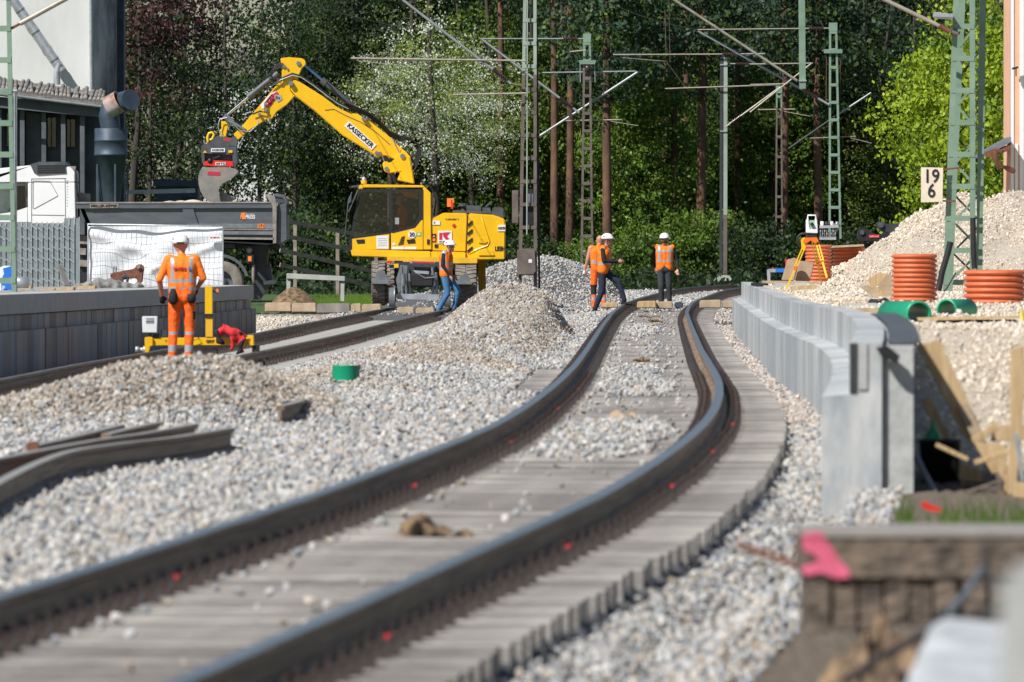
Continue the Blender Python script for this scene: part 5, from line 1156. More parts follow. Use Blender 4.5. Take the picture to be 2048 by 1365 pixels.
mb = MB(); mb.tube([PT(550, 392, TY0+.3), PT(566, 394, TY0+.3), PT(573, 402, TY0+.3), PT(574, 430, TY0+.3)], .06, 8); mb.ext([(548, 388), (566, 390), (572, 404), (553, 408)], TY0+1.8, TY0+1.9); mb.build('gate_hinge', M['charcoal'], db)
mb = MB(); mb.ext([(180, 408.5), (237, 408), (237, 416), (180, 417)], TY0-.085, TY0-.072); mb.build('maker_strip', M['dustmetal'], db); text('MEILLER-KIPPER', 208, 412.4, TY0-.09, 5, M['ink'], db, bold=.02, wpx=53)
text('XPRESS', 497, 434.5, TY0-.006, 7.5, M['label'], db, bold=.03, wpx=27); 
mb = MB(); mb.ext([(483, 426), (492, 426), (489, 432), (493, 439), (485, 439), (484, 434), (481, 439), (481, 432)], TY0-.02, TY0-.004); mb.build('orange_logo', M['orangel'], db); text('Bau-Logistik', 500, 428.6, TY0-.006, 2.6, M['label'], db, wpx=16)
MB().ext([(516, 448), (529, 448), (529, 457), (516, 457)], TY0-.075, TY0-.062).build('number_plate', M['orangel'], db); text('171', 522, 452.5, TY0-.08, 6, M['ink'], db, wpx=9)
mb = MB(); mb.ext([(158, 470), (560, 488), (560, 498), (158, 500)], TY0+.5, TY1-.5); mb.ext([(150, 472), (176, 472), (176, 575), (156, 575)], TY0+.2, TY0+1.5); mb.ext([(486, 492), (538, 490), (534, 530), (500, 540)], TY0+.35, TY0+1.2); mb.ext([(400, 488), (470, 488), (470, 497), (400, 497)], TY0+.1, TY0+.5); mb.build('chassis', M['black'], tk)
mb = MB(); mb.ext([(158, 483), (176, 484), (176, 489), (158, 488)], TY0+.1, TY0+.3); mb.ext([(159, 497), (172, 497), (172, 510), (160, 510)], TY0+.1, TY0+.3); mb.ext([(157, 520), (176, 521), (176, 534), (158, 533)], TY0+.1, TY0+.3); mb.build('side_box', M['dustmetal'], tk)
for xc in (440, 345, 60):
    p = PT(xc, 567, TY0+.22); wm = MB(); R = .56
    wm.lathe((0, 0, 0), [(R*.55, -.16), (R*.62, -.17), (R*.9, -.16), (R, -.10), (R, .12), (R*.9, .16), (R*.55, .16)], 36, 'y'); wv = bpy.data.objects.new('wheel', wm.mesh('tyre', M['tyre'])); COL.objects.link(wv); wv.parent = tk; wv.location = p-worldloc(tk)
    rm = MB(); rm.lathe((0, 0, 0), [(R*.60, -.15), (R*.54, -.12), (R*.5, -.02), (R*.3, -.02), (R*.28, -.10), (R*.14, -.12), (0, -.12)], 24, 'y'); shared('rim', rm.mesh('rim', M['charcoal']), wv)
mb = MB()
for i in range(11):
    a = math.radians(165-i*15); b_ = math.radians(165-(i+1)*15); R0 = .62; c = PT(440, 567, TY0)
    if i > 9: break
    mb.prism([Vector((c.x+R0*math.cos(a), TY0+.02, c.z+R0*math.sin(a))), Vector((c.x+R0*math.cos(b_), TY0+.02, c.z+R0*math.sin(b_))), Vector((c.x+(R0+.07)*math.cos(b_), TY0+.02, c.z+(R0+.07)*math.sin(b_))), Vector((c.x+(R0+.07)*math.cos(a), TY0+.02, c.z+(R0+.07)*math.sin(a)))],
             [Vector((c.x+R0*math.cos(a), TY0+.55, c.z+R0*math.sin(a))), Vector((c.x+R0*math.cos(b_), TY0+.55, c.z+R0*math.sin(b_))), Vector((c.x+(R0+.07)*math.cos(b_), TY0+.55, c.z+(R0+.07)*math.sin(b_))), Vector((c.x+(R0+.07)*math.cos(a), TY0+.55, c.z+(R0+.07)*math.sin(a)))])
mb.build('mudguard', M['charcoal'], tk)
mb = MB(); mb.ext([(493, 510), (507, 510), (507, 527), (493, 527)], TY0+.1, TY0+.3); mb.build('lamp_housing', M['black'], tk); mb = MB(); mb.ext([(496, 513), (503, 513), (503, 523), (496, 523)], TY0+.07, TY0+.09); mb.build('tail_lamp', M['orangel'], tk)
mb = MB(); mb.lathe(PT(499, 500, TY0+.2), [(0, .07), (.07, .04), (.08, -.02), (.04, -.09), (0, -.1)], 10); mb.cyl(PT(507, 530, TY0+.2), PT(506, 568, TY0+.2), .04, n=8); mb.build('rear_fitting', M['dustmetal'], tk)
mb = MB(); mb.bar(PT(515, 545, TY0+.3), PT(532, 565, TY0+.3), .06, .1); mb.ext([(526, 564), (545, 560), (552, 563), (550, 568), (528, 570)], TY0, TY0+1.6); mb.ext([(508, 530), (540, 528), (545, 560), (520, 600), (505, 600)], TY0+.6, TY0+1.4); mb.build('underrun_bar', M['dark'], tk)
# ---------------------------------------------------------------- people
def caps_mesh(prims, infl=0.):
    mb = MB()
    for p0, p1, r0, r1, tg in prims:
        p0 = Vector(p0); p1 = Vector(p1); r0 += infl; r1 += infl
        d = p1-p0; L = d.length; z = d/L if L > 1e-5 else Vector((0, 0, 1))
        u = Vector((0, 0, 1)) if abs(z.z) < .9 else Vector((1, 0, 0)); x = u.cross(z).normalized(); y = z.cross(x); n = 14; rings = []
        for k in range(5): a = -math.pi/2+math.pi/2*k/4+.0; rings.append((p0+z*(r0*math.sin(a)), max(.0005, r0*math.cos(a))))
        for k in range(5): a = math.pi/2*k/4; rings.append((p1+z*(r1*math.sin(a)), max(.0005, r1*math.cos(a))))
        b = len(mb.v); vs = [c+x*(r*math.cos(2*math.pi*i/n))+y*(r*math.sin(2*math.pi*i/n)) for c, r in rings for i in range(n)]
        m = len(rings); fs = [(j*n+i, j*n+(i+1) % n, (j+1)*n+(i+1) % n, (j+1)*n+i) for j in range(m-1) for i in range(n)]
        fs += [tuple(range(n-1, -1, -1)), tuple(range((m-1)*n, m*n))]; mb.add(vs, fs)
    me = bpy.data.meshes.new('x'); me.from_pydata(mb.v, [], mb.f)
    bm = bmesh.new(); bm.from_mesh(me); bmesh.ops.recalc_face_normals(bm, faces=bm.faces); bm.to_mesh(me); bm.free(); return me
def remesh(name, prims, mats, cls, vox=.012, infl=0., parent=None, smooth=4):
    me = caps_mesh(prims, infl); o = bpy.data.objects.new('t', me); COL.objects.link(o)
    md = o.modifiers.new('r', 'REMESH'); md.mode = 'VOXEL'; md.voxel_size = vox
    ms = o.modifiers.new('s', 'SMOOTH'); ms.iterations = smooth; ms.factor = .5
    m2 = bpy.data.meshes.new_from_object(o.evaluated_get(bpy.context.evaluated_depsgraph_get())); bpy.data.objects.remove(o)
    m2.name = name; m2.materials.clear(); keys = list(mats)
    for k in keys: m2.materials.append(M[mats[k]])
    n = len(m2.polygons); C = np.zeros(n*3); m2.polygons.foreach_get('center', C); C = C.reshape(-1, 3)
    best = np.full(n, 1e9); tg = np.zeros(n, int)
    for p0, p1, r0, r1, t_ in prims:
        a = np.array(p0); d = np.array(p1)-a; L2 = max((d**2).sum(), 1e-9); q = np.clip(((C-a)@d)/L2, 0, 1)
        dist = np.linalg.norm(C-a-q[:, None]*d, axis=1)-(r0+(r1-r0)*q); w_ = dist < best; best[w_] = dist[w_]; tg[w_] = keys.index(t_) if t_ in keys else 0
    names = np.array(keys, dtype=object)[tg]
    if cls: names = cls(C, names)
    mi = np.array([keys.index(k) for k in names], np.int32); m2.polygons.foreach_set('material_index', mi); m2.polygons.foreach_set('use_smooth', np.ones(n, bool)); m2.update()
    o2 = bpy.data.objects.new(name, m2); COL.objects.link(o2); o2.parent = parent; return o2
def hand(el, wr, tg, side, curl=.5, up=Vector((0, -1, 0))):
    """palm, four unequal bent fingers and a thumb from the side of the palm"""
    wr = Vector(wr); d = (wr-Vector(el)).normalized(); s_ = d.cross(up).normalized()*side; nrm = s_.cross(d).normalized(); pr = []
    pr.append((wr, wr+d*.075, .028, .036, tg)); 
    for k, L in enumerate((.068, .078, .072, .055)):
        b = wr+d*.085+s_*(.031-.0207*k); m_ = b+d*L*.55+nrm*curl*.02; e_ = m_+(d*(1-curl)+nrm*curl).normalized()*L*.5
        pr.append((b-d*.02, m_, .010, .0095, tg)); pr.append((m_, e_, .0095, .008, tg))
    t0 = wr+d*.03+s_*.03; t1 = t0+(d*.7+s_*.7).normalized()*.045; pr.append((t0, t1, .013, .011, tg)); pr.append((t1, t1+(d*.95+nrm*.3).normalized()*.032, .011, .009, tg)); return pr
def person(label, loc, rz, J, mats, clsbody=None, vest=None, clsvest=None, H=1.75, helmet=True, hatrot=0, scale=1.0, arms='arm', fore='skin', boots='boot', upper='shirt', beard=False, curl=.5, hairc=True):
    t = thing('person', label, 'person', loc, rz); t.scale = (scale,)*3
    D = dict(hip=(0, 0, .93), waist=(0, 0, 1.06), chest=(0, 0, 1.32), neck=(0, 0, 1.47), head=(0, -.02, 1.60), shL=(-.185, 0, 1.41), shR=(.185, 0, 1.41), elL=(-.27, .02, 1.13), elR=(.27, .02, 1.13), wrL=(-.29, -.06, .90), wrR=(.29, -.06, .90),
             hpL=(-.09, 0, .90), hpR=(.09, 0, .90), knL=(-.11, -.02, .50), knR=(.11, -.02, .50), anL=(-.12, .02, .10), anR=(.12, .02, .10), footdir=(0, -1, 0)); D.update(J)
    V = {k: Vector(v) for k, v in D.items()}; P = []
    up_ = (V['chest']-V['waist']).normalized(); sx = (V['shR']-V['shL']).normalized()
    P += [(V['hpL']*.6+V['hip']*.4, V['waist']-sx*.07, .125, .115, 'trouser'), (V['hpR']*.6+V['hip']*.4, V['waist']+sx*.07, .125, .115, 'trouser')]
    P += [(V['waist']-sx*.075-up_*.06, V['chest']-sx*.085, .115, .125, upper), (V['waist']+sx*.075-up_*.06, V['chest']+sx*.085, .115, .125, upper), (V['waist'], V['chest'], .12, .13, upper)]
    P += [(V['chest']-sx*.06+up_*.03, V['shL']+sx*.02, .10, .070, upper), (V['chest']+sx*.06+up_*.03, V['shR']-sx*.02, .10, .070, upper), (V['chest'], V['neck']-up_*.02, .09, .06, upper)]
    P += [(V['neck']-up_*.04, V['head']-Vector((0, 0, .06)), .056, .052, 'skin')]
    hd = V['head']; P += [(hd-Vector((0, 0, .03)), hd+Vector((0, .01, .045)), .078, .092, 'skin'), (hd+Vector((0, -.03, -.06)), hd+Vector((0, -.04, -.075)), .055, .050, 'skin')]
    P += [(hd+Vector((0, -.085, .005)), hd+Vector((0, -.108, -.028)), .010, .015, 'skin'), (hd+Vector((-.032, -.075, -.062)), hd+Vector((.032, -.075, -.062)), .012, .012, 'lips' if 'lips' in mats else 'skin')]
    for sd in (-1, 1):
        P.append((hd+Vector((sd*.088, .005, .015)), hd+Vector((sd*.09, .01, -.025)), .014, .012, 'skin')); P.append((hd+Vector((sd*.034, -.08, .012)), hd+Vector((sd*.034, -.082, .012)), .013, .013, 'eye' if 'eye' in mats else 'skin'))
    for s_, sd in (('L', -1), ('R', 1)):
        P += [(V['sh'+s_], V['el'+s_], .062, .048, arms), (V['el'+s_], V['wr'+s_], .044, .030, fore)]
        P += hand(V['el'+s_], V['wr'+s_], 'hand' if 'hand' in mats else 'skin', sd, curl)
        P += [(V['hp'+s_], V['kn'+s_], .098, .072, 'trouser'), (V['kn'+s_], V['an'+s_]+Vector((0, 0, .03)), .070, .056, 'trouser')]
        fd = Vector(D.get('foot'+s_, D['footdir'])).normalized(); an = V['an'+s_]
        P += [(an+Vector((0, 0, .02)), an-fd*.035-Vector((0, 0, .05)), .052, .042, 'boot'), (an-fd*.03-Vector((0, 0, .055)), an+fd*.15-Vector((0, 0, .062)), .042, .036, 'boot')]
    remesh('body', P, mats, clsbody, parent=t, infl=0)
    if vest:
        VP = [p for p in P[2:7]]; VP = [(a, b_, r0+.012, r1+.012, 'vest') for a, b_, r0, r1, _ in VP]
        VP += [(V['hip']-sx*.08+up_*.02, V['waist']-sx*.08, .128, .125, 'vest'), (V['hip']+sx*.08+up_*.02, V['waist']+sx*.08, .128, .125, 'vest')]
        remesh('vest', VP, vest, clsvest, parent=t, vox=.013)
    if helmet:
        hb = MB(); hb.smooth = True; n = 20; hc = hd+Vector((0, .012, .035))
        prof = [(.0, .115), (.04, .110), (.078, .090), (.106, .055), (.118, .015), (.120, -.012), (.112, -.014), (.0, .02)]
        vs = []
        for r_, z_ in prof:
            for i in range(n): a = 2*math.pi*i/n; br = 1.0+(.28*max(0, -math.sin(a))**3 if -.02 < z_+.012 < .01 else 0); vs.append(hc+Vector((r_*math.cos(a)*br, r_*1.16*math.sin(a)*br, z_)))
        hb.add(vs, [(j*n+i, j*n+(i+1) % n, (j+1)*n+(i+1) % n, (j+1)*n+i) for j in range(len(prof)-1) for i in range(n)]); hb.smooth = False
        he = hb.build('helmet', M['helmet'], t, world=False); he.rotation_euler = (0, 0, 0)
        vb = MB(); 
        for sd in (-1, 1): vb.box(hc+Vector((sd*.095, .04, .05)), (.03, .06, .012), (0, sd*.6, 0)); vb.box(hc+Vector((sd*.107, -.03, -.075)), (.005, .012, .13))
        vb.box(hc+Vector((0, .135, -.008)), (.10, .01, .03)); vb.build('strap', M['black'], he, world=False)
    return t
def bands(hz, vx=None, keep='reflect'):
    def f(C, nm):
        nm = nm.copy()
        for a, b_ in hz: nm[(C[:, 2] > a) & (C[:, 2] < b_)] = keep
        if vx is not None: nm[(np.abs(np.abs(C[:, 0])-vx[0]) < vx[1]) & (C[:, 2] > vx[2])] = keep
        return nm
    return f
# surveyor seen from behind: faces away (+y): rotate pi
Ys = 145.0
def cb(C, nm):
    nm = nm.copy(); leg = nm == 'trouser'
    for a, b_ in ((.17, .26), (.40, .44)): nm[leg & (C[:, 2] > a) & (C[:, 2] < b_)] = 'reflect'
    up = (nm == 'shirt')
    for a, b_ in ((.995, 1.035), (1.10, 1.14)): nm[up & (C[:, 2] > a) & (C[:, 2] < b_) & (np.abs(C[:, 0]) < .24)] = 'reflect'
    nm[up & (np.abs(np.abs(C[:, 0])-.125) < .02) & (C[:, 2] > 1.12) & (C[:, 2] < 1.44)] = 'reflect'
    nm[leg & (np.abs(C[:, 2]-.66) < .055) & (C[:, 0] < -.15) & (C[:, 1] > -.05)] = 'pouch'
    return nm
sv = person('surveyor seen from behind in orange hi-vis clothes and white helmet on the left track', (XP(364, Ys), Ys, float(LZ(Ys))-.15), math.pi,
    dict(head=(0.02, -.07, 1.60), neck=(0, -.03, 1.47), elL=(-.285, .00, 1.16), wrL=(-.20, -.16, 1.02), elR=(.30, .06, 1.14), wrR=(.275, -.05, .93), knL=(-.105, -.03, .50), anL=(-.085, .02, .10), knR=(.115, -.02, .50), anR=(.135, .02, .09)),
    dict(shirt='hiviz', trouser='hiviz_b', skin='skin', reflect='reflect', boot='redcloth', pouch='blackcloth', sleeve='hiviz', hand='blackcloth'), cb, arms='sleeve', fore='skin', scale=1.03)
text('SPITZKE', 354, 537, Ys-.17, 5.5, M['crimson'], sv, bold=.03, wpx=24).rotation_euler = (math.pi/2, 0, math.pi)
for o in list(sv.children):
    if o.name.startswith('lettering'): o.location = Vector((.03, .136, 1.285)); o.scale = (o.scale[0], 1, 1); o.rotation_euler = (math.pi/2, 0, math.pi)
mb = MB(); mb.box((-.105, .134, 1.285), (.035, .008, .035)); mb.build('shirt_logo', M['blue'], sv, world=False)
mb = MB(); mb.smooth = True; mb.lathe((.115, .125, .89), [(0, .13), (.03, .12), (.055, .04), (.068, -.04), (.04, -.08), (0, -.09)], 9); mb.lathe((-.13, .10, .90), [(0, .05), (.06, .045), (.065, -.03), (.04, -.08), (0, -.08)], 9); mb.build('tool_pouch', M['blackcloth'], sv, world=False)
# man in jeans
Yj = 238.5
def vj(C, nm):
    nm = nm.copy()
    nm[((C[:, 2] > 1.03) & (C[:, 2] < 1.09)) | ((C[:, 2] > 1.15) & (C[:, 2] < 1.20))] = 'reflect'; nm[(np.abs(np.abs(C[:, 1])-.02) < .03) & (C[:, 2] > 1.2)] = 'reflect'
    nm[(C[:, 1] < -.06) & (np.abs(C[:, 2]-.98) < .0)] = 'vest'
    return nm
pj = person('worker in blue jeans and orange vest stepping past the excavator wheels', (XP(892, Yj), Yj, ZP(631, Yj)), math.radians(75),
    dict(head=(0, -.10, 1.57), neck=(0, -.03, 1.45), shL=(-.16, 0, 1.40), shR=(.16, -.02, 1.40), elL=(-.21, .02, 1.13), wrL=(-.19, -.14, .90), elR=(.22, -.05, 1.12), wrR=(.18, -.15, .92), knL=(-.09, -.06, .49), anL=(-.08, .16, .09), knR=(.09, -.26, .55), anR=(.10, -.16, .13), hip=(0, 0, .92)),
    dict(shirt='blackcloth', trouser='jeans', skin='skin', boot='greycloth', sleeve='blackcloth'), None, vest=dict(vest='hiviz', reflect='reflect'), clsvest=vj, arms='sleeve', fore='sleeve')
# man in navy trousers with a foot on the rail
Yn = 236
pn = person('worker in navy trousers with one foot up on the rail looking at a phone', (XP(1203, Yn), Yn, ZP(627, Yn)), math.radians(78),
    dict(hip=(0, -.05, .93), waist=(0, -.06, 1.06), chest=(0, -.07, 1.32), head=(0, -.14, 1.60), neck=(0, -.09, 1.47), shL=(-.16, -.06, 1.41), shR=(.16, -.08, 1.41), elL=(-.22, -.10, 1.14), wrL=(-.10, -.38, 1.13), elR=(.22, -.12, 1.13), wrR=(.10, -.34, 1.12), hpL=(-.08, -.03, .90), hpR=(.08, -.06, .90), knL=(-.09, -.03, .49), anL=(-.08, .12, .09), knR=(.10, -.36, .68), anR=(.12, -.48, .27)),
    dict(shirt='blackcloth', trouser='navy', skin='skin', boot='blackcloth', sleeve='blackcloth'), None, vest=dict(vest='hiviz', reflect='reflect'), clsvest=bands([(1.06, 1.11)], (.09, .025, 1.1)), arms='sleeve', fore='sleeve', scale=1.03)
mb = MB(); mb.box((0, 0, 0), (.07, .012, .14)); solo(mb, 'mobile_phone', M['black'], 'black phone held by the worker in navy trousers', 'phone').location = PT(1237, 522, Yn)
# man in orange behind him
Yo = 239
def cbo(C, nm):
    nm = nm.copy(); leg = nm == 'trouser'
    nm[leg & (C[:, 2] > .33) & (C[:, 2] < .56)] = 'pouch'; nm[leg & (C[:, 2] > .20) & (C[:, 2] < .27)] = 'reflect'; nm[(nm == 'shirt') & (C[:, 2] > 1.06) & (C[:, 2] < 1.12)] = 'reflect'; nm[(nm == 'shirt') & (np.abs(C[:, 0]+.12) < .03)] = 'reflect'
    return nm
person('worker all in orange with black knee patches half hidden behind the man in navy trousers', (XP(1197, Yo), Yo, ZP(618, Yo)), math.pi+.2,
    dict(elL=(-.27, 0, 1.13), wrL=(-.24, -.05, .92), elR=(.26, .0, 1.13), wrR=(.31, -.05, .90), head=(-.05, -.05, 1.57)),
    dict(shirt='hiviz', trouser='hiviz_b', skin='skin', boot='hiviz_b', reflect='reflect', pouch='blackcloth', sleeve='skin', hand='label', hairp='hair'), cbo, arms='sleeve', fore='skin', helmet=False, scale=.98)
# man in dark trousers standing between the rails
Yd = 243
pd = person('bearded worker in orange vest and dark grey trousers walking between the rails', (XP(1329, Yd), Yd, ZP(617, Yd)), 0.0,
    dict(elL=(-.28, .03, 1.13), wrL=(-.22, -.02, .94), elR=(.29, .03, 1.12), wrR=(.30, -.06, .90), knL=(-.08, -.05, .50), anL=(-.065, .02, .10), knR=(.10, .0, .50), anR=(.12, .06, .12)),
    dict(shirt='blackcloth', trouser='greycloth', skin='skin', boot='boot', sleeve='blackcloth', beardc='hair'), lambda C, nm: np.where((nm == 'skin') & (C[:, 2] > 1.50) & (C[:, 2] < 1.552) & (C[:, 1] < -.04), 'beardc', nm), vest=dict(vest='hiviz', reflect='reflect'),
    clsvest=bands([(1.08, 1.13), (1.30, 1.34)], (.125, .022, 1.12)), arms='sleeve', fore='sleeve', scale=1.0)
mb = MB(); mb.box((-.002, -.098, 1.617), (.14, .015, .03)); mb.build('sunglasses', M['black'], pd, world=False)
# excavator operator, truck driver
op = person('excavator operator seated inside the yellow cab wearing an orange vest', tuple(PT(803, 475, 247.45)), math.radians(-90),
    dict(hip=(0, 0, .2), waist=(0, .02, .32), chest=(0, .04, .58), neck=(0, .02, .73), head=(0, -.02, .86), shL=(-.18, .02, .67), shR=(.18, .02, .67), elL=(-.25, -.10, .42), elR=(.25, -.10, .42), wrL=(-.22, -.36, .40), wrR=(.22, -.36, .40), hpL=(-.09, 0, .17), hpR=(.09, 0, .17), knL=(-.13, -.42, .22), knR=(.13, -.42, .22), anL=(-.12, -.50, -.18), anR=(.12, -.50, -.18)),
    dict(shirt='greycloth', trouser='greycloth', skin='skin', boot='boot', sleeve='hiviz'), None, vest=dict(vest='hiviz'), arms='sleeve', fore='skin', helmet=False)
td = person('truck driver sitting in the white cab with an orange sleeved arm at the window', tuple(PT(62, 460, 247.85)), math.radians(-90),
    dict(hip=(0, 0, .2), waist=(0, .02, .32), chest=(0, .04, .58), neck=(0, .02, .73), head=(0, -.02, .86), shL=(-.18, .02, .67), shR=(.18, .02, .67), elL=(-.25, -.10, .42), elR=(.25, -.10, .42), wrL=(-.22, -.36, .46), wrR=(.22, -.36, .46), hpL=(-.09, 0, .17), hpR=(.09, 0, .17), knL=(-.13, -.42, .22), knR=(.13, -.42, .22), anL=(-.12, -.50, -.18), anR=(.12, -.50, -.18)),
    dict(shirt='hiviz', trouser='greycloth', skin='skin', boot='boot', sleeve='hiviz'), None, arms='sleeve', fore='skin', helmet=False)
td.location.y = 247.62

# ---------------------------------------------------------------- track trolley and coat
Yt = 147.5
tr = thing('measuring_trolley', 'yellow track measuring trolley with an upright post and grey box standing on the left rails', 'trolley', (XP(400, Yt), Yt, float(LZ(Yt))))
mb = MB(); mb.ext([(289, 675), (300, 674), (306, 676), (306, 692), (300, 694), (298, 706), (290, 706)], Yt-.1, Yt+.1); mb.ext([(300, 676), (508, 675), (508, 691), (300, 692)], Yt-.05, Yt+.07); mb.ext([(494, 671), (507, 671), (508, 692), (496, 692)], Yt-.09, Yt+.1); mb.build('beam', M['yellow'], tr, bevel=.008)
mb = MB(); mb.ext([(410, 573), (425, 573), (425, 629), (410, 629)], Yt-.08, Yt+.06); mb.build('post', M['yellow'], tr, bevel=.006)
mb = MB(); mb.ext([(411, 629), (425, 629), (425, 674), (411, 674)], Yt-.06, Yt+.04); mb.build('lower_post', M['yellow_dusty'], tr); mb = MB(); mb.ext([(409, 628), (427, 628), (427, 634), (409, 634)], Yt-.085, Yt+.065); mb.build('collar', M['black'], tr)
mb = MB(); mb.bar(PT(425, 582, Yt), PT(436, 587, Yt), .015, .03); mb.bar(PT(405, 655, Yt), PT(398, 663, Yt), .008, .008); mb.bar(PT(393, 656, Yt-.05), PT(407, 642, Yt-.05), .008, .008); mb.tube([PT(390, 665, Yt-.1), PT(398, 678, Yt-.1), PT(385, 682, Yt-.1)], .006, 5); mb.build('lever', M['black'], tr)
mb = MB(); mb.ext([(432, 578), (437, 578), (437, 585), (432, 585)], Yt-.02, Yt+.02); mb.build('knob', M['orangel'], tr)
mb = MB(); mb.ext([(284, 633), (315, 633), (314, 666), (285, 666)], Yt-.12, Yt+.02); bx_ = mb.build('control_box', M['whiteplast'], tr, bevel=.008); mb = MB(); mb.ext([(292, 636), (308, 636), (308, 647), (292, 647)], Yt-.125, Yt-.122); mb.build('box_label', M['galv'], bx_)
mb = MB(); mb.ext([(292, 643), (307, 643), (307, 644), (292, 644)], Yt-.13, Yt-.1255); mb.build('box_print', M['ink'], bx_)
mb = MB(); mb.ext([(297, 666), (303, 666), (303, 676), (297, 676)], Yt-.05, Yt); mb.ext([(305, 668), (320, 668), (318, 676), (304, 676)], Yt-.06, Yt+.04); mb.ext([(322, 660), (332, 660), (332, 674), (322, 674)], Yt-.04, Yt+.04); mb.build('sensor_block', M['dark'], tr)
mb = MB(); mb.lathe(PT(282, 700, Yt), [(0, -.08), (.05, -.08), (.05, -.03), (.035, -.03), (.035, .03), (.055, .03), (.055, .07), (0, .07)], 14, 'x'); mb.lathe(PT(292, 708, Yt-.06), [(0, .02), (.012, .02), (.012, -.02), (0, -.02)], 8); mb.build('left_wheel', M['galv'], tr)
mb = MB(); mb.ext([(504, 691), (519, 691), (519, 706), (513, 708), (504, 707)], Yt-.05, Yt+.08); mb.build('right_wheel_guard', M['black'], tr)
text('GRF', 420, 683.5, Yt-.055, 6, M['ink'], tr, bold=.03, wpx=16); text('T', 332, 683, Yt-.055, 5, M['red'], tr); text('M', 498, 680, Yt-.095, 5, M['ink'], tr)
def blob(name, pts, m, label, cat, vox=.02, lumps=None, parent=None, seed=1):
    """crumpled cloth or lump from overlapping capsules"""
    P = [(Vector(a), Vector(b_), r0, r1, 'c') for a, b_, r0, r1 in pts]; o = remesh(name, P, {'c': m}, None, vox=vox, smooth=2)
    me = o.data; r_ = np.random.default_rng(seed); C = np.zeros(len(me.vertices)*3); me.vertices.foreach_get('co', C); C = C.reshape(-1, 3)
    ph = r_.random(6)*6; C2 = C+np.stack([np.sin(C[:, 2]*31+ph[0]+C[:, 0]*17), np.sin(C[:, 0]*37+ph[1]), np.sin(C[:, 0]*29+C[:, 2]*23+ph[2])], 1)*vox*.9
    c = C2.mean(0); c[2] = C2[:, 2].min(); me.vertices.foreach_set('co', (C2-c).ravel()); me.update(); o.location = c
    if parent: o.parent = parent; o.location = Vector(c)-worldloc(parent)
    else: tag(o, label, cat)
    return o
q = lambda x, y, d=0: PT(x, y, Yt-.12+d)
ct = blob('coat', [(q(436, 668), q(452, 662), .05, .07), (q(452, 662), q(478, 668), .07, .05), (q(447, 650), q(455, 656), .035, .05), (q(470, 676), q(490, 670), .055, .03), (q(466, 684), q(462, 696), .04, .03), (q(484, 680), q(481, 705), .045, .04)], 'redcloth', 'red and black jacket hanging over the yellow trolley beam', 'jacket')
blob('lining', [(q(432, 664, -.06), q(440, 684, -.06), .05, .055), (q(484, 684, -.05), q(477, 706, -.05), .035, .035), (q(486, 668, -.05), q(478, 668, -.05), .02, .025)], 'blackcloth', None, None, parent=ct)
# ---------------------------------------------------------------- things lying on the ground
_hy = np.linspace(18, 320, 1500)
def hit(px, py):
    z, _ = terrain(XP(px, _hy), _hy); below = ZP(py, _hy) <= z+.01; i = int(np.argmax(below)); return float(_hy[i]) if below.any() else 200.0
def slab(name, label, cat, pts, th, dep, m, Y=None, group=None, bevel=0):
    Y = Y or hit(sum(p[0] for p in pts)/len(pts), max(p[1] for p in pts)); return solo(MB().ext(pts, Y-dep, Y), name, M[m], label, cat, group, bevel)
# spare rails at the lower left
def spare_rail(label, pts, grp='spare rails on the ballast'):
    prof = [(-.0365, 0), (.0365, 0), (.0365, -.03), (.010, -.045), (.009, -.125), (.070, -.145), (.070, -.165), (-.070, -.165), (-.070, -.145), (-.009, -.125), (-.010, -.045), (-.0365, -.03)]
    P = [PT(x, y, F*1.43/(y-HY)) for x, y in pts]; t = []
    for i in range(len(P)-1):
        for k in range(8): q = k/8; a = P[max(i-1, 0)]; b_ = P[i]; c = P[i+1]; d = P[min(i+2, len(P)-1)]; t.append(b_*.5*2+((c-a)*q+(a*2-b_*5+c*4-d)*q*q+(b_*3-a-c*3+d)*q**3)*.5)
    t.append(P[-1]); mb = MB(); n = len(prof); vs = []
    for i, p in enumerate(t):
        dd = (t[min(i+1, len(t)-1)]-t[max(i-1, 0)]); dd.z = 0; dd.normalize(); x = dd.cross(Vector((0, 0, 1))); vs += [p+x*a+Vector((0, 0, b_)) for a, b_ in prof]
    mb.v = [tuple(v) for v in vs]
    for j in range(n):
        for i in range(len(t)-1): mb.f.append([i*n+j, i*n+(j+1) % n, (i+1)*n+(j+1) % n, (i+1)*n+j]); mb.mi.append(0 if j == 0 else 1); mb.sm.append(False)
    mb.f += [list(range(n)), [(len(t)-1)*n+q for q in range(n-1, -1, -1)]]; mb.mi += [1, 1]; mb.sm += [False]*2
    return solo(mb, 'spare_rail', [M['sparetop'], M['rail']], label, 'rail', grp)
M['sparetop'] = mat('dusty_rail_head', (.42, .41, .40), .4, .4, c2=(.42, .37, .31), scale=3)
spare_rail('nearest loose rail lying on the ballast at the lower left, its end pointing up right', [(-120, 1040), (0, 962), (120, 908), (230, 888), (350, 874), (460, 856)])
spare_rail('second loose rail just behind the nearest one at the lower left', [(-120, 940), (0, 916), (180, 882), (290, 866), (387, 848)])
spare_rail('short loose rail behind the others with its cut end at left', [(62, 892), (150, 872), (240, 850)])
spare_rail('short loose rail partly buried at the foot of the brown heap', [(212, 868), (262, 856), (312, 845)])
spare_rail('loose rail end sticking out of the ballast right of the brown heap', [(560, 812), (595, 803), (625, 790)], 'rail ends by the brown heap')
spare_rail('small rail end farther back right of the brown heap', [(545, 790), (560, 784), (582, 777)], 'rail ends by the brown heap')
spare_rail('thin rail end between the two others right of the brown heap', [(565, 800), (592, 788), (618, 778)], 'rail ends by the brown heap')
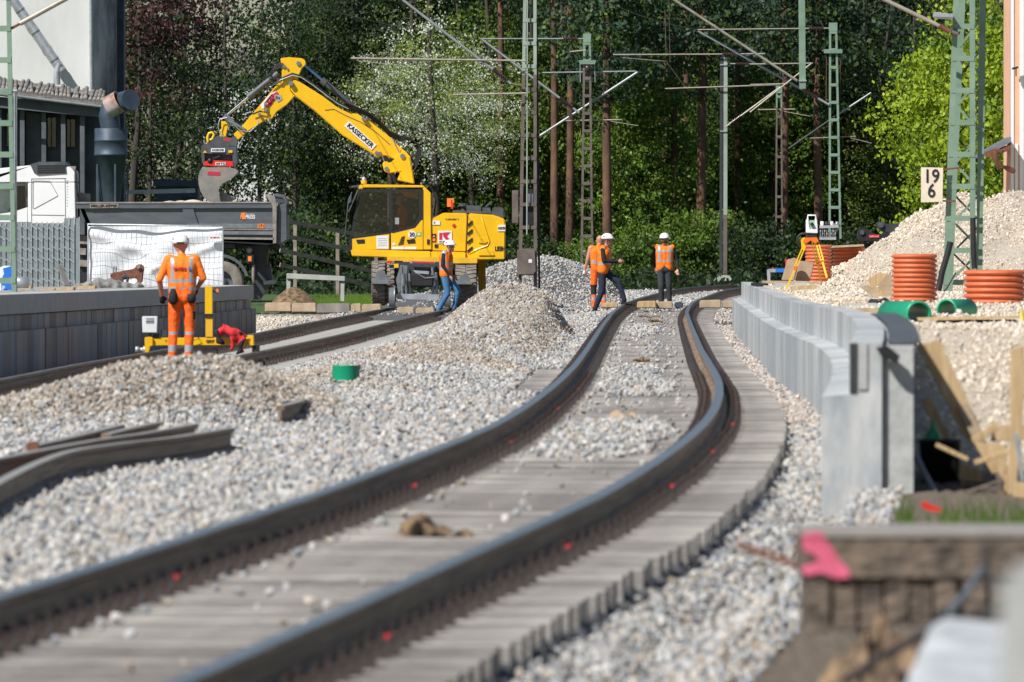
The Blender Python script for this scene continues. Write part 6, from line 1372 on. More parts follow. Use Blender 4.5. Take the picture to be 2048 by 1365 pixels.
slab('rail_end_block', 'rusty cut end plate of a short loose rail at the lower left', 'block', [(52, 886), (76, 883), (76, 900), (54, 902)], .1, .1, 'rust', Y=71)
# green pipe stub
Yg = hit(692, 764); R = 27.5*Yg/F
gp = thing('pipe_stub', 'short green plastic pipe standing upright in the grey ballast', 'pipe', tuple(PT(692, 770, Yg)))
zt = ZP(731, Yg)-ZP(770, Yg); MB().lathe((0, 0, 0), [(R, -.1), (R, zt*.97), (R*1.02, zt), (R*.92, zt), (R*.92, -.1)], 32).build('tube', M['greenpipe'], gp, world=False)
MB().ext([(717, 728), (721, 729), (721, 741), (718, 740)], Yg-.02, Yg+.03).build('red_tape', M['red'], gp)
# concrete blocks across both tracks in the distance
for i, (a, b_, y0, y1, Y, m) in enumerate(((530, 582, 606, 624, 243, 'woodgrey'), (584, 632, 607, 625, 243, 'woodgrey'), (634, 700, 608, 627, 243, 'concrete_block'), (702, 722, 608, 626, 243, 'woodgrey'), (724, 762, 609, 626, 243, 'woodgrey'), (794, 828, 615, 633, 242, 'woodgrey'), (832, 868, 616, 634, 242, 'woodgrey'), (1275, 1312, 603, 617, 238, 'wood'), (1312, 1345, 604, 618, 238.3, 'woodgrey'), (1350, 1366, 605, 616, 238, 'bluesteel'), (1400, 1442, 601, 617, 238, 'woodgrey'), (1446, 1466, 602, 617, 238, 'woodgrey'), (1205, 1236, 606, 616, 239, 'wood'))):
    lb = ['long grey timber left of the left track', 'second grey timber left of the excavator', 'pale concrete block in the row left of the excavator', 'short block near the excavator wheel', 'timber block touching the excavator tyre', 'rounded timber block between the excavator rails', 'timber block at the feet of the man in jeans', 'orange-brown timber block left of the man between the rails', 'greyish block behind the feet of the man between the rails', 'dark blue-grey block end beside the dark rail', 'timber block right of the right rail in the distance', 'smaller timber block beside the platform wall tip', 'low timber behind the boots of the man in navy trousers'][i]
    slab('timber_block', lb, 'block', [(a, y0), (b_, y0-1), (b_+1, y1), (a-1, y1)], .3, .5, m, Y=Y, group='blocks laid across the tracks', bevel=.02)
# concrete frame, earth heap
cf = thing('concrete_frame', 'low white concrete frame on two posts standing on the grass', 'frame', tuple(PT(632, 606, 256)))
mb = MB(); mb.ext([(573, 547), (690, 553), (690, 563), (573, 558)], 255.8, 256.1); mb.build('beam', M['coping'], cf, bevel=.01)
for x in (576, 684): mb = MB(); mb.ext([(x-3, 557), (x+5, 558), (x+4, 603), (x-3, 602)], 255.85, 256.05); mb.build('post', M['coping'], cf)
mb = MB(); p = PT(588, 605, 252); mb.lathe(p, [(.62, -.1), (.45, .10), (.25, .27), (.08, .36), (0, .38)], 20); solo(mb, 'earth_heap', M['dirt'], 'small brown earth heap under the concrete frame', 'heap')
# red and white post, weeds next to truck are ground cover
# left platform clutter
Yf = 205
fn = thing('slatted_fence', 'grey slatted privacy fence in front of the white cab', 'fence', (XP(80, Yf), Yf, 1.0)); zb = ZP(590, Yf)
for i in range(17):
    x0 = -20+i*10.6
    if x0 > 150: break
    top = 447 if x0 < 128 else 437
    mb = MB(); mb.ext([(x0, top), (x0+7.6, top-.6), (x0+7.6, 588), (x0, 588)], Yf, Yf+.05); mb.build('slat', M['greyslat'], fn)
    mb = MB(); mb.ext([(x0+7.9, top-3), (x0+9.7, top-3), (x0+9.7, 590), (x0+7.9, 590)], Yf-.03, Yf+.03); mb.build('wire_post', M['bluesteel2'] if 'bluesteel2' in M else M['galv'], fn)
mb = MB()
for k in range(7):
    for i in range(16): x0 = -20+i*10.6; y = 452+k*21+(i % 2)*3; mb.bar(PT(x0, y, Yf-.03), PT(x0+9, y+9, Yf-.03), .02, .01)
tag(mb.build('wire_mesh', M['galv'], fn), kind='stuff')
Yp = 222
cf2 = thing('site_fence_panel', 'wire site fence panel covered with creased white tarpaulin', 'fence', (XP(310, Yp), Yp, ZP(575, Yp)))
def rodm(pts, r, m, name, par): return MB().tube([PT(a, b_, Yp) for a, b_ in pts], r, 6).build(name, M[m], par)
rodm([(176, 590), (176, 449), (446, 453), (446, 590)], .022, 'galv', 'frame_tube', cf2)
for i in range(27): x = 186+i*9.7; rodm([(x, 451), (x+rng.uniform(-1, 1), 520), (x, 586)], .0028, 'galv', 'vertical_wire', cf2)
for y in (477, 500, 524, 548, 572): rodm([(176+i*27, y+2.2*math.sin(i*1.3+y)) for i in range(11)], .0035, 'steel', 'cross_wire', cf2)
nx, ny = 60, 30; g = []
for j in range(ny+1):
    for i in range(nx+1):
        x = 177+268*i/nx; y = 453+128*j/ny; u = i/nx; v = j/ny
        d = .05*math.sin(7*u+5*v*u*2+1)+.09*math.exp(-((v-.1-.75*u)/.07)**2)*(u < .55)+.10*math.exp(-((v-1.05+.8*u)/.06)**2)*(u > .45)+.06*math.exp(-((v-.45+.35*u)/.10)**2)+.03*math.sin(19*u+9*v)
        g.append(PT(x, y, Yp+.10)+Vector((0, -d*.55, 0)))
mb = MB(); mb.smooth = True; mb.add(g, [(j*(nx+1)+i, j*(nx+1)+i+1, (j+1)*(nx+1)+i+1, (j+1)*(nx+1)+i) for j in range(ny) for i in range(nx)]); mb.build('tarpaulin', M['tarp'], cf2)
MB().ext([(418, 471), (441, 471), (441, 480), (418, 479)], Yp-.06, Yp-.05).build('tag_plate', M['label'], cf2); text('BAUZAUN', 429.5, 475.3, Yp-.065, 2.6, M['crimson'], cf2, wpx=18)
Yq = 190
at = thing('rusty_attachment', 'rusty excavator attachment arm lying on the left platform before the white tarpaulin', 'attachment', (XP(260, Yq), Yq, ZP(578, Yq)))
mb = MB(); mb.ext([(220, 548), (230, 545), (268, 538), (274, 529), (284, 529), (288, 535), (284, 566), (276, 566), (272, 556), (238, 562), (226, 562), (221, 556)], Yq-.15, Yq+.15); mb.build('arm', M['rust'], at, bevel=.015)
MB().cyl(PT(277, 534, Yq-.2), PT(277, 534, Yq+.2), .035, n=12).build('pin', M['dustmetal'], at)
mb = MB(); mb.tube([PT(246, 575, Yq-.2), PT(244, 555, Yq-.2), PT(250, 549, Yq-.2), PT(256, 556, Yq-.2), PT(252, 578, Yq-.2)], .025, 6); mb.build('hook', M['dark'], at); MB().bar(PT(262, 580, Yq-.2), PT(277, 565, Yq-.2), .05, .05).build('hook_bar', M['dark'], at)
for x in (227, 231.5): solo(MB().tube([PT(x, 563, Yq), PT(x+1, 533, Yq)], .01, 6), 'steel_rod', M['dark'], 'left one of two thin upright rods at the rusty attachment' if x < 230 else 'right one of two thin upright rods at the rusty attachment', 'rod', 'upright rods')
blob('blanket', [(PT(152, 575, 186), PT(200, 570, 186), .07, .10), (PT(195, 568, 186), PT(235, 572, 186), .10, .12), (PT(205, 566, 186), PT(212, 562, 186), .06, .05), (PT(235, 575, 186), PT(285, 572, 186), .09, .05)], 'cloth_grey', 'crumpled grey blanket on the left platform beside the rusty attachment', 'blanket')
for i, (a, b_, y) in enumerate(((40, 62, 572), (48, 74, 581), (80, 108, 578), (112, 147, 575), (155, 190, 572))):
    slab('timber_batten', ['thin batten tip at the foot of the slatted fence', 'first short batten on the left platform edge', 'second short batten on the left platform edge', 'third short batten on the left platform edge', 'rightmost batten lying before the grey blanket'][i], 'batten', [(a, y+1), (b_, y), (b_, y+6), (a, y+7)], .1, .8, 'wood', Y=170, group='battens on the left platform')
mb = MB()
for i in range(16): a = rng.uniform(-5, 5); mb.bar(PT(136+a, 572, 180), PT(122+a*1.1+rng.uniform(-2, 2), 531+rng.uniform(-2, 6), 180.2), .018, .018)
tag(solo(mb, 'rod_bundle', M['black'], 'bundle of black rods leaning against the slatted fence', 'rods'), kind='stuff')
bg_ = thing('bulk_bag', 'white bag with bright blue print at the left edge on the platform', 'bag', tuple(PT(14, 588, 168)))
mb = MB(); mb.ext([(-12, 540), (8, 532), (28, 533), (31, 545), (24, 560), (24, 588), (-12, 588)], 167.8, 168.2); mb.build('bag_body', M['label'], bg_, bevel=.03)
mb = MB(); mb.ext([(6, 537), (25, 532), (31, 541), (26, 549), (24, 588), (3, 587), (2, 560), (8, 548)], 167.7, 167.79); mb.build('blue_print', M['blue'], bg_); text('F', 7, 577, 167.66, 9, M['label'], bg_, bold=.02)
solo(MB().lathe(PT(40, 565, 167), [(0, -.14), (.09, -.14), (.09, .14), (0, .14)], 20, 'x'), 'metal_can', M['galv'], 'shiny metal can lying next to the blue printed bag', 'can')
# ---- right platform
def ribbed(label, cx, hw, y0, y1, n, Y, board=None, grp='stacked orange corrugated pipes'):
    t = thing('corrugated_pipe', label, 'pipe', tuple(PT(cx, y1, Y)), 0, grp); R = hw*Y/F; H = (y1-y0)*Y/F; h = H/n; prof = []
    for i in range(n):
        for k in range(7): a = k/6*math.pi; prof.append((R*(.90+.10*math.sin(a)**.6), i*h+h*(.06+.88*k/6)))
    prof += [(R*.84, H), (R*.84, 0)]
    MB().lathe((0, 0, 0), prof, 40).build('tube', M['orangepipe'], t, world=False)
    return t
ribbed('tall orange corrugated pipe standing left of the tall green mast foot', 1829, 46, 508, 614, 11, 137)
ribbed('wide low orange corrugated pipe at the right border behind the green pipes', 1990, 63, 540, 610, 6, 139)
ribbed('orange corrugated pipe directly behind the yellow tripod', 1637, 27, 490, 568, 11, 186)
ribbed('orange corrugated pipe half buried right of the tripod, a board on its top', 1697, 33, 494, 560, 9, 193)
ribbed('orange corrugated pipe mostly buried by the gravel mound left of the black attachments', 1737, 34, 501, 545, 6, 197)
slab('cover_board', 'grey-brown board covering the orange pipes behind the tripod', 'board', [(1645, 493), (1728, 489), (1728, 493), (1646, 497)], .1, .8, 'woodgrey', Y=193)
def gpipe(label, cx, cy, r, Y, L, dx):
    t = thing('drain_pipe', label, 'pipe', tuple(PT(cx, cy+r, Y)), 0, 'green plastic pipes'); R = r*Y/F
    mb = MB(); mb.lathe((0, 0, R), [(R*.86, 0), (R, 0), (R*1.0, .03), (R*.97, .05), (R*.97, L), (R*.86, L), (R*.86, 0)], 36, 'y'); o = mb.build('tube', M['greenpipe'], t, world=False); t.rotation_euler = (0, 0, dx); return t
gpipe('nearer open green pipe lying on the right platform, its mouth facing the camera', 1838, 629, 27, 113, .9, .32)
gpipe('second open green pipe right behind the first, at the foot of the mast', 1893, 621, 23, 120, .5, -.55)
# total station on tripod
Y = hit(1600, 580); Y = 178
tp = thing('survey_tripod', 'yellow and orange survey tripod standing on the right platform', 'tripod', tuple(PT(1618, 575, Y)))
mb = MB()
for a, d_, nm in (((1613, 482), (1572, 580), 0), ((1626, 482), (1644, 562), .6), ((1634, 484), (1652, 556), -.5)):
    A = PT(*a, Y); B_ = PT(*d_, Y)+Vector((0, nm, 0)); C_ = A.lerp(B_, .55); leg = MB(); x_ = Vector((.022, 0, 0))
    leg.bar(A-x_, C_-x_, .02, .03); leg.bar(A+x_, C_+x_, .02, .03); leg.bar(C_-(B_-A)*.06, B_, .03, .03); lg = leg.build('leg', M['tripod'], tp)
    MB().bar(C_-Vector((.03, 0, 0)), C_+Vector((.03, 0, 0)), .05, .05).build('clamp', M['tripodorange'], lg)
mb = MB(); mb.ext([(1610, 476), (1634, 475), (1638, 484), (1630, 488), (1622, 482), (1612, 488), (1606, 485)], Y-.09, Y+.09); mb.build('head', M['tripodorange'], tp, bevel=.008)
ts = thing('total_station', 'white and green total station mounted on the tripod', 'instrument', tuple(PT(1623, 475, Y)))
mb = MB(); mb.ext([(1612, 440), (1617, 437), (1620, 465), (1612, 466)], Y-.08, Y+.08); mb.ext([(1630, 437), (1634, 440), (1636, 466), (1628, 465)], Y-.08, Y+.08); mb.ext([(1612, 458), (1635, 458), (1635, 467), (1612, 466)], Y-.1, Y+.1); mb.build('housing', M['white'], ts, bevel=.006)
mb = MB(); mb.tube([PT(1615, 440, Y), PT(1616, 431, Y), PT(1631, 431, Y), PT(1632, 440, Y)], .014, 6); mb.build('handle', M['white'], ts)
mb = MB(); mb.ext([(1617, 441), (1630, 441), (1630, 458), (1617, 458)], Y-.06, Y+.1); mb.build('telescope', mat('pale_green_shell', (.32, .50, .38), .4), ts, bevel=.01); mb = MB(); mb.cyl(PT(1624, 449, Y-.14), PT(1624, 449, Y-.05), .032, n=16); mb.build('lens', M['black'], ts)
mb = MB(); mb.ext([(1614, 467), (1633, 467), (1634, 471), (1630, 475), (1615, 475), (1612, 471)], Y-.07, Y+.07); mb.build('tribrach', M['black'], ts)
# compressor with hose reel
Y = 196
cp = thing('hose_reel_machine', 'small machine with grey manifold and hose reels behind the tripod', 'machine', tuple(PT(1655, 490, Y)))
mb = MB(); mb.ext([(1640, 452), (1676, 450), (1678, 456), (1640, 457)], Y-.1, Y+.3); mb.ext([(1640, 474), (1672, 474), (1672, 480), (1640, 480)], Y-.1, Y+.3); mb.build('frame', M['galv'], cp)
for i, (x, m) in enumerate(((1644, 'label'), (1653, 'black'), (1658, 'black'), (1663, 'label'), (1674, 'steel'))): MB().lathe(PT(x, 449, Y), [(0, -.03), (.055, -.03), (.055, .03), (0, .03)], 16, 'x').build('reel', M[m], cp)
mb = MB()
for i in range(8): mb.cyl(PT(1641+i*4.2, 460, Y-.1), PT(1641+i*4.2, 474, Y-.1), .013, n=6); mb.lathe(PT(1641+i*4.2, 464+(i % 2)*5, Y-.12), [(0, .03), (.02, 0), (0, -.03)], 6)
tag(mb.build('valve_block', M['steel'], cp), kind='stuff')
mb = MB(); mb.bar(PT(1668, 470, Y), PT(1680, 450, Y), .03, .03); mb.build('side_lever', M['steel'], cp)
mb = MB(); mb.tube([PT(1608+14*math.cos(a), 481-14*math.sin(a)*1.0, Y) for a in np.linspace(.3, 5.6, 14)], .022, 6); solo(mb, 'hose_coil', M['black'], 'black hose coil left of the yellow tripod', 'hose')
slab('yellow_canister', 'yellow canister behind the top of the tripod legs', 'canister', [(1602, 478), (1612, 474), (1612, 500), (1604, 502)], .1, .3, 'yellow', Y=194, bevel=.02)
# black attachments
Y = 214
a1 = thing('excavator_attachment', 'black excavator attachment with a red plate on pallets, nearer of the two', 'attachment', tuple(PT(1755, 500, Y)), 0, 'black attachments')
mb = MB(); mb.ext([(1716, 462), (1724, 456), (1733, 458), (1742, 464), (1756, 470), (1782, 464), (1788, 472), (1786, 484), (1720, 484), (1716, 476)], Y-.2, Y+.3); mb.build('body', M['black'], a1, bevel=.02)
MB().ext([(1738, 470), (1759, 470), (1759, 476.5), (1738, 476.5)], Y-.215, Y-.205).build('plate', M['red'], a1); text('Lehnhoff', 1748.5, 473.4, Y-.22, 3, M['label'], a1, wpx=18); mb = MB(); mb.cyl(PT(1724, 465, Y-.24), PT(1724, 465, Y-.19), .05, n=14); mb.build('pin', M['charcoal'], a1)
mb = MB(); mb.ext([(1722, 486), (1786, 486), (1786, 498), (1722, 498)], Y-.1, Y+.4); mb.build('stand', M['black'], a1); MB().ext([(1755, 491), (1764, 491), (1764, 495), (1755, 495)], Y-.12, Y-.105).build('yellow_label', M['yellow'], a1)
a2 = thing('excavator_attachment', 'second black attachment lying behind and right of the one with the red plate', 'attachment', tuple(PT(1780, 480, Y+1.5)), 0, 'black attachments')
mb = MB(); mb.ext([(1751, 448), (1760, 443), (1772, 448), (1800, 447), (1818, 453), (1820, 464), (1786, 470), (1760, 462)], Y+1.2, Y+1.7); mb.build('body', M['dark'], a2, bevel=.02); mb = MB(); mb.cyl(PT(1762, 450, Y+1.15), PT(1762, 450, Y+1.2), .06, n=14); mb.cyl(PT(1814, 457, Y+1.15), PT(1814, 457, Y+1.2), .04, n=12); mb.build('pin', M['charcoal'], a2)
# board blocks, trestle
for i, p in enumerate(([(1576, 520), (1590, 516), (1598, 520), (1588, 562), (1564, 561)], [(1600, 522), (1629, 525), (1620, 563), (1590, 562)])):
    slab('board_block', 'left brown board block leaning behind the tripod' if i == 0 else 'right wider brown board block behind the tripod', 'block', p, .1, .45, 'cardboard', Y=181+i*.6, group='brown blocks at the tripod', bevel=.01)
tz = thing('work_trestle', 'small white and blue work trestle with red ends behind the wall tip', 'trestle', tuple(PT(1550, 560, 192)))
mb = MB(); mb.ext([(1534, 540), (1540, 538), (1541, 562), (1535, 562)], 191.9, 192); mb.ext([(1540, 538), (1552, 538), (1552, 545), (1540, 545)], 191.9, 192); mb.build('leg_frame', M['galv'], tz); MB().ext([(1551, 538), (1569, 537), (1569, 545), (1551, 545)], 191.85, 192).build('blue_rail', M['blue'], tz)
mb = MB(); mb.ext([(1570, 520), (1580, 518), (1582, 532), (1572, 535)], 192, 192.2); mb.lathe(PT(1546, 537, 192), [(0, .02), (.03, 0), (0, -.01)], 10); mb.build('red_cap', M['red'], tz)
# planks and slabs
def pl(name, label, pts, m, dep=.35, Y=None, cat='plank', g='planks on the right platform'): return slab(name, label, cat, pts, .05, dep, m, Y=Y, group=g)
pl('plank', 'long plank behind the tripod feet near the wall tip', [(1525, 562), (1640, 563), (1640, 567), (1526, 567)], 'woodgrey', Y=186, dep=.5)
pl('plank', 'short plank lying right of the tripod foot', [(1581, 573), (1634, 570), (1634, 578), (1583, 581)], 'wood', Y=170, dep=.5)
slab('trough_slab', 'grey concrete trough slab under the plank near the wall tip', 'slab', [(1548, 567), (1640, 568), (1640, 576), (1548, 576)], .1, .6, 'concrete', Y=184)
pl('plank', 'long thin plank left of the tall orange pipe', [(1655, 603), (1790, 597), (1790, 601), (1656, 607)], 'wood', Y=140, dep=.5)
slab('trough_slab', 'grey concrete slab half covered by gravel before the tall orange pipe', 'slab', [(1645, 609), (1755, 607), (1765, 616), (1648, 618)], .1, .9, 'concrete', Y=134)
pl('plank', 'brown plank lying before the green pipes', [(1692, 620), (1730, 616), (1790, 619), (1788, 626), (1755, 626), (1692, 622)], 'woodgrey', Y=121, dep=.4)
pl('plank', 'short brown plank running under the nearer green pipe', [(1762, 629), (1836, 624), (1838, 636), (1770, 636)], 'woodgrey', Y=116, dep=.3)
pl('plank', 'long plank lying on the cable trough at the right', [(1836, 636), (2040, 632), (2041, 637), (1838, 642)], 'wood', Y=110, dep=.4)
slab('cable_trough', 'concrete cable trough with dark inside under the long right plank', 'trough', [(1840, 648), (2025, 648), (2030, 664), (1842, 656)], .1, .5, 'concrete', Y=110.5)
slab('gap_shade_strip', 'black strip standing for the shaded trough gap below the long right plank', 'trough', [(1840, 641), (2030, 639), (2035, 649), (1842, 650)], .1, .05, 'black', Y=110.05)  # solid black strip stands in for shade in the trough gap
blob('black_bag', [(PT(1745, 607, 136), PT(1770, 606, 136), .05, .06), (PT(1768, 607, 136), PT(1785, 616, 136), .06, .05)], 'blackcloth', 'black plastic bag between the concrete slab and the tall orange pipe', 'bag')
for i, pts in enumerate(([(1722, 575), (1735, 569), (1766, 592), (1750, 597)], [(1735, 560), (1758, 545), (1775, 548), (1752, 574), (1742, 572)], [(1752, 568), (1775, 548), (1784, 552), (1784, 592), (1772, 590)], [(1740, 572), (1775, 578), (1784, 594), (1765, 594)])):
    pl('pallet_board', ['lowest left board of the broken pallet', 'upper board of the broken pallet', 'right board of the broken pallet touching the orange pipe', 'middle board of the broken pallet'][i], pts, 'wood' if i % 2 else 'woodgrey', Y=139.5+i*.35, dep=.12, cat='board', g='boards of the broken pallet')
for i, (pts, Yv) in enumerate(([[(1822, 652), (1860, 653), (1905, 650), (1935, 655), (1950, 652)], 106], [[(1955, 664), (2000, 661), (2040, 658), (2060, 655)], 106], [[(1960, 658), (2048, 652)], 105], [[(2042, 620), (2046, 640), (2044, 655)], 108])):
    solo(MB().tube([PT(a, b_, Yv) for a, b_ in pts], .018, 6), 'yellow_hose', mat('yellow_hose', (.75, .62, .08), .5), ['yellow hose lying below the nearer green pipe', 'yellow hose at the right border on the gravel', 'second yellow hose just above it at the right border', 'upright yellow hose end at the right border'][i], 'hose', 'yellow hoses')
slab('wall_top_board', 'dark green strip lying on the wall tip', 'strip', [(1503, 566), (1528, 568), (1526, 575), (1503, 572)], .02, .5, 'black', Y=180)
blob('rag', [(PT(1788, 655, 100), PT(1800, 662, 100), .03, .03)], 'label', 'small white rag on the wall top near the rubber mats', 'rag')
# near right timber pile
Y = 69
def near(name, label, pts, m, Yv, dep, g=None, cat='timber', bevel=.004): return slab(name, label, cat, pts, .1, dep, m, Y=Yv, group=g, bevel=bevel)
near('plank', 'broad plank leaning against the back of the near wall end', [(1836, 692), (1880, 680), (1972, 880), (1940, 884), (1925, 868)], 'wood', 68.6, .10, 'timber thrown behind the near wall end')
near('plank', 'shadowed plank under the broad leaning plank', [(1842, 800), (1862, 795), (1905, 885), (1885, 890)], 'wood', 69.2, .08, 'timber thrown behind the near wall end')
near('plank', 'grey end board on the broad leaning plank', [(1914, 815), (1934, 806), (1975, 884), (1950, 886)], 'woodgrey', 68.48, .03, 'timber thrown behind the near wall end')  # greyer thin board over the lower end of the plank
near('wooden_stake', 'upright yellow wooden stake at the right border', [(2022, 700), (2048, 690), (2052, 760), (2030, 1010), (2006, 1000), (2020, 900)], 'wood', 66, .06, 'timber thrown behind the near wall end')
near('timber_piece', 'bright cut timber wedge left of the stake', [(1948, 886), (2012, 890), (2014, 945), (1982, 948)], 'wood', 67, .2, 'timber thrown behind the near wall end')
near('timber_piece', 'thick yellow timber behind the stake', [(1990, 852), (2060, 850), (2060, 880), (1984, 884)], 'wood', 69, .2, 'timber thrown behind the near wall end')
near('timber_piece', 'brown timber lying low beside the bucket', [(1920, 925), (1968, 945), (1965, 965), (1918, 960)], 'wood', 67.4, .2, 'timber thrown behind the near wall end')
near('timber_piece', 'dark brown timber lying lowest at the right', [(1930, 985), (2000, 962), (2012, 990), (1950, 1010)], 'wooddark', 66, .25, 'timber thrown behind the near wall end')
near('timber_piece', 'short bright timber at the right border below the stake top', [(2030, 965), (2060, 968), (2060, 1000), (2028, 995)], 'wood', 65.5, .2, 'timber thrown behind the near wall end')
tl_ = ['slim batten crossing behind the tub', 'pale batten pointing at the stake', 'dark wet batten under the bright wedge', 'short board propped on the wedge', 'split board lying flat near the grass', 'rough edged board behind the wedge', 'dark plank end right of the tub', 'thin lath leaning towards the wall', 'stubby offcut beside the stake foot', 'offcut half under the lowest timber']
r5 = random.Random(12)
for i, (cx2, cy2, L2, an2, w2, m2_) in enumerate(((1905, 905, 70, 25, 9, 'wood'), (1985, 915, 75, -18, 10, 'wood'), (1960, 975, 80, 12, 13, 'wooddark'), (2000, 940, 50, 58, 11, 'wood'), (1925, 995, 75, -8, 9, 'woodgrey'), (1970, 868, 60, -35, 14, 'wood'), (1915, 945, 55, 62, 13, 'wooddark'), (1888, 860, 90, 66, 6, 'woodgrey'), (2038, 930, 40, 20, 18, 'wood'), (1960, 1012, 55, 5, 10, 'woodgrey'))):
    a_ = math.radians(an2); ux, uy = math.cos(a_)*L2/2, math.sin(a_)*L2/2; vx, vy = -math.sin(a_)*w2/2, math.cos(a_)*w2/2
    near('timber_offcut', tl_[i], [(cx2-ux-vx, cy2-uy-vy), (cx2+ux-vx, cy2+uy-vy), (cx2+ux+vx, cy2+uy+vy), (cx2-ux+vx, cy2-uy+vy)], m2_, 66.2+.22*i, .12, 'timber thrown behind the near wall end')
near('steel_strip', 'pale steel strip standing beside the stake', [(2026, 868), (2036, 866), (2050, 960), (2044, 968)], 'galv', 65.8, .02, None, 'strip')
bu = thing('black_bucket', 'black plastic tub among the timber behind the near wall end', 'tub', tuple(PT(1880, 985, 67.5))); Rb = 42*67.5/F
MB().lathe((0, 0, 0), [(0, 0), (Rb*.8, 0), (Rb, .32), (Rb*1.05, .32), (Rb*1.05, .34), (Rb*.96, .34), (Rb*.78, .02), (0, .02)], 28).build('tub', M['black'], bu, world=False)
solo(MB().tube([PT(1825, 900, 66.5), PT(1850, 950, 66.4), PT(1872, 990, 66.2)], .02, 6), 'metal_bar', M['steel'], 'grey bar leaning on the black tub beside the wall end', 'bar')
solo(MB().lathe(PT(1866, 880, 67.8), [(0, -.08), (.05, -.08), (.05, .03), (.015, .09), (.015, .12), (0, .12)], 14), 'green_bottle', M['greenl'], 'green bottle standing behind the black tub', 'bottle')
slab('cable_trough', 'grey concrete trough with a rusty edge in the beige gravel at right', 'trough', [(1936, 768), (2012, 766), (2014, 790), (1936, 786)], .1, .5, 'concrete', Y=81); slab('rusty_edge', 'rusty steel edge lying on the small trough at right', 'steel edge', [(1935, 761), (2014, 760), (2014, 768), (1935, 768)], .1, .55, 'rust', Y=81)
slab('red_tube', 'red and white plastic piece lying in the grass before the wall end', 'litter', [(1840, 1008), (1850, 1004), (1884, 1018), (1880, 1026), (1850, 1020)], .1, .06, 'red', Y=62)
mb = MB(); r3 = random.Random(4)
for i in range(240):
    Yv = r3.uniform(56, 61); px = r3.choice([r3.gauss(1905, 25), r3.gauss(1975, 22), r3.gauss(1815, 12), r3.gauss(2040, 14)]); X = XP(px, Yv); z = TZ(X, Yv) if i % 30 == 0 else z0_; z0_ = z; h = r3.uniform(.04, .17); a = r3.uniform(-.07, .07); wd = .006
    mb.add([(X-wd, Yv, z-.03), (X+wd, Yv, z-.03), (X+a*.5+wd*.6, Yv, z+h*.6), (X+a, Yv, z+h), (X+a*.5-wd*.6, Yv, z+h*.6)], [(0, 1, 2, 3, 4)])
tag(mb.build('grass_tufts', leafm('green_grass', (.06, .13, .02), (.14, .22, .04))), 'green grass tufts growing before the near wall end', kind='stuff')
# big near timber with pink paint
Y = 35.0
bt = thing('buffer_timber', 'big blurred dark timber with a pink spray mark at the lower right', 'timber', tuple(PT(1830, 1300, Y)))
s_ = F/Y; x0, x1 = XP(1603, Y), XP(2300, Y); zt, zb = ZP(1076, Y), ZP(1160, Y)
MB().b2(x0, x1, Y, Y+.9, zb, zt).build('beam', M['wooddark'], bt, bevel=.008)
for i in range(9):
    xa = x0+.02+i*.085+rng.uniform(-.01, .01); MB().b2(xa, xa+.078, Y+.004+rng.uniform(0, .02), Y+.8, ZP(1250+rng.uniform(-12, 30), Y), zb-.001).build('rotten_board', M['wooddark'], bt, bevel=.004)
MB().b2(x0+.004, x1, Y-.006, Y+.96, zt+.002, zt+.02).build('top_board', mat('weathered_top_board', (.19, .18, .17), .85, c2=(.36, .33, .30), scale=4, stretch=(1, 6, 4), bump=.4), bt)
mb = MB(); mb.ext([(1605, 1078), (1650, 1077), (1668, 1100), (1680, 1122), (1698, 1140), (1700, 1156), (1670, 1158), (1645, 1146), (1612, 1152), (1601, 1136), (1640, 1122), (1628, 1110), (1606, 1100)], Y-.006, Y-.001); mb.build('pink_mark', M['pink'], bt)
mb = MB(); mb.ext([(1610, 1066), (1645, 1064), (1650, 1076), (1604, 1076)], Y-.0095, Y-.0065); mb.build('pink_edge', M['pink'], bt)
solo(MB().tube([PT(1475, 1090, 37.5), PT(1540, 1112, 36.9), PT(1610, 1140, 36.2)], .013, 8), 'rusty_rod', M['rust'], 'rusty rod sticking out left of the pink marked timber', 'rod')
mb = MB(); n1 = 46; r4 = random.Random(3); g = []
for j in range(n1+1):
    for i in range(n1+1):
        X = XP(1590, 33)+i/n1*1.3; Yv = 27+j/n1*8.0; h = .15+.33*sstep(0, .20, i/n1)*sstep(26, 34.2, Yv)+.045*math.sin(X*23+Yv*5)+.04*math.sin(X*11-Yv*9)+r4.uniform(-.035, .035); g.append((X, Yv, float(h)))
mb.add(g, [(j*(n1+1)+i, j*(n1+1)+i+1, (j+1)*(n1+1)+i+1, (j+1)*(n1+1)+i) for j in range(n1) for i in range(n1)]); tag(mb.build('earth_bank', M['dirt']), 'brown loose earth piled under the near dark timber', kind='stuff')
solo(MB().tube([PT(1965, 1140, 34.5), PT(1930, 1190, 33.6), PT(1895, 1230, 32.5)], .013, 8), 'black_cable', M['steel'], 'grey cable hanging down the front of the near timber', 'cable', 'cables at the near timber')
solo(MB().tube([PT(1974, 1100, 34.4), PT(1978, 1240, 34.2)], .008, 8), 'black_cable', M['black'], 'thin black cable hanging straight down the near timber', 'cable', 'cables at the near timber')
solo(MB().tube([PT(1690, 1365, 29), PT(1760, 1315, 29.5), PT(1850, 1270, 30.2), (PT(1890, 1225, 31))], .012, 8), 'black_cable', M['black'], 'dark cable running over the earth towards the white sack', 'cable', 'cables at the near timber')
mb = MB(); mb.smooth = True; g = []; n1 = 26
for jj in range(n1+1):
    v = jj/n1
    for ii in range(n1+1):
        u = ii/n1; x = 1865-75*v+(2075-1865+75*v)*u; z_ = .022*abs(math.sin(v*14))+.012*math.sin(u*6); g.append(PT(x, 1238+170*v+6*math.sin(u*4), 27.2-1.2*v)+Vector((0, 0, z_*.6-.02*(1-min(1, u*6))**2)))
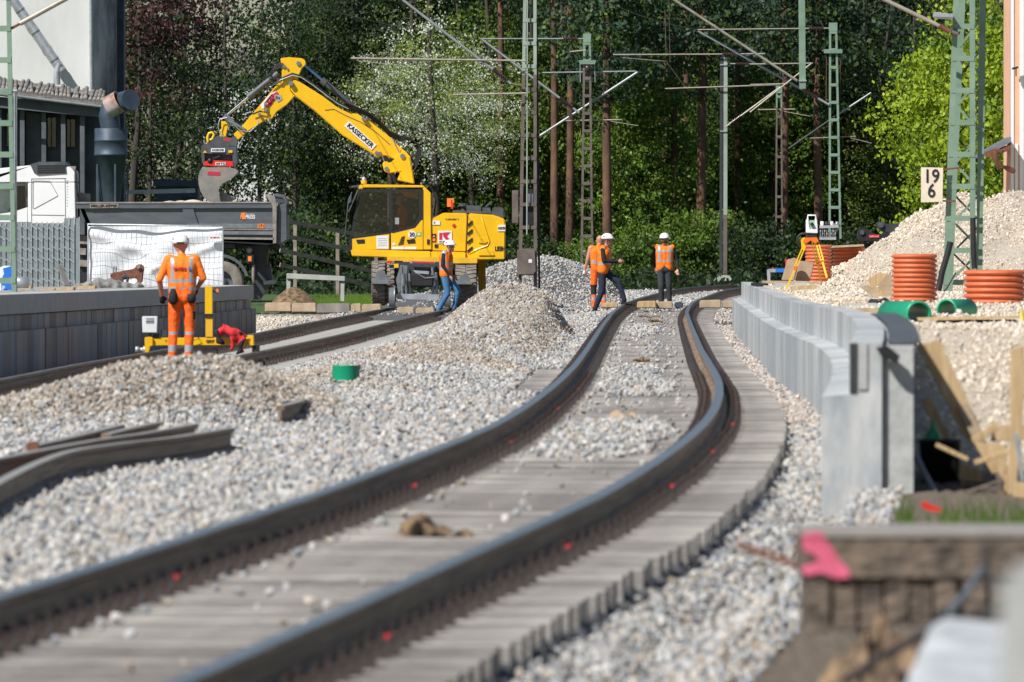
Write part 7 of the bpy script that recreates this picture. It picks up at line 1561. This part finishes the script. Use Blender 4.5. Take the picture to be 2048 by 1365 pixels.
mb.add(g, [(jj*(n1+1)+ii, jj*(n1+1)+ii+1, (jj+1)*(n1+1)+ii+1, (jj+1)*(n1+1)+ii) for jj in range(n1) for ii in range(n1)])
lo = [v-Vector((-.02, -.05, .4)) for v in g]; n2 = n1+1
mb.smooth = False; mb.add([g[k*n2] for k in range(n2)]+[lo[k*n2] for k in range(n2)], [(k, k+1, n2+k+1, n2+k) for k in range(n1)]); mb.add([g[n1*n2+k] for k in range(n2)]+[lo[n1*n2+k] for k in range(n2)], [(k, k+1, n2+k+1, n2+k) for k in range(n1)]); mb.add([g[k] for k in range(n2)]+[lo[k] for k in range(n2)], [(k, k+1, n2+k+1, n2+k) for k in range(n1)])
solo(mb, 'ribbed_pad', mat('pale_plastic_sheet', (.42, .44, .46), .7, var=.2, scale=8), 'blurred pale ribbed plastic sack in the lower right corner', 'sack')
mb = MB(); mb.b2(XP(2005, 14), XP(2120, 14), 14, 14.1, -.2, ZP(1130, 14)); solo(mb, 'grey_post', M['concrete'], 'very blurred grey post top at the lower right edge', 'post', bevel=.02)
# dry leaf clumps and dark clods between the rails
def clod(label, x, y, w_, h_, Yv, m, sd, name='earth_clod'):
    r_ = random.Random(sd); mb = MB(); s_ = F/Yv; c = PT(x, y, Yv)
    pr = [((c.x+r_.uniform(-1, 1)*w_/2/s_, Yv+r_.uniform(-.15, .15), c.z+r_.uniform(0, .6)*h_/s_), (c.x+r_.uniform(-1, 1)*w_/2/s_, Yv+r_.uniform(-.15, .15), c.z+r_.uniform(.0, .5)*h_/s_), r_.uniform(.15, .35)*h_/s_, r_.uniform(.1, .3)*h_/s_) for _ in range(9)]
    o = blob(name, pr, m, label, 'clod', vox=max(.006, h_/s_*.09), seed=sd); o['group'] = 'clods between the rails'; return o
clod('large dry brown clod on the sleepers in the foreground', 870, 1088, 105, 66, 54.5, 'dirt', 1); clod('flat dark twig piece left of the large brown clod', 790, 1093, 85, 30, 54.5, 'dirt', 2)
clod('light brown clod between the rails in the middle', 1243, 858, 62, 42, 89, 'cardboard', 3); clod('small dark clod right of the light brown one', 1287, 862, 30, 14, 89, 'dirt', 4); clod('dark clod farther up between the rails', 1272, 792, 56, 26, 107, 'dirt', 5)
clod('flat dark clod near the top of the straight part', 1310, 644, 30, 7, 186, 'dirt', 6); clod('dark scattered clod nearest the walking man', 1300, 635, 44, 6, 196, 'dirt', 7); clod('small grey-brown clod on the far ballast patch', 1285, 722, 30, 10, 132, 'dirt', 8)
print('objects', len(bpy.data.objects), 'tris', sum(len(m.polygons) for m in bpy.data.meshes))
